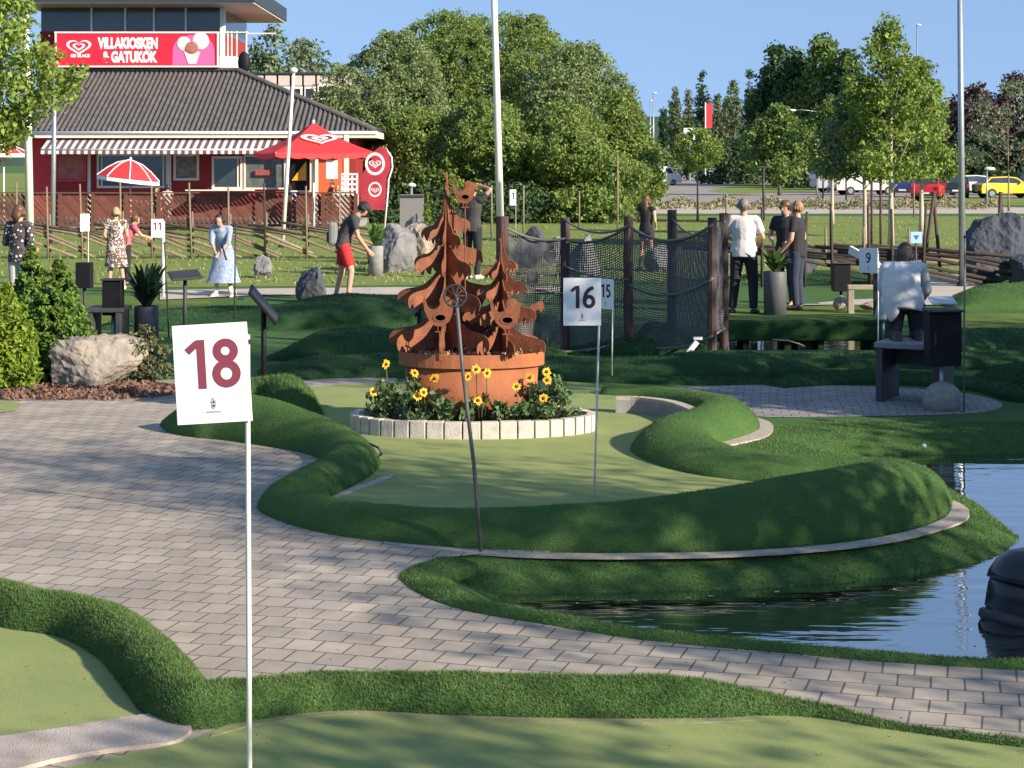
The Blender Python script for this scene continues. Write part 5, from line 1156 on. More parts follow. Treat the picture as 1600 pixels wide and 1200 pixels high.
# black litter boxes
def boxpost(label, px, top, bot, foot, w_, Yp=None, m_=None, post=M_dgrey, lid=True):
    p_ = at(px, foot); s_ = S(p_.y); zt2, zb2 = EYE-(top-HOR)/s_, EYE-(bot-HOR)/s_
    o = thing('litter_box', label, 'litter bin', p_, 0, 'black litter boxes on posts')
    MB().box((0, 0, (zt2+zb2)/2), (w_/s_, .8*w_/s_, zt2-zb2)).build('box', m_ or M_black, o, bevel=.01)
    if lid: MB().box((0, -.01, zt2+.012), (w_/s_*1.12, .95*w_/s_, .02)).build('lid', M_dgrey, o, bevel=.005)
    MB().tube([(0, 0, -.03), (0, 0, zb2+.01)], .025, 8).build('post', post, o, True); return o
boxpost('small black litter box left of the blond woman, behind the thujas', 132, 410, 450, 500, 24, lid=False)
boxpost('black litter box in front of the blond woman', 177, 438, 492, 560, 30, post=M_galv)
boxpost('black litter box on a post right of the two men in black', 1314, 412, 455, 478, 27)
o = thing('bench', 'dark grey slab bench partly hidden behind the thujas', 'bench', at(160, 560)); s_ = S(o.location.y)
for x in (-.12, .22): MB().box((x, .1, .28), (.06, .5, .56)).build('leg', M_bench, o, bevel=.006)
MB().box((.05, .1, .59), (.46, .52, .05)).build('seat', M_bench, o, bevel=.006)
# lectern style boards
def lectern(label, px, foot, top, w_, ang, yaw, m_=M_black):
    p_ = at(px, foot); s_ = S(p_.y); zt2 = EYE-(top-HOR)/s_
    o = thing('info_lectern', label, 'information board', p_, yaw, 'slanted information boards on black posts')
    MB().tube([(0, 0, -.03), (0, 0, zt2-.05)], .028, 8).build('post', m_, o, True)
    M = Matrix.Rotation(ang, 3, 'Y') @ Matrix.Rotation(R(12), 3, 'X')
    MB().box((0, 0, zt2), (w_/s_, .42, .03), M=M).build('board', m_, o, bevel=.006)
    MB().box(M @ Vector((0, 0, .018))+Vector((0, 0, zt2)), (w_/s_*.9, .36, .004), M=M).build('panel', M_dgrey, o); return o
lectern('slanted black information board on a post behind the sign with number 18', 412, 600, 476, 66, R(50), R(14))
lectern('slanted grey information board on a black post left of the pale blue dress', 289, 520, 430, 48, R(-4), R(20), mat('board_green', (.03, .045, .035), .6))
o = lectern('dark slanted board with a pale edge left of the lower steel bird', 655, 540, 478, 28, R(-50), R(0))
# thin tall dark poles
def thin_pole(label, px, foot, top, r_=.012, m_=M_dgrey, lean=0.0, group='thin dark bare poles', cat='pole'):
    p_ = at(px, foot); s_ = S(p_.y); h = EYE-(top-HOR)/s_
    o = thing('thin_pole', label, cat, p_, 0, group); MB().tube([(0, 0, -.03), (lean*.5, 0, h*.5), (lean, 0, h)], r_, 6).build('shaft', m_, o, True)
    MB().ell((lean, 0, h), (r_*1.5, r_*1.5, r_*1.5), 8, 6).build('tip', m_, o, True); return o
thin_pole('thin dark pole right of the sign with number 11', 264, 528, 380, lean=-.06)
thin_pole('thin dark pole in front of the pale blue dress', 366, 520, 350, lean=.02)
thin_pole('thin pale pole behind the rope fence, left of the big litter box stone', 1395, 470, 420)
# timber frame and white cloth things at right
fr = at(1345, 490); s_ = S(fr.y); o = thing('timber_frame', 'low pale timber frame right of the black litter box', 'frame', fr); M_tim = mat('pale_timber', (.36, .30, .22), .85, .3, 10, bump=.3, bscale=30)
zt2 = EYE-(450-HOR)/s_
for x in (-.16, .34): MB().box((x, 0, zt2/2-.03), (.09, .12, zt2)).build('leg', M_tim, o, bevel=.006)
MB().box((.09, 0, zt2+.015), (.60, .14, .07)).build('top_beam', M_tim, o, bevel=.006)
# glassy sculpture-like lamp beside the stooping person: a tall clear vase shaped stand
M_clear = mat('frosted_plastic', (.55, .62, .62), .35, .3, 9, (.35, .42, .42), spec=.6)
p_ = at(1380, 535); s_ = S(p_.y); o = thing('draped_cloth', 'pale translucent grey wrap draped over a stand left of the stooping person', 'cover', p_)
zt2 = EYE-(428-HOR)/s_; zb2 = EYE-(500-HOR)/s_
MB().lathe((0, 0, 0), [(.10, zb2), (.12, zb2+.03), (.09, zb2+.16), (.06, zb2+.3), (.055, zb2+.5), (.065, zt2)], 18, 1, .8).build('wrap', M_clear, o, True)
MB().tube([(0, 0, -.02), (0, 0, zb2+.02)], .02, 8).build('stand', M_galv, o, True)
# white slanting boards (ramp rails) left of it
a_, b_ = atY(1328, 390, 26.5), atY(1368, 412, 26.0)
o = thing('white_rail', 'white slanting board with a bent end behind the pale sign with number 9', 'rail', (0, 26, 0))
MB().bar(a_-Vector((0, 26, 0)), b_-Vector((0, 26, 0)), .05, .12).build('upper_board', M_white, o, bevel=.005)
c_ = atY(1384, 434, 26.0); MB().bar(b_-Vector((0, 26, 0)), c_-Vector((0, 26, 0)), .05, .12).build('lower_board', M_white, o, bevel=.005)
MB().bar(Vector((b_.x, 0, 0)), b_-Vector((0, 26, 0)), .06).build('post', M_dgrey, o)
# small blue square sign
p_ = at(1431, 452); s_ = S(p_.y); o = thing('blue_sign', 'small square pale sign with a blue triangle above the stooping person', 'sign', p_)
zc = EYE-(371-HOR)/s_; MB().tube([(0, 0, 0), (0, 0, zc)], .02, 8).build('post', M_dgrey, o, True); bd = MB().box((0, -.03, zc), (18/s_, .015, 18/s_)).build('board', mat('sign_pale_blue', (.35, .55, .68), .4), o, bevel=.004)
MB().add([(-.055, -.039, zc+.04), (.055, -.039, zc+.04), (0, -.039, zc-.05)], [(0, 1, 2)]).build('triangle', mat('sign_blue', (.03, .12, .35), .4), bd)
# white golf balls / marker stones, slanted white marks
p_ = atY(1078, 548, 20.2); o = thing('white_marker', 'small slanting white board lying against the rope fence foot', 'marker', p_, 0)
MB().box((0, 0, 0.0), (.06, .05, .26), M=Matrix.Rotation(R(38), 3, 'Y')).build('board', M_white, o, bevel=.006); MB().box((.09, 0, .14), (.10, .04, .03)).build('foot', M_white, o)
p_ = at(1245, 571); o = thing('white_marker', 'curved pale strip on the dark roll of turf behind the paved island', 'marker', (p_.x, p_.y+.7, 0.2), 0)
MB().tube([(-.18, 0, .03), (0, 0, .02), (.14, -.02, -.02), (.2, -.04, -.05)], [(.03, .01)]*4, 8, (0, 1, 0)).build('strip', M_conc, o, True)
p_ = at(832, 443); MB_ = thing('black_box', 'small square black box on the lawn behind the shorter steel spruce', 'box', p_); s_ = S(p_.y); MB().box((0, 0, .11), (17/s_, .2, .24)).build('box', M_black, MB_, bevel=.01); MB().box((0, -.1, .11), (.1, .01, .1)).build('front_plate', M_dgrey, MB_)
# golf bag like black bin behind rocks
p_ = at(617, 412); o = thing('waste_bin', 'dark green round waste bin behind the pale planter', 'litter bin', p_); s_ = S(p_.y); MB().lathe((0, 0, 0), [(.24, 0), (.27, .75), (.28, .77), (.24, .80), (.02, .82)], 20).build('bin_body', mat('bin_dark', (.02, .03, .035), .5), o, True); MB().lathe((0, 0, .80), [(.2, 0), (.16, .05), (.02, .07)], 20).build('bin_lid', M_black, o, True)
p_ = at(643, 372); s_ = S(p_.y); o = thing('garden_lamp', 'short lamp post with a round white head above the rocks', 'lamp', p_); h = EYE-(292-HOR)/s_; MB().tube([(0, 0, 0), (0, 0, h)], .04, 8).build('post', M_galv, o, True); MB().lathe((0, 0, h), [(.02, 0), (.13, .02), (.14, .08), (.02, .13)], 16).build('lamp_head', M_white, o, True)
p_ = at(640, 385); s_ = S(p_.y); o = thing('screen', 'grey board screen behind the short lamp post', 'screen', (p_.x, p_.y, 0)); z1 = EYE-(304-HOR)/s_; MB().box((.05, .3, z1/2), (38/s_, .04, z1)).build('panel', mat('screen_grey', (.19, .18, .18), .8), o); MB().box((.05, .26, z1-.05), (38/s_, .03, .06)).build('rail', M_dgrey, o)
# ================================================================== KIOSK AND WHAT STANDS ROUND IT
def X(px, Y): return (px-800)*Y/FOC
def Z(py, Y): return EYE-(py-HOR)*Y/FOC
YK = 70.0
M_kred = mat('wall_red', (0.30, 0.022, 0.022), 0.75, 0.25, 1.5, bump=.2, bscale=20)
M_kred2 = mat('wall_bright_red', (0.62, 0.03, 0.05), 0.6, 0.15, 2)
M_korange = mat('wall_orange', (0.72, 0.12, 0.04), 0.6, 0.15, 2)
M_tile = mat('roof_tile', (0.12, 0.112, 0.105), 0.9, 0.5, 3, (0.065, 0.06, 0.057), bump=.5, bscale=12, spec=.2)
M_trim = mat('trim_cream', (0.66, 0.62, 0.54), 0.6, 0.12, 3)
M_fascia = mat('fascia_dark', (0.035, 0.04, 0.05), 0.5, 0.2, 2)
ko = thing('kiosk', 'red kiosk with grey tiled hip roof, striped awning and serving windows', 'kiosk', (X(320, YK), YK, 0))
ox = ko.location.x
xl, xr = X(40, YK)-ox, X(556, YK)-ox
ze = Z(208, 69.0)
body = MB(); body.box(((xl+xr)/2, 4.2, ze/2), (xr-xl, 8.0, ze)); body.build('wall', M_kred, ko)
# roof
el, er = X(30, 69)-ox, X(586, 69)-ox; rl, rr_ = X(80, 74.5)-ox, X(372, 74.5)-ox; zr_ = Z(112, 74.5)
y0, y1, y2 = -1.1, 4.5, 10.1
def ribbed(P, name):
    """tiles as ribs running down a slope given by four corners: eave left, eave right, ridge right, ridge left"""
    a, b, c, d = [Vector(p) for p in P]; per = .20; n = int((b-a).length/per*8); V_, F_ = [], []
    nrm = (b-a).cross(d-a).normalized(); rows = 34; E_ = (b-a).normalized(); LL = (b-a).length; de = (d-a).dot(E_); ce = (c-a).dot(E_); U_ = (d-a)-E_*de
    for i in range(n+1):
        u = i/n; xx = a.x+(b.x-a.x)*u if abs(b.x-a.x) > abs(b.y-a.y) else a.y+(b.y-a.y)*u
        for j in range(rows+1):
            t_ = j/rows
            lo, hi = a.lerp(b, u), None
            # keep ribs straight up the slope, clip at the hips
            e_ = u*LL; tm = min(1, e_/de if de > 1e-6 else 1, (LL-e_)/(LL-ce) if LL-ce > 1e-6 else 1); p = a+E_*e_+U_*(t_*tm)
            q = e_/per*2*math.pi
            p = p+nrm*(0.035*math.cos(q)+0.012*((t_*rows) % 2))
            V_.append(p[:])
    I = np.arange((n+1)*(rows+1)).reshape(n+1, rows+1)
    F_ = np.stack([I[:-1, :-1].ravel(), I[1:, :-1].ravel(), I[1:, 1:].ravel(), I[:-1, 1:].ravel()], 1)
    return np_obj(name, np.array(V_), F_, M_tile, ko, True)
ze2 = Z(207, 69)+.05
ribbed([(el, y0, ze2), (er, y0, ze2), (rr_, y1, zr_), (rl, y1, zr_)], 'roof')
ribbed([(er, y0, ze2), (er, y2, ze2), (rr_+.05, y1+.02, zr_), (rr_, y1, zr_)], 'roof_hip')
ribbed([(er, y2, ze2), (el, y2, ze2), (rl, y1, zr_), (rr_, y1, zr_)], 'roof_back')
ribbed([(el, y2, ze2), (el, y0, ze2), (rl, y1, zr_), (rl-.05, y1+.02, zr_)], 'roof_hip')
MB().tube([(er, y0, ze2+.05), (rr_, y1, zr_+.06), (rl, y1, zr_+.06)], .11, 8).build('ridge_tiles', M_tile, ko, True)
MB().box(((el+er)/2, y0-.03, ze2-.14), (er-el+.1, .06, .24)).build('fascia', M_trim, ko); MB().box((er+.03, (y0+y2)/2, ze2-.14), (.06, y2-y0, .24)).build('fascia', M_trim, ko)
MB().box(((el+er)/2, (y0+y2)/2, ze2-.22), (er-el, y2-y0-.1, .04)).build('soffit', M_trim, ko)
MB().tube([(el, y0-.1, ze2-.06), (er+.1, y0-.1, ze2-.06)], .06, 8).build('gutter', M_white, ko, True)
# awning, striped cloth strips
al, ar = X(74, 69)-ox, X(440, 69)-ox; za0, za1 = Z(213, 69.3), Z(238, 68.3)
aw = thing('awning', 'long grey and white striped awning over the front of the red kiosk', 'awning', (ox, YK, 0))
ws, gs = MB(), MB(); n = int((ar-al)/.135)
for i in range(n):
    xa, xb = al+(ar-al)*i/n, al+(ar-al)*(i+1)/n; m_ = gs if i % 2 else ws
    yA, yB = -.62, -1.95; v = [(xa, yA, za0), (xb, yA, za0), (xb, yB, za1+.12), (xa, yB, za1+.12), (xa, yB-.02, za1-.06), (xb, yB-.02, za1-.06)]
    m_.add(v+[(p[0], p[1]+.01, p[2]-.012) for p in v], [(3, 2, 1, 0), (4, 5, 2, 3), (6, 7, 8, 9), (9, 8, 11, 10)])
ws.build('awning_cloth', mat('awning_white', (.62, .56, .55), .8, .1, 3), aw); gs.build('awning_stripe', mat('awning_grey', (.11, .075, .08), .8, .1, 3), aw)
MB().tube([(al, -1.95, za1+.1), (ar, -1.95, za1+.1)], .03, 6).build('front_bar', M_white, aw, True)
# windows and openings on the front
yw = .2
def window(x0, x1, y0_, y1_, frame=M_trim, pane=M_glass_d, fw=.09, mull=(), name='window'):
    xa, xb, zt2, zb2 = X(x0, YK)-ox, X(x1, YK)-ox, Z(y0_, YK), Z(y1_, YK)
    m_ = MB(); m_.box(((xa+xb)/2, yw-.03, zt2-fw/2), (xb-xa, .10, fw)); m_.box(((xa+xb)/2, yw-.03, zb2+fw/2), (xb-xa, .10, fw))
    for x in (xa+fw/2, xb-fw/2): m_.box((x, yw-.03, (zt2+zb2)/2), (fw, .10, zt2-zb2-2*fw))
    for u in mull: m_.box((xa+(xb-xa)*u, yw-.025, (zt2+zb2)/2), (.06, .08, zt2-zb2-2*fw))
    f = m_.build(name, frame, ko); MB().box(((xa+xb)/2, yw-.005, (zt2+zb2)/2), (xb-xa-2*fw, .02, zt2-zb2-2*fw)).build('pane', pane, f); return f
M_menu = mat('menu_board', (.32, .30, .27), .6, .8, 6, (.06, .05, .05))
window(150, 262, 240, 294, mull=(.07, .93)); window(270, 310, 240, 282, pane=M_menu)
window(330, 378, 244, 296, mull=(.85,)); window(380, 446, 242, 296, pane=mat('counter_glass', (.14, .15, .15), .15, .6, 3, (.05, .06, .06)), fw=.07)
window(448, 486, 242, 300, pane=M_black, fw=.06, name='serving_hatch')
window(84, 134, 240, 284, frame=M_kred2, pane=mat('poster_red', (.25, .03, .04), .5, .8, 2.5, (.42, .16, .14)))
for px in (138, 264): MB().box((X(px, YK)-ox, yw-.04, ze/2), (.12, .10, ze)).build('trim_board', M_trim, ko)
MB().box((X(62, YK)-ox, yw-.02, ze/2), (.9, .06, ze-.1)).build('bright_panel', M_kred2, ko)
# things behind the counter glass: warm sign shape in the hatch
yy = Z(282, YK)
hs = MB().add([(X(455, YK)-ox, yw-.09, Z(282, YK)), (X(478, YK)-ox, yw-.09, Z(282, YK)), (X(478, YK)-ox, yw-.09, Z(252, YK)), (X(470, YK)-ox, yw-.09, Z(262, YK))], [(0, 1, 2, 3)]).build('menu_picture', mat('sign_orange', (.85, .35, .02), .5), ko)
MB().box((X(345, YK)-ox, yw-.35, Z(297, YK)), (2.6, .7, .05)).build('counter', M_trim, ko)
rd = MB().box((X(412, YK)-ox, yw-.12, Z(270, YK)), (.7, .12, .22)).build('counter_display', mat('display_red', (.5, .06, .05), .4, .6, 8, (.1, .08, .08)), ko, bevel=.03)
MB().box((X(512, YK)-ox, yw-.05, Z(262, YK)-.2), (1.1, .10, 2.0)).build('door_panel', M_korange, ko); MB().box((X(518, YK)-ox, yw-.11, Z(265, YK)), (.46, .02, .72)).build('door_poster', M_white, ko)
for px in (492, 541): MB().box((X(px, 68.8)-ox, -1.1, ze/2), (.22 if px < 500 else .18, .18, ze)).build('column', M_trim, ko)
lt = thing('lattice', 'white lattice screen at the right end of the red kiosk', 'screen', (X(546, 67.5), 67.5, 0)); m_ = MB()
x0_, x1_, z0_, z1_ = X(535, 67.5)-X(546, 67.5), X(558, 67.5)-X(546, 67.5), Z(304, 67.5), Z(272, 67.5)
for i in range(4): m_.box((x0_+(x1_-x0_)*i/3, 0, (z0_+z1_)/2), (.07, .05, z1_-z0_))
for i in range(5): m_.box(((x0_+x1_)/2, -.03, z0_+(z1_-z0_)*i/4), (x1_-x0_+.07, .05, .07))
m_.build('slats', M_white, lt); q_ = MB(); q_.box((x0_, .04, z0_/2), (.09, .09, z0_)); q_.box((x1_, .04, z0_/2), (.09, .09, z0_)); q_.build('legs', M_white, lt)
# ---- the big sign on the roof
YS = 74.4
def heart_pts(r, n=40):
    out = []
    for k in range(n):
        t_ = 2*math.pi*k/n; out.append((r*1.18*math.sin(t_)**3*1.05, r*(13*math.cos(t_)-5*math.cos(2*t_)-2*math.cos(3*t_)-math.cos(4*t_))/15.5*.82))
    return out
def heart_logo(parent, c, r, col, y, back=None):
    """open double heart mark: a wide outlined heart with a smaller one inside"""
    P = heart_pts(r); m_ = MB(); n = len(P); M = []
    for (ra, rb) in ((1.0, .78), (.50, .30)):
        a = [(c[0]+x*ra, y, c[1]+z*ra) for x, z in P]; b = [(c[0]+x*rb, y, c[1]+z*rb+(.02*r)) for x, z in P]
        m_.add(a+b, [(k, (k+1) % n, n+(k+1) % n, n+k) for k in range(n)])
    return m_.build('heart_emblem', col, parent)
sg = thing('roof_sign', 'long red sign with white lettering and an ice cream picture on the kiosk roof', 'sign', (X(214, YS), YS, 0)); sx = sg.location.x
sl, sr, st, sb = X(88, YS)-sx, X(341, YS)-sx, Z(51, YS), Z(104, YS)
bd = MB().box(((sl+sr)/2, 0, (st+sb)/2), (sr-sl, .16, st-sb)).build('board', mat('sign_red', (.80, .015, .04), .45, .1, 1), sg, bevel=.01)
m_ = MB(); 
for z_ in (st, sb): m_.box(((sl+sr)/2, -.06, z_), (sr-sl+.1, .14, .07))
for x_ in (sl, sr): m_.box((x_, -.06, (st+sb)/2), (.07, .14, st-sb-.07))
m_.build('frame', mat('frame_pink', (.85, .62, .58), .5), sg)
text('lettering', 'VILLAKIOSKEN', .60, M_white, bd, (X(201, YS)-sx, -.09, Z(68.5, YS)), sx=.62, bold=.035, depth=.004)
gk = text('lettering', '& GATUKOK', .60, M_white, bd, (X(203, YS)-sx, -.09, Z(90, YS)), sx=.64, bold=.035, depth=.004)
dm = MB()
bbx = [v.co.x for v in gk.data.vertices]; ox_ = min(bbx)+(max(bbx)-min(bbx))*.825
for dx in (-.09, .09): dm.box((gk.location.x+(ox_+dx)*.64, -.09, gk.location.z+.30), (.055, .008, .07))
dm.build('umlaut_dots', M_white, bd)
heart_logo(bd, (X(124, YS)-sx, Z(73, YS)), .42, M_white, -.09)
text('lettering', 'GB GLACE', .17, M_white, bd, (X(126, YS)-sx, -.09, Z(87.5, YS)), sx=1.0, bold=.01, depth=.003)
# pink panel with a cone and two scoops
pk = MB(); a = [(X(270, YS)-sx, sb+.06)]+[(X(303, YS)-sx+.86*math.cos(t_), Z(78, YS)+.62*math.sin(t_)) for t_ in np.linspace(math.pi, 0, 14)]+[(X(336, YS)-sx, sb+.06)]
pk.prism(a, -.095, -.08); pk.build('pink_arch', mat('sign_pink', (.85, .12, .32), .5), bd)
ic = MB(); c = (X(301, YS)-sx, Z(92, YS)); ic.prism([(c[0]-.34, c[1]+.30), (c[0]+.34, c[1]+.30), (c[0]+.16, c[1]-.22), (c[0]-.16, c[1]-.22)], -.12, -.095); ic.build('cone_picture', mat('cone_pink', (.80, .42, .45), .5, .5, 9, (.85, .7, .65)), bd)
sc_ = MB(); 
for (dx, dz, r_) in ((-.36, .62, .30), (.34, .74, .36)): sc_.ell((c[0]+dx, -.10, c[1]+dz), (r_, .04, r_), 16, 10)
sc_.build('scoop_picture', mat('cream_picture', (.85, .78, .74), .5, .3, 6), bd, True); s3 = MB(); s3.ell((c[0]-.02, -.125, c[1]+.46), (.30, .03, .26), 16, 10); s3.build('scoop_picture', mat('scoop_brown', (.45, .16, .14), .5, .4, 7), bd, True)
m_ = MB()
for px in (90, 100, 126, 142, 186, 196, 238, 247, 290, 308, 335): m_.box((X(px, YS)-sx, .12, (sb+zr_)/2-.1), (.07, .07, sb-zr_+.35))
m_.build('sign_posts', M_trim, sg)
# ---- tower building behind
YT = 88.0
tw = thing('tower_house', 'flat roofed building with a glazed upper floor and white corner columns behind the kiosk', 'building', (X(240, YT), YT, 0)); tx = tw.location.x
def bx(x0, x1, yt, yb, d0, d1): return (((X(x0, YT)+X(x1, YT))/2-tx, (d0+d1)/2, (Z(yt, YT)+Z(yb, YT))/2), (X(x1, YT)-X(x0, YT), d1-d0, Z(yt, YT)-Z(yb, YT)))
MB().box(*bx(60, 344, 50, 330, .3, 9)).build('wall', M_kred, tw)
MB().box(*bx(60, 343, 10, 50, .5, 9)).build('glazing', mat('upper_glass', (.022, .03, .035), .12, .8, .5, (.07, .085, .09), spec=.8), tw)
MB().box(*bx(40, 408, -14, 9, -2.2, 10)).build('roof_edge', M_fascia, tw); MB().box(*bx(42, 406, 9, 11, -2.1, 10)).build('soffit', M_white, tw)
m_ = MB()
for px in (140, 193, 238, 288): m_.box(*bx(px-1.6, px+1.6, 11, 50, .38, .5))
m_.build('mullion', M_white, tw); MB().box(*bx(343.2, 350, 11.5, 113, .1, .5)).build('column', M_white, tw)
MB().box(*bx(343.2, 368, 88, 140, .0, 4)).build('parapet', M_white, tw)
MB().box(*bx(344, 372, 140, 330, .3, 9)).build('lower_wall', M_kred, tw)
m_ = MB()
for px in (355, 361, 369, 384): m_.box(*bx(px-1, px+1, 48, 88, .2, .28))
m_.box(*bx(352, 386, 49, 51, .18, .3)); m_.box(*bx(352, 430, 50.5, 52.5, .3, .4)); m_.build('railing', M_trim, tw)
MB().box(*bx(60, 343, 48.6, 51, .25, .5)).build('sill', M_kred, tw)
do = thing('satellite_dish', 'dark round dish standing on the roof edge behind the kiosk ridge', 'dish', (X(381, 80), 80, Z(98, 80))); MB().ell((0, 0, 0), (.27, .16, .50), 20, 12).build('dish', M_black, do, True); MB().box((-.2, .1, -.5), (.5, .3, .3)).build('foot', M_white, do)
MB().bar((0, .1, -.4), (0, .1, -3.2), .08).build('mast', M_galv, do)
# ---- panelled building further back
YB = 112.0
pb_ = thing('office_block', 'low building with pale panels and white framed windows behind the kiosk roof', 'building', (X(460, YB), YB, 0)); bxx = pb_.location.x
def bz(x0, x1, yt, yb, d0, d1): return (((X(x0, YB)+X(x1, YB))/2-bxx, (d0+d1)/2, (Z(yt, YB)+Z(yb, YB))/2), (X(x1, YB)-X(x0, YB), d1-d0, Z(yt, YB)-Z(yb, YB)))
MB().box(*bz(360, 560, 116, 350, .4, 9)).build('wall', mat('wall_grey_dark', (.08, .075, .08), .8, .3, 1), pb_); MB().box(*bz(358, 562, 113, 116, .1, 9.2)).build('roof_edge', M_fascia, pb_)
pm = mat('panel_pale', (.60, .50, .46), .7, .2, .8); edges = [392, 412, 432.5, 453, 472.5, 493, 514, 535, 556]
for a_, b_ in zip(edges[:-1], edges[1:]): MB().box(*bz(a_+1.8, b_-1.4, 117, 133.5, .2, .4)).build('panel', pm, pb_)
for a_, b_ in ((436, 452), (456, 472), (475.5, 493), (496, 526)):
    f = MB().box(*bz(a_, b_, 131.5 if a_ > 490 else 135, 156, .1, .38)).build('window', M_white, pb_); MB().box(*bz(a_+3, b_-3, 135 if a_ > 490 else 138.5, 152.5, .06, .1)).build('pane', M_glass_d, f)

# ---- parasols
def big_parasol():
    Y = 62.0; c = atY(490, 300, Y); o = thing('parasol', 'big square red parasol with a white heart emblem in front of the kiosk', 'parasol', (c.x, Y, 0))
    za, zed = Z(191, Y), Z(238, Y); hl = 1.72; M = Matrix.Rotation(R(20), 3, 'Z'); m_ = MB()
    crn = [M @ Vector((a*hl, b*hl, zed)) for a, b in ((-1, -1), (1, -1), (1, 1), (-1, 1))]; ap = Vector((0, 0, za)); n = 8; 
    for k in range(4):
        p, q = crn[k], crn[(k+1) % 4]; V_ = []; Fs = []
        for i in range(n+1):
            for j in range(n+1):
                t_ = i/n; e = p.lerp(q, j/n); v = ap.lerp(e, t_); sag = -.10*math.sin(math.pi*j/n)*t_*(1) ; v.z += -.18*math.sin(math.pi*t_)*.6+sag*.5; V_.append(v[:])
        for i in range(n):
            for j in range(n): b0 = i*(n+1)+j; Fs.append((b0, b0+n+1, b0+n+2, b0+1))
        m_.add(V_, Fs); nf = 7
        for j in range(nf):   # scalloped valance
            a_, b_ = p.lerp(q, j/nf), p.lerp(q, (j+1)/nf); sg_ = lambda s_: Vector((0, 0, -.05*math.sin(math.pi*s_)))
            top = [a_.lerp(b_, s_/4)+sg_(((j+s_/4)/nf)) for s_ in range(5)]; bot = [v-Vector((0, 0, .15+.05*math.sin(math.pi*s_/4))) for s_, v in enumerate(top)]
            m_.add([v[:] for v in top+bot], [(s_, s_+1, 6+s_, 5+s_) for s_ in range(4)])
    cn = m_.build('canopy', M_red, o, True); cn.data.polygons.foreach_set('use_smooth', [False]*len(cn.data.polygons))
    MB().tube([(0, 0, 0), (0, 0, za+.08)], .05, 10).build('pole', M_white, o, True)
    rb = MB()
    for k in range(4): rb.tube([(0, 0, zed-.05), crn[k]*1.0-Vector((0, 0, .03))], .02, 5)
    rb.build('rib', M_white, o)
    # emblem on the front face
    p, q = crn[0], crn[1]; mid = ap.lerp(p.lerp(q, .5), .50); nrm = (q-p).cross(ap-p).normalized(); nrm = nrm if nrm.y < 0 else -nrm; ux = (q-p).normalized(); uz = (ap-p.lerp(q, .5)).normalized()
    n = 40; P = heart_pts(.42, n); vs = []
    mid = mid+nrm*.06-Vector((0, 0, .10))
    e = MB()
    for (ra, rb_) in ((1, .72), (.45, .2)): e.add([(mid+ux*x*ra*1.25+uz*z*ra)[:] for x, z in P]+[(mid+ux*x*rb_*1.25+uz*z*rb_)[:] for x, z in P], [(k, (k+1) % n, n+(k+1) % n, n+k) for k in range(n)])
    e.build('heart_emblem', mat('emblem_white', (.82, .78, .76), .6), cn)
big_parasol()
def round_parasol(label, px, Y, apy, edy, w_, tilt=0.0, white=True, ground=0.0):
    c = atY(px, 300, Y); o = thing('parasol', label, 'parasol', (c.x, Y, ground), 0, 'round parasols on the kiosk terrace'); r_ = w_/2/S(Y); za, zed = Z(apy, Y)-ground, Z(edy, Y)-ground; m_ = MB(); wm = MB(); N = 8
    M = Matrix.Rotation(tilt, 3, 'Y')
    def P(k, t_, sub=0.0):
        a = 2*math.pi*(k+sub)/N+.25; rr = r_*(1-.05*math.sin(math.pi*sub)) ; z = (za-zed)*(1-t_**1.7)-(0.0)
        v = M @ Vector((rr*t_*math.cos(a), rr*t_*math.sin(a), z-(za-zed))); return (v.x, v.y, v.z+za)
    for k in range(N):
        V_ = [P(k, i/6, s_/4) for i in range(7) for s_ in range(5)]; m_.add(V_, [(i*5+s_, (i+1)*5+s_, (i+1)*5+s_+1, i*5+s_+1) for i in range(6) for s_ in range(4)])
        e = [Vector(P(k, 1.0, s_/4)) for s_ in range(5)]; m2 = wm; m2.add([v[:] for v in e]+[(v.x*1.01, v.y*1.01, v.z-.13) for v in e], [(s_, 5+s_, 6+s_, s_+1) for s_ in range(4)])
        wm.tube([Vector(P(k, t_))+Vector((0, -.01, .015)) for t_ in (0, .4, .7, 1)], .022, 5)
    m_.build('canopy', M_red, o, True); wm.build('white_edge', M_white, o)
    MB().tube([(0, 0, 0), (0, 0, za+.06)], .03, 8).build('pole', M_white, o, True)
    MB().ell((0, 0, za+.05), (.05, .05, .06), 8, 6).build('finial', M_white, o, True)
round_parasol('small round red parasol with white edges in front of the kiosk window', 204, 64.0, 250, 279, 96, R(7))
round_parasol('red parasol cut by the left edge beside the white flagpole', 6, 66.0, 226, 240, 76)
# terrace furniture glimpsed: round table and chairs under the small parasol
for i, (px, lab) in enumerate(((218, 'terrace table under the small red parasol'), (505, 'terrace table under the big red parasol'))):
    p = atY(px, 300, 64.6); o = thing('terrace_table', lab, 'table', (p.x, 64.6, .25), 0, 'tables on the kiosk terrace'); MB().lathe((0, 0, 0), [(.45, .72), (.45, .75), (.02, .75)], 24).build('tabletop', M_tim, o); MB().tube([(0, 0, 0), (0, 0, .72)], .04, 8).build('leg', M_dgrey, o, True)
# terrace slab
tr_ = MB().box(((X(-200, 65)+X(560, 65))/2, 67.5, .125), (X(560, 65)-X(-200, 65), 4.8, .25)); tag(tr_.build('terrace', M_conc_g), kind='structure')
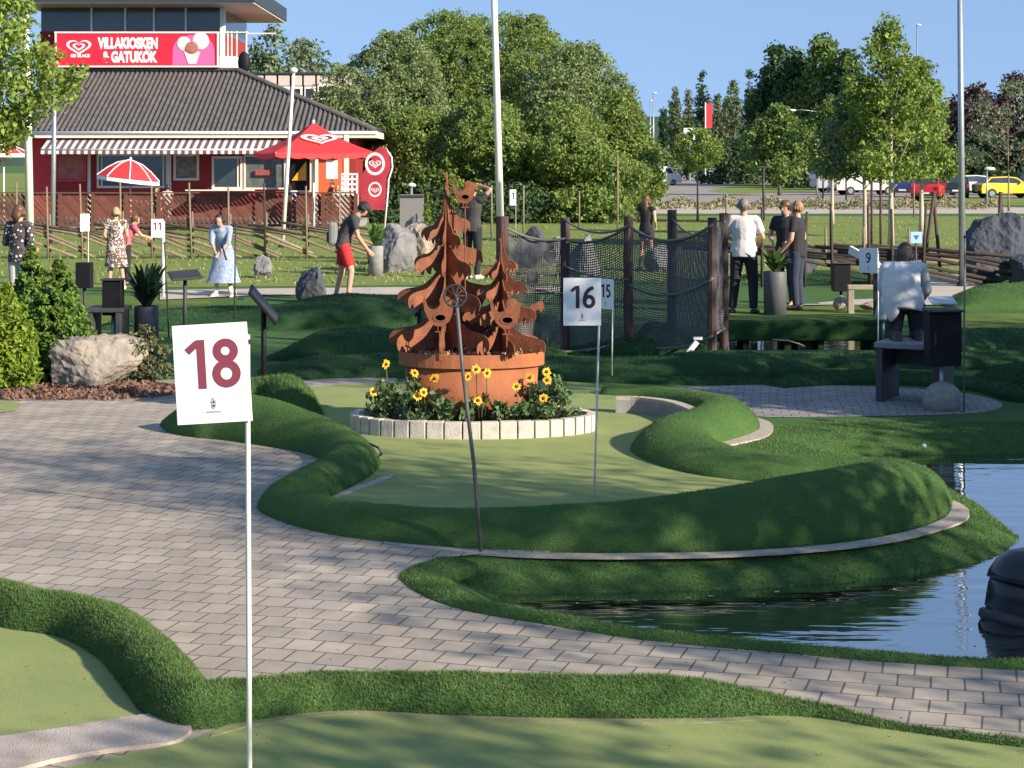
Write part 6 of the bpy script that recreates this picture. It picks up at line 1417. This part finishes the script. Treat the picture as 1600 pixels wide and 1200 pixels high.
# ---- beach flag banner at the corner
YF = 60.0; bf = thing('banner_flag', 'tall curved dark red banner flag with a round white heart emblem at the kiosk corner', 'banner', (X(605, YF), YF, 0)); fx_ = bf.location.x
out = [(566, 328), (564, 300), (565, 276), (572, 262), (580, 250), (584, 236), (594, 229), (604, 232), (610, 248), (610, 264), (604, 278), (603, 300), (601, 328)]
MB().prism([(X(a_, YF)-fx_, Z(b_, YF)) for a_, b_ in out], -.012, .012).build('banner_cloth', mat('banner_red', (.26, .012, .035), .6, .4, 1.5, (.5, .04, .06)), bf)
MB().tube([(X(600, YF)-fx_, .03, 0), (X(606, YF)-fx_, .03, Z(300, YF)), (X(607, YF)-fx_, .03, Z(280, YF)), (X(613, YF)-fx_, .03, Z(262, YF)), (X(612, YF)-fx_, .03, Z(246, YF)), (X(602, YF)-fx_, .03, Z(231, YF))], .03, 6).build('pole', M_white, bf, True)
ring = MB(); n = 28; c0 = (X(586, YF)-fx_, Z(255, YF))
for c0, r0, r1 in (((X(586, YF)-fx_, Z(256, YF)), .33, .25), ((X(586, YF)-fx_, Z(296, YF)), .22, .17)):
    ring.add([(c0[0]+r0*math.cos(2*math.pi*k/n), -.02, c0[1]+r0*1.15*math.sin(2*math.pi*k/n)) for k in range(n)]+[(c0[0]+r1*math.cos(2*math.pi*k/n), -.02, c0[1]+r1*1.15*math.sin(2*math.pi*k/n)) for k in range(n)], [(k, (k+1) % n, n+(k+1) % n, n+k) for k in range(n)])
ring.build('emblem_ring', M_white, bf); heart_logo(bf, (X(586, YF)-fx_, Z(256, YF)), .17, M_white, -.022); heart_logo(bf, (X(586, YF)-fx_, Z(297, YF)), .11, M_white, -.022)

# ---- slatted terrace fence (brown, diagonal boards)
YD = 62.5; xa, xb = X(-60, YD), X(556, YD); zt3 = Z(304, YD)
npan = 12; pw = (xb-xa)/npan
df = thing('slat_fence', 'long brown fence of diagonal boards along the kiosk terrace', 'fence', (xa, YD, 0))
for i in range(npan+1): MB().box((i*pw, 0, zt3/2+.02), (.13, .13, zt3+.04)).build('post', M_brown, df)
MB().box(((xb-xa)/2, 0, zt3+.06), (xb-xa, .16, .05)).build('top_rail', M_brown, df)
MB().box(((xb-xa)/2, .03, .18), (xb-xa, .06, .10)).build('bottom_rail', M_brown, df)
for i in range(npan):
    m_ = MB(); x0_, x1_ = i*pw+.07, (i+1)*pw-.07; z0_, z1_ = .24, zt3; sp_ = .17; sgn = 1
    c = x0_-(z1_-z0_)
    while c < x1_:
        # board from (c, z1) down to the right, clipped to the panel
        xs0, zs0 = c, z1_; xs1, zs1 = c+(z1_-z0_)*.9, z0_
        t0 = max(0, (x0_-xs0)/(xs1-xs0)); t1_ = min(1, (x1_-xs0)/(xs1-xs0))
        if t1_-t0 > .05: m_.bar((xs0+(xs1-xs0)*t0, .02, zs0+(zs1-zs0)*t0), (xs0+(xs1-xs0)*t1_, .02, zs0+(zs1-zs0)*t1_), .02, .10)
        c += sp_
    if m_.v: m_.build('boards', M_brown, df)
# fix the thin way of the boards: they stand on edge towards the viewer
# ---- round pole fence in front
M_pole_w = mat('grey_wood', (.25, .19, .13), .9, .4, 12, (.15, .11, .08), bump=.4, bscale=50, island=.3)
def pole_fence(label, xpts, Yf, topz, rails, seed, m_=M_pole_w, slope=.32, name='pole_fence'):
    rs = np.random.RandomState(seed); o = thing(name, label, 'fence', (X(xpts[0], Yf), Yf, 0)); x00 = o.location.x
    for px in xpts:
        x = X(px, Yf)-x00; h = topz+rs.normal()*.05; l1 = rs.normal()*.03
        MB().tube([(x, -.06, -.05), (x+l1, -.06, h)], [.032, .024], 6).build('stake', m_, o, True)
        MB().tube([(x+.02, .07, -.05), (x+l1*.5+.03, .07, h*.62)], [.03, .022], 6).build('stake', m_, o, True)
    m2 = MB(); L_ = X(xpts[-1], Yf)-x00; x = -1.5
    while x < L_:
        l = rails+rs.random()*.8; zt2 = min(.85, topz*.5)*(.85+.25*rs.random()); m2.tube([(x, .0, zt2), (x+l*.5, .01, zt2-slope*.5*l*.5), (x+l, .0, max(.04, zt2-slope*l*.9))], [.035, .04, .03], 6); x += .42
    m2.build('rails', m_, o, True); return o
pole_fence('weathered pole fence with slanting rails across the lawn in front of the kiosk', [28, 76, 130, 190, 238, 300, 358, 415, 480, 530], 44.0, Z(290, 44.0), 2.4, 1)
pole_fence('dark pole fence with slanting rails behind the two men in black', [1190, 1256, 1300, 1358, 1394, 1440], 34.0, Z(322, 34.0), 3.6, 2, mat('dark_wood', (.06, .045, .04), .9, .4, 12, island=.3), .16)
pole_fence('pale pole fence with slanting rails farther back on the right lawn', [1170, 1230, 1290, 1350, 1420], 41.0, .9, 3.6, 3, M_pole_w, .12)
# crossed poles (A frames) and small boards at right
for i, (pa, pb2, pc2, lab) in enumerate([(1440, 1456, 1468, 'dark leaning pole frame left of the galvanised lamp pole'), (1555, 1561, 1572, 'dark leaning pole frame behind the biggest dark boulder')]):
    Y = 36.0; o = thing('leaning_poles', lab, 'climbing frame', (X(pb2, Y), Y, 0)); x00 = o.location.x; zt2 = Z(300, Y)
    MB().tube([(X(pa, Y)-x00, 0, 0.0), (X(pc2-8, Y)-x00, 0, zt2)], .035, 6).build('leg', M_post, o, True); MB().tube([(X(pc2+4, Y)-x00, .1, 0), (X(pb2+4, Y)-x00, .1, zt2)], .035, 6).build('leg', M_post, o, True)
for px, ty in ((1418, 318), (1426, 330)): pass
# ---- flag and lamp poles
def tall_pole(label, px0, px1, foot_y, Y, top_y, r0, m_, tip=None, name='flagpole', cat='flagpole'):
    x0_, x1_ = X(px1, Y), X(px0, Y); o = thing(name, label, cat, (x0_, Y, 0)); zt2 = Z(top_y, Y)
    fr_ = (Z(top_y, Y)-0)/(Z(top_y, Y)-Z(foot_y, Y))
    MB().tube([(0, 0, -.05), ((x1_-x0_)*.5, 0, zt2*.5), (x1_-x0_, 0, zt2)], [r0, r0*.88, r0*.7], 12).build('shaft', m_, o, True)
    MB().lathe((0, 0, 0), [(r0*1.8, 0), (r0*1.8, .05), (r0*1.1, .12)], 14).build('foot', M_dgrey, o, True)
    if tip: MB().ell((x1_-x0_, -.05, zt2), tip, 10, 8).build('lamp_head', M_white, o, True)
    return o
tall_pole('white flagpole rising behind the corten trees, the tallest', 768, 784, 352, 40.0, -140, .09, M_pole)
tall_pole('white flagpole at the left edge among the leaves', 38, 48, 335, 44.0, -80, .10, M_pole)
tall_pole('grey lamp pole left of the roof sign', 86, 82, 368, 52.0, 98, .075, M_galv, (.10, .18, .06), 'lamp_pole', 'lamp')
tall_pole('slim leaning white lamp pole in front of the kiosk roof end', 459, 441, 374, 50.0, 110, .06, M_pole, (.11, .16, .08), 'lamp_pole', 'lamp')
tall_pole('thick galvanised pole at the right, before the biggest dark boulder', 1499, 1504, 368, 34.0, -80, .065, M_galv, None, 'lamp_pole', 'lamp')
# ================================================================== TREES
M_willow = mat('leaf_willow', (0.25, 0.325, 0.08), 0.6, 0.6, 0.45, (0.15, 0.23, 0.06), island=0.45, transl=0.4, spec=0.3)
M_willow2 = mat('leaf_willow_silver', (0.27, 0.34, 0.14), 0.6, 0.5, 0.5, (0.16, 0.23, 0.085), island=0.45, transl=0.4, spec=0.3)
def T(name, label, px, base, top, wpx, kind, m_, seed, Y=None, **k):
    p_ = at(px, base) if Y is None else Vector((X(px, Y), Y, 0))
    s_ = S(p_.y); h = EYE-(top-HOR)/s_; cat = k.pop('cat', 'tree')
    return tree(name, label, cat, p_, h, wpx/s_, kind, m_, k.pop('bark', M_bark), seed, **k)
GR = 'willows behind the rocks'
for i, (px, top, wpx, Y, m_, lab) in enumerate([
    (612, 48, 215, 80, M_willow2, 'leftmost willow of the big clump, silvery green, nearest the kiosk'),
    (700, 14, 250, 84, M_willow, 'tall dense green willow, left of the white flagpole'),
    (812, 16, 260, 85, M_willow, 'tall dense green willow, right of the white flagpole, widest of the clump'),
    (905, 62, 200, 80, M_willow2, 'lower silvery willow on the right side of the clump'),
    (965, 140, 120, 76, M_willow, 'lowest willow at the right end of the clump'),
    (650, 165, 170, 74, M_willow, 'low spreading willow in front, left of the taller steel spruce'),
    (760, 150, 200, 73, M_willow, 'low spreading willow in front, behind the white flagpole'),
    (880, 160, 210, 73, M_willow, 'low spreading willow in front, behind the net fence')]):
    T('willow_tree', lab, px, 0, top, wpx, 'egg' if i < 5 else 'low', m_, 100+i, Y=Y, z0=.3, nclump=1150, per=46, leaf=.135, cr=.28, limbs=12, inner=.62, group=GR, wob=.22)
T('willow_tree', 'broadest willow filling the middle of the clump behind the others', 768, 0, 22, 440, 'low', M_willow, 119, Y=89, z0=.3, nclump=1700, per=44, leaf=.15, cr=.36, limbs=12, inner=.6, group=GR, wob=.12)
T('birch_tree', 'hazy green tree rising behind the panelled building, left one', 425, 0, 34, 95, 'egg', M_leaf_b, 120, Y=150, z0=1, nclump=150, per=45, leaf=.42, cr=.9)
T('birch_tree', 'hazy green tree rising behind the panelled building, right one', 478, 0, 62, 95, 'round', M_leaf_b, 121, Y=155, z0=1, nclump=150, per=45, leaf=.42, cr=.9)
T('birch_tree', 'low hazy tree between the panelled building and the willows', 522, 0, 92, 70, 'round', M_leaf_b, 122, Y=160, z0=1, nclump=100, per=45, leaf=.42, cr=.9)
# leafy branches hanging in at the left edge
p_ = Vector((X(-58, 38), 38, 0)); tree('maple_tree', 'bright green leafy tree reaching in at the top left corner', 'tree', p_, Z(-60, 38), 3.7, 'round', M_leaf_y, M_bark, 7, z0=Z(225, 38), nclump=330, per=60, leaf=.13, cr=.34, limbs=12, inner=.35)
# poplars
for i, (px, top, wpx, Y) in enumerate([(1037, 168, 14, 260), (1055, 134, 20, 250), (1075, 140, 15, 255), (1098, 111, 32, 245), (1121, 144, 15, 250), (1146, 122, 32, 240), (1172, 106, 17, 240), (1191, 116, 20, 235), (1136, 150, 20, 250)]):
    lab = ['small poplar at the left end of the row', 'pointed dark poplar, second from the left of the row', 'slim poplar between the pointed one and the broad one', 'broad tall poplar left of the red banner', 'slim low poplar right of the red banner', 'broad grey green poplar in the right half of the row', 'slimmest tall poplar near the dark trees', 'poplar touching the dark trees at the right end of the row', 'short poplar behind the broad grey green one'][i]
    T('poplar_tree', lab, px, 0, top, wpx, 'column', M_leaf_b if i % 3 else M_leaf_d, 130+i, Y=Y, z0=.5, nclump=150, per=34, leaf=.34, cr=.5, limbs=5, inner=.2, group='row of poplars far behind the car park')
for i, (px, top, wpx, lab) in enumerate([(1212, 68, 62, 'dark evergreen with the sharpest left edge, tallest of the dark trees'), (1245, 74, 60, 'second dark tree, right of the sharp edged evergreen'), (1288, 52, 84, 'round dark green tree with a ragged top, middle of the dark trees'), (1325, 78, 60, 'dark tree at the right end of the dark group')]):
    T('dark_tree', lab, px, 0, top, wpx, 'egg', M_leaf_d if i != 2 else M_leaf, 150+i, Y=190-4*i, z0=1, nclump=240, per=45, leaf=.5, cr=.95, limbs=6, group='dark trees behind the car park')
T('maple_tree', 'deep green broad tree by the car park, left of the tall young trees', 1218, 0, 158, 92, 'egg', M_leaf, 160, Y=130, z0=1.2, nclump=150, per=50, leaf=.3, cr=.6, limbs=8)
T('young_tree', 'small round young tree with a thin pale trunk on the lawn strip', 1090, 345, 196, 68, 'round', M_leaf_y, 161, z0=Z(262, 73), nclump=60, per=45, leaf=.14, cr=.28, limbs=8, trunk_r=.05, bark=M_pole_w)
for i, (px, base, top, wpx, m_, lab, seed) in enumerate([
    (1352, 388, 128, 150, M_leaf_b, 'young olive green tree with a pale trunk, left of the tallest young tree', 162),
    (1392, 392, 22, 185, M_leaf_y, 'tallest bright young tree with a pale trunk and tapering crown', 163),
    (1440, 372, 88, 120, M_leaf_y, 'bright young tree right of the tallest, leaning to the right', 164),
    (1300, 350, 150, 100, M_leaf, 'young tree with an olive crown left of the parked vans', 165)]):
    p_ = at(px, base); T('young_tree', lab, px, base, top, wpx, 'spire' if seed in (163, 164) else 'egg', m_, seed, z0=Z(275, p_.y), nclump=230, per=52, leaf=.12, cr=.25, limbs=11, trunk_r=.085, inner=.25, bark=mat('pale_bark', (.50, .42, .33), .8, .3, 14, bump=.3, bscale=30), group='young trees on the lawn', wob=.3)
T('young_tree', 'sparse pale leaved young tree with a thin trunk at the right edge', 1576, 330, 118, 130, 'round', mat('leaf_pale', (.22, .25, .15), .6, .4, 2, (.12, .15, .07), island=.4, transl=.3), 166, z0=Z(255, 88), nclump=60, per=32, leaf=.17, cr=.36, limbs=14, trunk_r=.05, bark=M_pole_w)
M_purple = mat('leaf_purple', (0.055, 0.03, 0.032), 0.6, 0.5, 0.6, (0.09, 0.055, 0.045), island=0.4, transl=0.2)
T('copper_beech', 'dark purple leaved tree right of the tall young trees', 1525, 0, 132, 110, 'egg', M_purple, 167, Y=150, z0=1.5, nclump=170, per=46, leaf=.36, cr=.75)
T('copper_beech', 'dark purple leaved tree cut by the right edge', 1598, 0, 108, 110, 'egg', M_purple, 168, Y=150, z0=1.5, nclump=170, per=46, leaf=.36, cr=.75)
T('dark_tree', 'low dark tree under the purple one, left', 1535, 0, 205, 110, 'low', M_leaf_d, 169, Y=145, z0=.3, nclump=130, per=50, leaf=.4, cr=.6)
T('dark_tree', 'low dark tree under the purple one, at the right edge', 1610, 0, 200, 110, 'low', M_leaf_d, 170, Y=145, z0=.3, nclump=130, per=50, leaf=.4, cr=.6)
for i, (px, top, wpx, Y, lab) in enumerate([(1030, 228, 60, 230, 'low green shrub by the white van'), (1150, 215, 90, 200, 'shrubbery below the broad poplar'), (1270, 215, 110, 170, 'shrubbery left of the parked vans'), (1340, 220, 90, 175, 'shrubbery behind the parked vans'), (1420, 205, 110, 170, 'shrubbery behind the red car'), (1480, 215, 80, 170, 'shrubbery behind the silver cars')]):
    T('bush', lab, px, 0, top, wpx, 'low', M_leaf_d if i % 2 else M_leaf_b, 180+i, Y=Y, z0=.1, nclump=110, per=40, leaf=.42, cr=.7, limbs=4, cat='bush', group='shrubbery round the car park')
T('thuja', 'thin yellow green conifer behind the tan boulder', 668, 390, 292, 18, 'cone', M_thuja_l, 190, z0=.05, nclump=60, per=30, leaf=.06, cr=.09, cat='conifer', trunk_r=.03)
T('bush', 'dense bush along the foot of the willows, left part', 640, 0, 285, 180, 'low', M_leaf_d, 191, Y=71.5, z0=.05, nclump=110, per=50, leaf=.17, cr=.32, limbs=4, cat='bush')
T('bush', 'dense bush along the foot of the willows, middle part', 790, 0, 280, 200, 'low', M_leaf_d, 192, Y=71.2, z0=.05, nclump=110, per=50, leaf=.17, cr=.32, limbs=4, cat='bush')
T('bush', 'dense bush along the foot of the willows, right part', 920, 0, 288, 150, 'low', M_willow, 193, Y=71.0, z0=.05, nclump=90, per=50, leaf=.17, cr=.32, limbs=4, cat='bush')
# rough planting between pavement and car park, trough of flowers
rs = np.random.RandomState(77); P = []
for k in range(5200):
    u = rs.uniform(1030, 1560); v = rs.uniform(318, 328); a = at(u, v); P.append((a.x, a.y, rs.random()*.5*(.5+.5*math.sin(u*.09))+.02))
Vc, Fc = leaf_quads(np.array(P), .16, rs, .8); tag(np_obj('ground_cover', Vc, Fc, mat('leaf_rough', (.16, .17, .07), .7, .5, 1, (.22, .17, .10), island=.4)), 'rough low planting between the pavement and the car park', 'ground cover', kind='stuff')
# short real grass tufts on the lawn in the middle distance
rs = np.random.RandomState(78); P = []
for k in range(9000):
    u = rs.uniform(0, 1600); v = 338+rs.random()**1.0*108
    a = at(u, v); P.append((a.x, a.y, .02+rs.random()*.04))
Vc, Fc = leaf_quads(np.array(P), .09, rs, 1.5, aspect=.25); tag(np_obj('grass_tufts', Vc, Fc, mat('leaf_tuft', (.17, .23, .06), .8, .4, 1, (.22, .22, .09), island=.4)), 'scattered grass tufts on the lawn', 'grass', kind='stuff')

# ================================================================== VEHICLES
M_tyre = mat('tyre', (.015, .015, .016), .8); M_rim = mat('rim', (.35, .36, .38), .35, metal=.7); M_head = mat('headlamp', (.7, .72, .75), .15); M_tail = mat('tail_lamp', (.45, .01, .01), .3)
PRC = {'hatch': [(-2.0, .32), (-2.05, .60), (-1.98, .92), (-1.75, 1.02), (-1.35, 1.40), (-.2, 1.46), (.45, 1.38), (1.05, .98), (1.75, .84), (2.02, .66), (2.05, .34)],
       'estate': [(-2.3, .32), (-2.34, .62), (-2.28, .95), (-2.05, 1.42), (-.2, 1.47), (.5, 1.40), (1.15, .98), (2.0, .84), (2.25, .66), (2.28, .34)],
       'van': [(-2.5, .36), (-2.52, 1.1), (-2.45, 1.92), (-2.2, 2.0), (1.2, 2.0), (1.7, 1.25), (2.35, 1.05), (2.5, .75), (2.5, .36)],
       'suv': [(-2.2, .40), (-2.26, .72), (-2.2, 1.10), (-1.95, 1.62), (-.2, 1.70), (.5, 1.60), (1.05, 1.15), (1.9, 1.02), (2.2, .80), (2.22, .42)]}
GLS = {'hatch': [(-1.62, 1.04), (-1.28, 1.34), (-.2, 1.39), (.40, 1.32), (.88, 1.0)], 'estate': [(-2.1, .98), (-1.92, 1.35), (-.2, 1.40), (.44, 1.33), (.95, 1.0)],
       'van': [(.55, 1.25), (.55, 1.82), (1.1, 1.82), (1.48, 1.27)], 'suv': [(-2.0, 1.15), (-1.82, 1.53), (-.2, 1.60), (.42, 1.51), (.86, 1.17)]}
def car(label, kind, px, py, rz, colr, seed=0, group='cars parked behind the lawn'):
    m_ = mat('paint_%d_%d_%d' % tuple(int(c*100) for c in colr), colr, .28, .05, 2, coat=.6)
    p_ = at(px, py); o = thing('parked_car' if kind != 'van' else 'parked_van', label, 'car' if kind != 'van' else 'van', (p_.x, p_.y, 0.02), rz, group); W = .88 if kind != 'van' else .98
    # body: cross sections along the width so the sides tuck in towards the roof
    pr = PRC[kind]; n = len(pr); V_ = []; F_ = []; lay = [(-1, .0), (-.97, 1), (0, 1), (.97, 1), (1, .0)]
    zmax = max(z for x, z in pr)
    for s_, full in lay:
        for x, z in pr:
            tk = 1-.16*max(0, (z-.9)/(zmax-.9+.01)) if kind != 'van' else 1-.06*max(0, (z-1.2)/.8)
            e = 1.0 if full else .985; zz_ = z if full else (.32+(z-.32)*.975 if z > .5 else z+.03)
            V_.append((x*e, s_*W*tk, zz_))
    for i in range(len(lay)-1):
        for k in range(n): k2 = (k+1) % n; F_.append((i*n+k, i*n+k2, (i+1)*n+k2, (i+1)*n+k))
    tri = tessellate_polygon([[Vector((x, z, 0)) for x, z in pr]])
    F_ += [tuple(t) for t in tri]+[tuple((len(lay)-1)*n+i for i in t)[::-1] for t in tri]
    b = MB().add(V_, F_).build('body', m_, o, fix=True)
    for s_ in (-1, 1):
        g_ = GLS[kind]; gz = [(x, z) for x, z in g_]; V2 = [(x, s_*W*((1-.16*max(0, (z-.9)/(zmax-.9)) if kind != 'van' else 1-.06*max(0, (z-1.2)/.8))+.012), z) for x, z in gz]
        MB().add(V2, [tuple(range(len(V2)))]).build('side_window', M_glass_d, b)
    fx = [i for i in range(n-1) if pr[i][0] > 0 and pr[i][1] > pr[i+1][1]+.25][0]; (xa_, za_), (xb_, zb_) = pr[fx], pr[fx+1]
    nx_, nz_ = (za_-zb_), (xb_-xa_); l_ = math.hypot(nx_, nz_); off = (nx_/l_*.012, nz_/l_*.012)
    q = lambda t_, s_, wd: (xa_+(xb_-xa_)*t_+off[0], s_*wd, za_+(zb_-za_)*t_+off[1])
    MB().add([q(.08, -1, W*.78), q(.08, 1, W*.78), q(.94, 1, W*.90), q(.94, -1, W*.90)], [(0, 1, 2, 3)]).build('windscreen', M_glass_d, b)
    rxx = [i for i in range(n-1) if pr[i][0] < -1 and pr[i+1][1] > pr[i][1]+.3]
    if rxx:
        (xa_, za_), (xb_, zb_) = pr[rxx[-1]+1], pr[rxx[-1]]; t1_ = .55 if kind == 'van' else .9
        MB().add([(xa_+(xb_-xa_)*t_-.015, s_*W*wd, za_+(zb_-za_)*t_+.004) for t_, s_, wd in ((.1, -1, .72), (.1, 1, .72), (t1_, 1, .84), (t1_, -1, .84))], [(0, 1, 2, 3)]).build('rear_window', M_glass_d, b)
    for s_ in (-1, 1):
        MB().box((pr[-2][0]-.03, s_*W*.72, .68), (.14, .34, .14)).build('headlight', M_head, o, bevel=.02); MB().box((pr[1][0]+.03, s_*W*.84, .80 if kind != 'van' else 1.0), (.12, .16, .22)).build('tail_light', M_tail, o, bevel=.02)
        for x in ((-1.3, 1.3) if kind == 'hatch' else (-1.45, 1.45)):
            w_ = MB(); c_ = Vector((x, s_*(W-.10), .32)); w_.tube([c_-Vector((0, .11, 0)), c_+Vector((0, .11, 0))], .32, 20); wo_ = w_.build('wheel', M_tyre, o); MB().tube([c_+Vector((0, s_*.10, 0)), c_+Vector((0, s_*.125, 0))], .19, 14).build('rim', M_rim, wo_)
        MB().box((.62, s_*(W+.07), 1.02 if kind != 'van' else 1.35), (.10, .16, .12)).build('mirror', m_, o, bevel=.02)
    MB().box((pr[-1][0]-.02, 0, .40), (.10, W*1.7, .20)).build('bumper', M_dgrey, o, bevel=.03); MB().box((pr[0][0]+.02, 0, .42), (.12, W*1.7, .22)).build('bumper', M_dgrey, o, bevel=.03)
    for x_ in (pr[-1][0]+.035, pr[1][0]-.02): MB().box((x_, 0, .50), (.02, .5, .11)).build('number_plate', M_white, o)
    return o
car('bright red hatchback parked facing away between the young trees', 'hatch', 1450, 314, R(72), (.55, .01, .015))
car('white van in the car park behind the young tree trunks', 'van', 1352, 305, R(8), (.62, .60, .56))
car('silver grey van left of the white van', 'van', 1318, 301, R(10), (.34, .37, .40))
car('dark blue hatchback left of the red car', 'hatch', 1412, 308, R(75), (.02, .03, .12))
car('black estate car right of the red one', 'estate', 1490, 309, R(80), (.012, .014, .018))
car('silver estate car right of the galvanised pole', 'estate', 1524, 305, R(12), (.42, .42, .42))
car('white estate car at the back of the row on the right', 'estate', 1556, 300, R(8), (.66, .65, .63))
car('yellow hatchback near the right edge', 'hatch', 1572, 310, R(6), (.70, .52, .03))
car('dark blue car cut by the right edge', 'suv', 1606, 305, R(80), (.02, .03, .06))
car('dark grey car behind the red one', 'suv', 1470, 300, R(15), (.06, .07, .085))
car('pale car behind the red one, in front of the shrubbery', 'estate', 1428, 297, R(10), (.55, .56, .58))
car('white van far left in the car park beside the willows', 'van', 1026, 290, R(25), (.72, .71, .69))
car('small white car under the broad willow edge', 'hatch', 1000, 285, R(10), (.70, .70, .70))
for i, (px, colr, lab) in enumerate([(1055, (.03, .03, .04), 'black car farthest left in the distant row'), (1072, (.05, .06, .09), 'dark grey car in the distant row, left of the white one'), (1088, (.04, .05, .07), 'dark blue car in the middle of the distant row'), (1106, (.6, .6, .58), 'white car in the distant row'), (1122, (.06, .06, .07), 'dark car at the right end of the distant row')]):
    car(lab, 'hatch', px, 277, R(85+i*3), colr, group='cars in the distant row')
# ================================================================== LAMPS, SIGNS AND OTHER SMALL THINGS FAR OFF
def street_lamp(label, px, Y, top, arm=0, group='street lamps', r_=.06, m_=M_galv):
    o = thing('street_lamp', label, 'street lamp', (X(px, Y), Y, 0), 0, group); h = Z(top, Y); MB().tube([(0, 0, 0), (0, 0, h)], [r_, r_*.6], 8).build('post', m_, o, True)
    if arm: MB().tube([(0, 0, h-.02), (arm*.6, 0, h+.12), (arm, 0, h+.1)], r_*.5, 6).build('arm', m_, o, True)
    MB().ell((arm+.15*(1 if arm >= 0 else -1), 0, h+.08), (.42 if arm else .3, .18, .10), 10, 6).build('lamp_head', M_white, o, True); return o
street_lamp('tall floodlight mast in the sky right of the tallest young tree', 1433, 190, 40, 0, r_=.12)
street_lamp('tall thin street lamp on the horizon left of the poplars', 1021, 240, 146, 0, r_=.12)
street_lamp('second thin street lamp on the horizon, just left of the first', 1016, 300, 158, 0, r_=.12)
street_lamp('street lamp with an arm in front of the deep green broad tree', 1277, 140, 174, -1.9)
street_lamp('pale lamp post between the willows and the net fence', 964, 76, 170, 0)
street_lamp('short lamp post by the silver cars', 1542, 95, 266, .0)
street_lamp('thin pale post in front of the parked vans', 1276, 105, 222, 0)
for px, py, top, lab in ((1193, 345, 262, 'slim dark post on the pavement left of the man with the beard'), (1286, 318, 248, 'slim dark post left of the silver grey van'), (1322, 316, 255, 'slim dark post in front of the silver grey van')):
    p_ = at(px, py); o = thing('bollard_post', lab, 'post', p_, 0, 'slim dark posts by the car park'); h = Z(top, p_.y); MB().tube([(0, 0, 0), (0, 0, h)], .05, 8).build('post', M_dgrey, o, True); MB().box((0, 0, h+.03), (.4, .12, .08)).build('head', M_dgrey, o)
# red banner and white sign far off
o = thing('banner_flag', 'thin red vertical banner among the poplars', 'banner', (X(1108, 238), 238, 0)); MB().tube([(-.5, 0, 0), (-.5, 0, Z(160, 238))], .08, 6).build('mast', M_white, o); MB().box((0, 0, (Z(162, 238)+Z(200, 238))/2), (.8, .04, Z(162, 238)-Z(200, 238))).build('banner_cloth', M_red, o)
o = thing('far_sign', 'white panel standing in front of the poplars', 'sign', (X(1078, 232), 232, 0)); MB().box((0, 0, (Z(200, 232)+Z(218, 232))/2), (1.6, .1, Z(200, 232)-Z(218, 232))).build('panel', M_white, o); MB().tube([(0, .1, 0), (0, .1, Z(215, 232))], .12, 6).build('post', M_galv, o)
# tree stakes: pairs of pale stakes beside the young trees
for px, base, top, lab in ((1362, 384, 280, 'dark support stake beside the left young tree'), (1376, 388, 285, 'dark support stake left of the tallest young tree'), (1428, 340, 288, 'pale support stake of the leaning young tree'), (1298, 384, 320, 'dark thin stake on the lawn right of the man in dark jeans')):
    thin_pole(lab, px, base, top, .035, M_post if 'dark' in lab else M_pole_w, group='support stakes on the lawn', cat='stake')
for px, base, top, lab in ((965, 370, 245, 'pale bare stake on the lawn behind the net fence'), (905, 360, 300, 'thin stake on the lawn left of the pale bare one'), (1135, 400, 306, 'thin grey stake left of the man in the white shirt'), (768, 372, 292, 'thin green stake left of the white flagpole'), (818, 372, 292, 'thin green stake right of the small sign by the flagpole')):
    thin_pole(lab, px, base, top, .03, M_pole_w, group='bare stakes on the lawn', cat='stake')
# small white golf balls and markers
for (px, py, lab) in ((943, 467, None), (586, 467, 'white golf ball lying on the turf right of the man in the red shorts'), (1444, 686, 'white golf ball on the shaded bank below the litter box')):
    if lab:
        p_ = at(px, py); z_ = .03 if py < 600 else -.06; tag(MB().ell((0, 0, 0), .021, 12, 8).build('golf_ball', M_white, None, True), lab, 'golf ball').location = (p_.x, p_.y, z_)
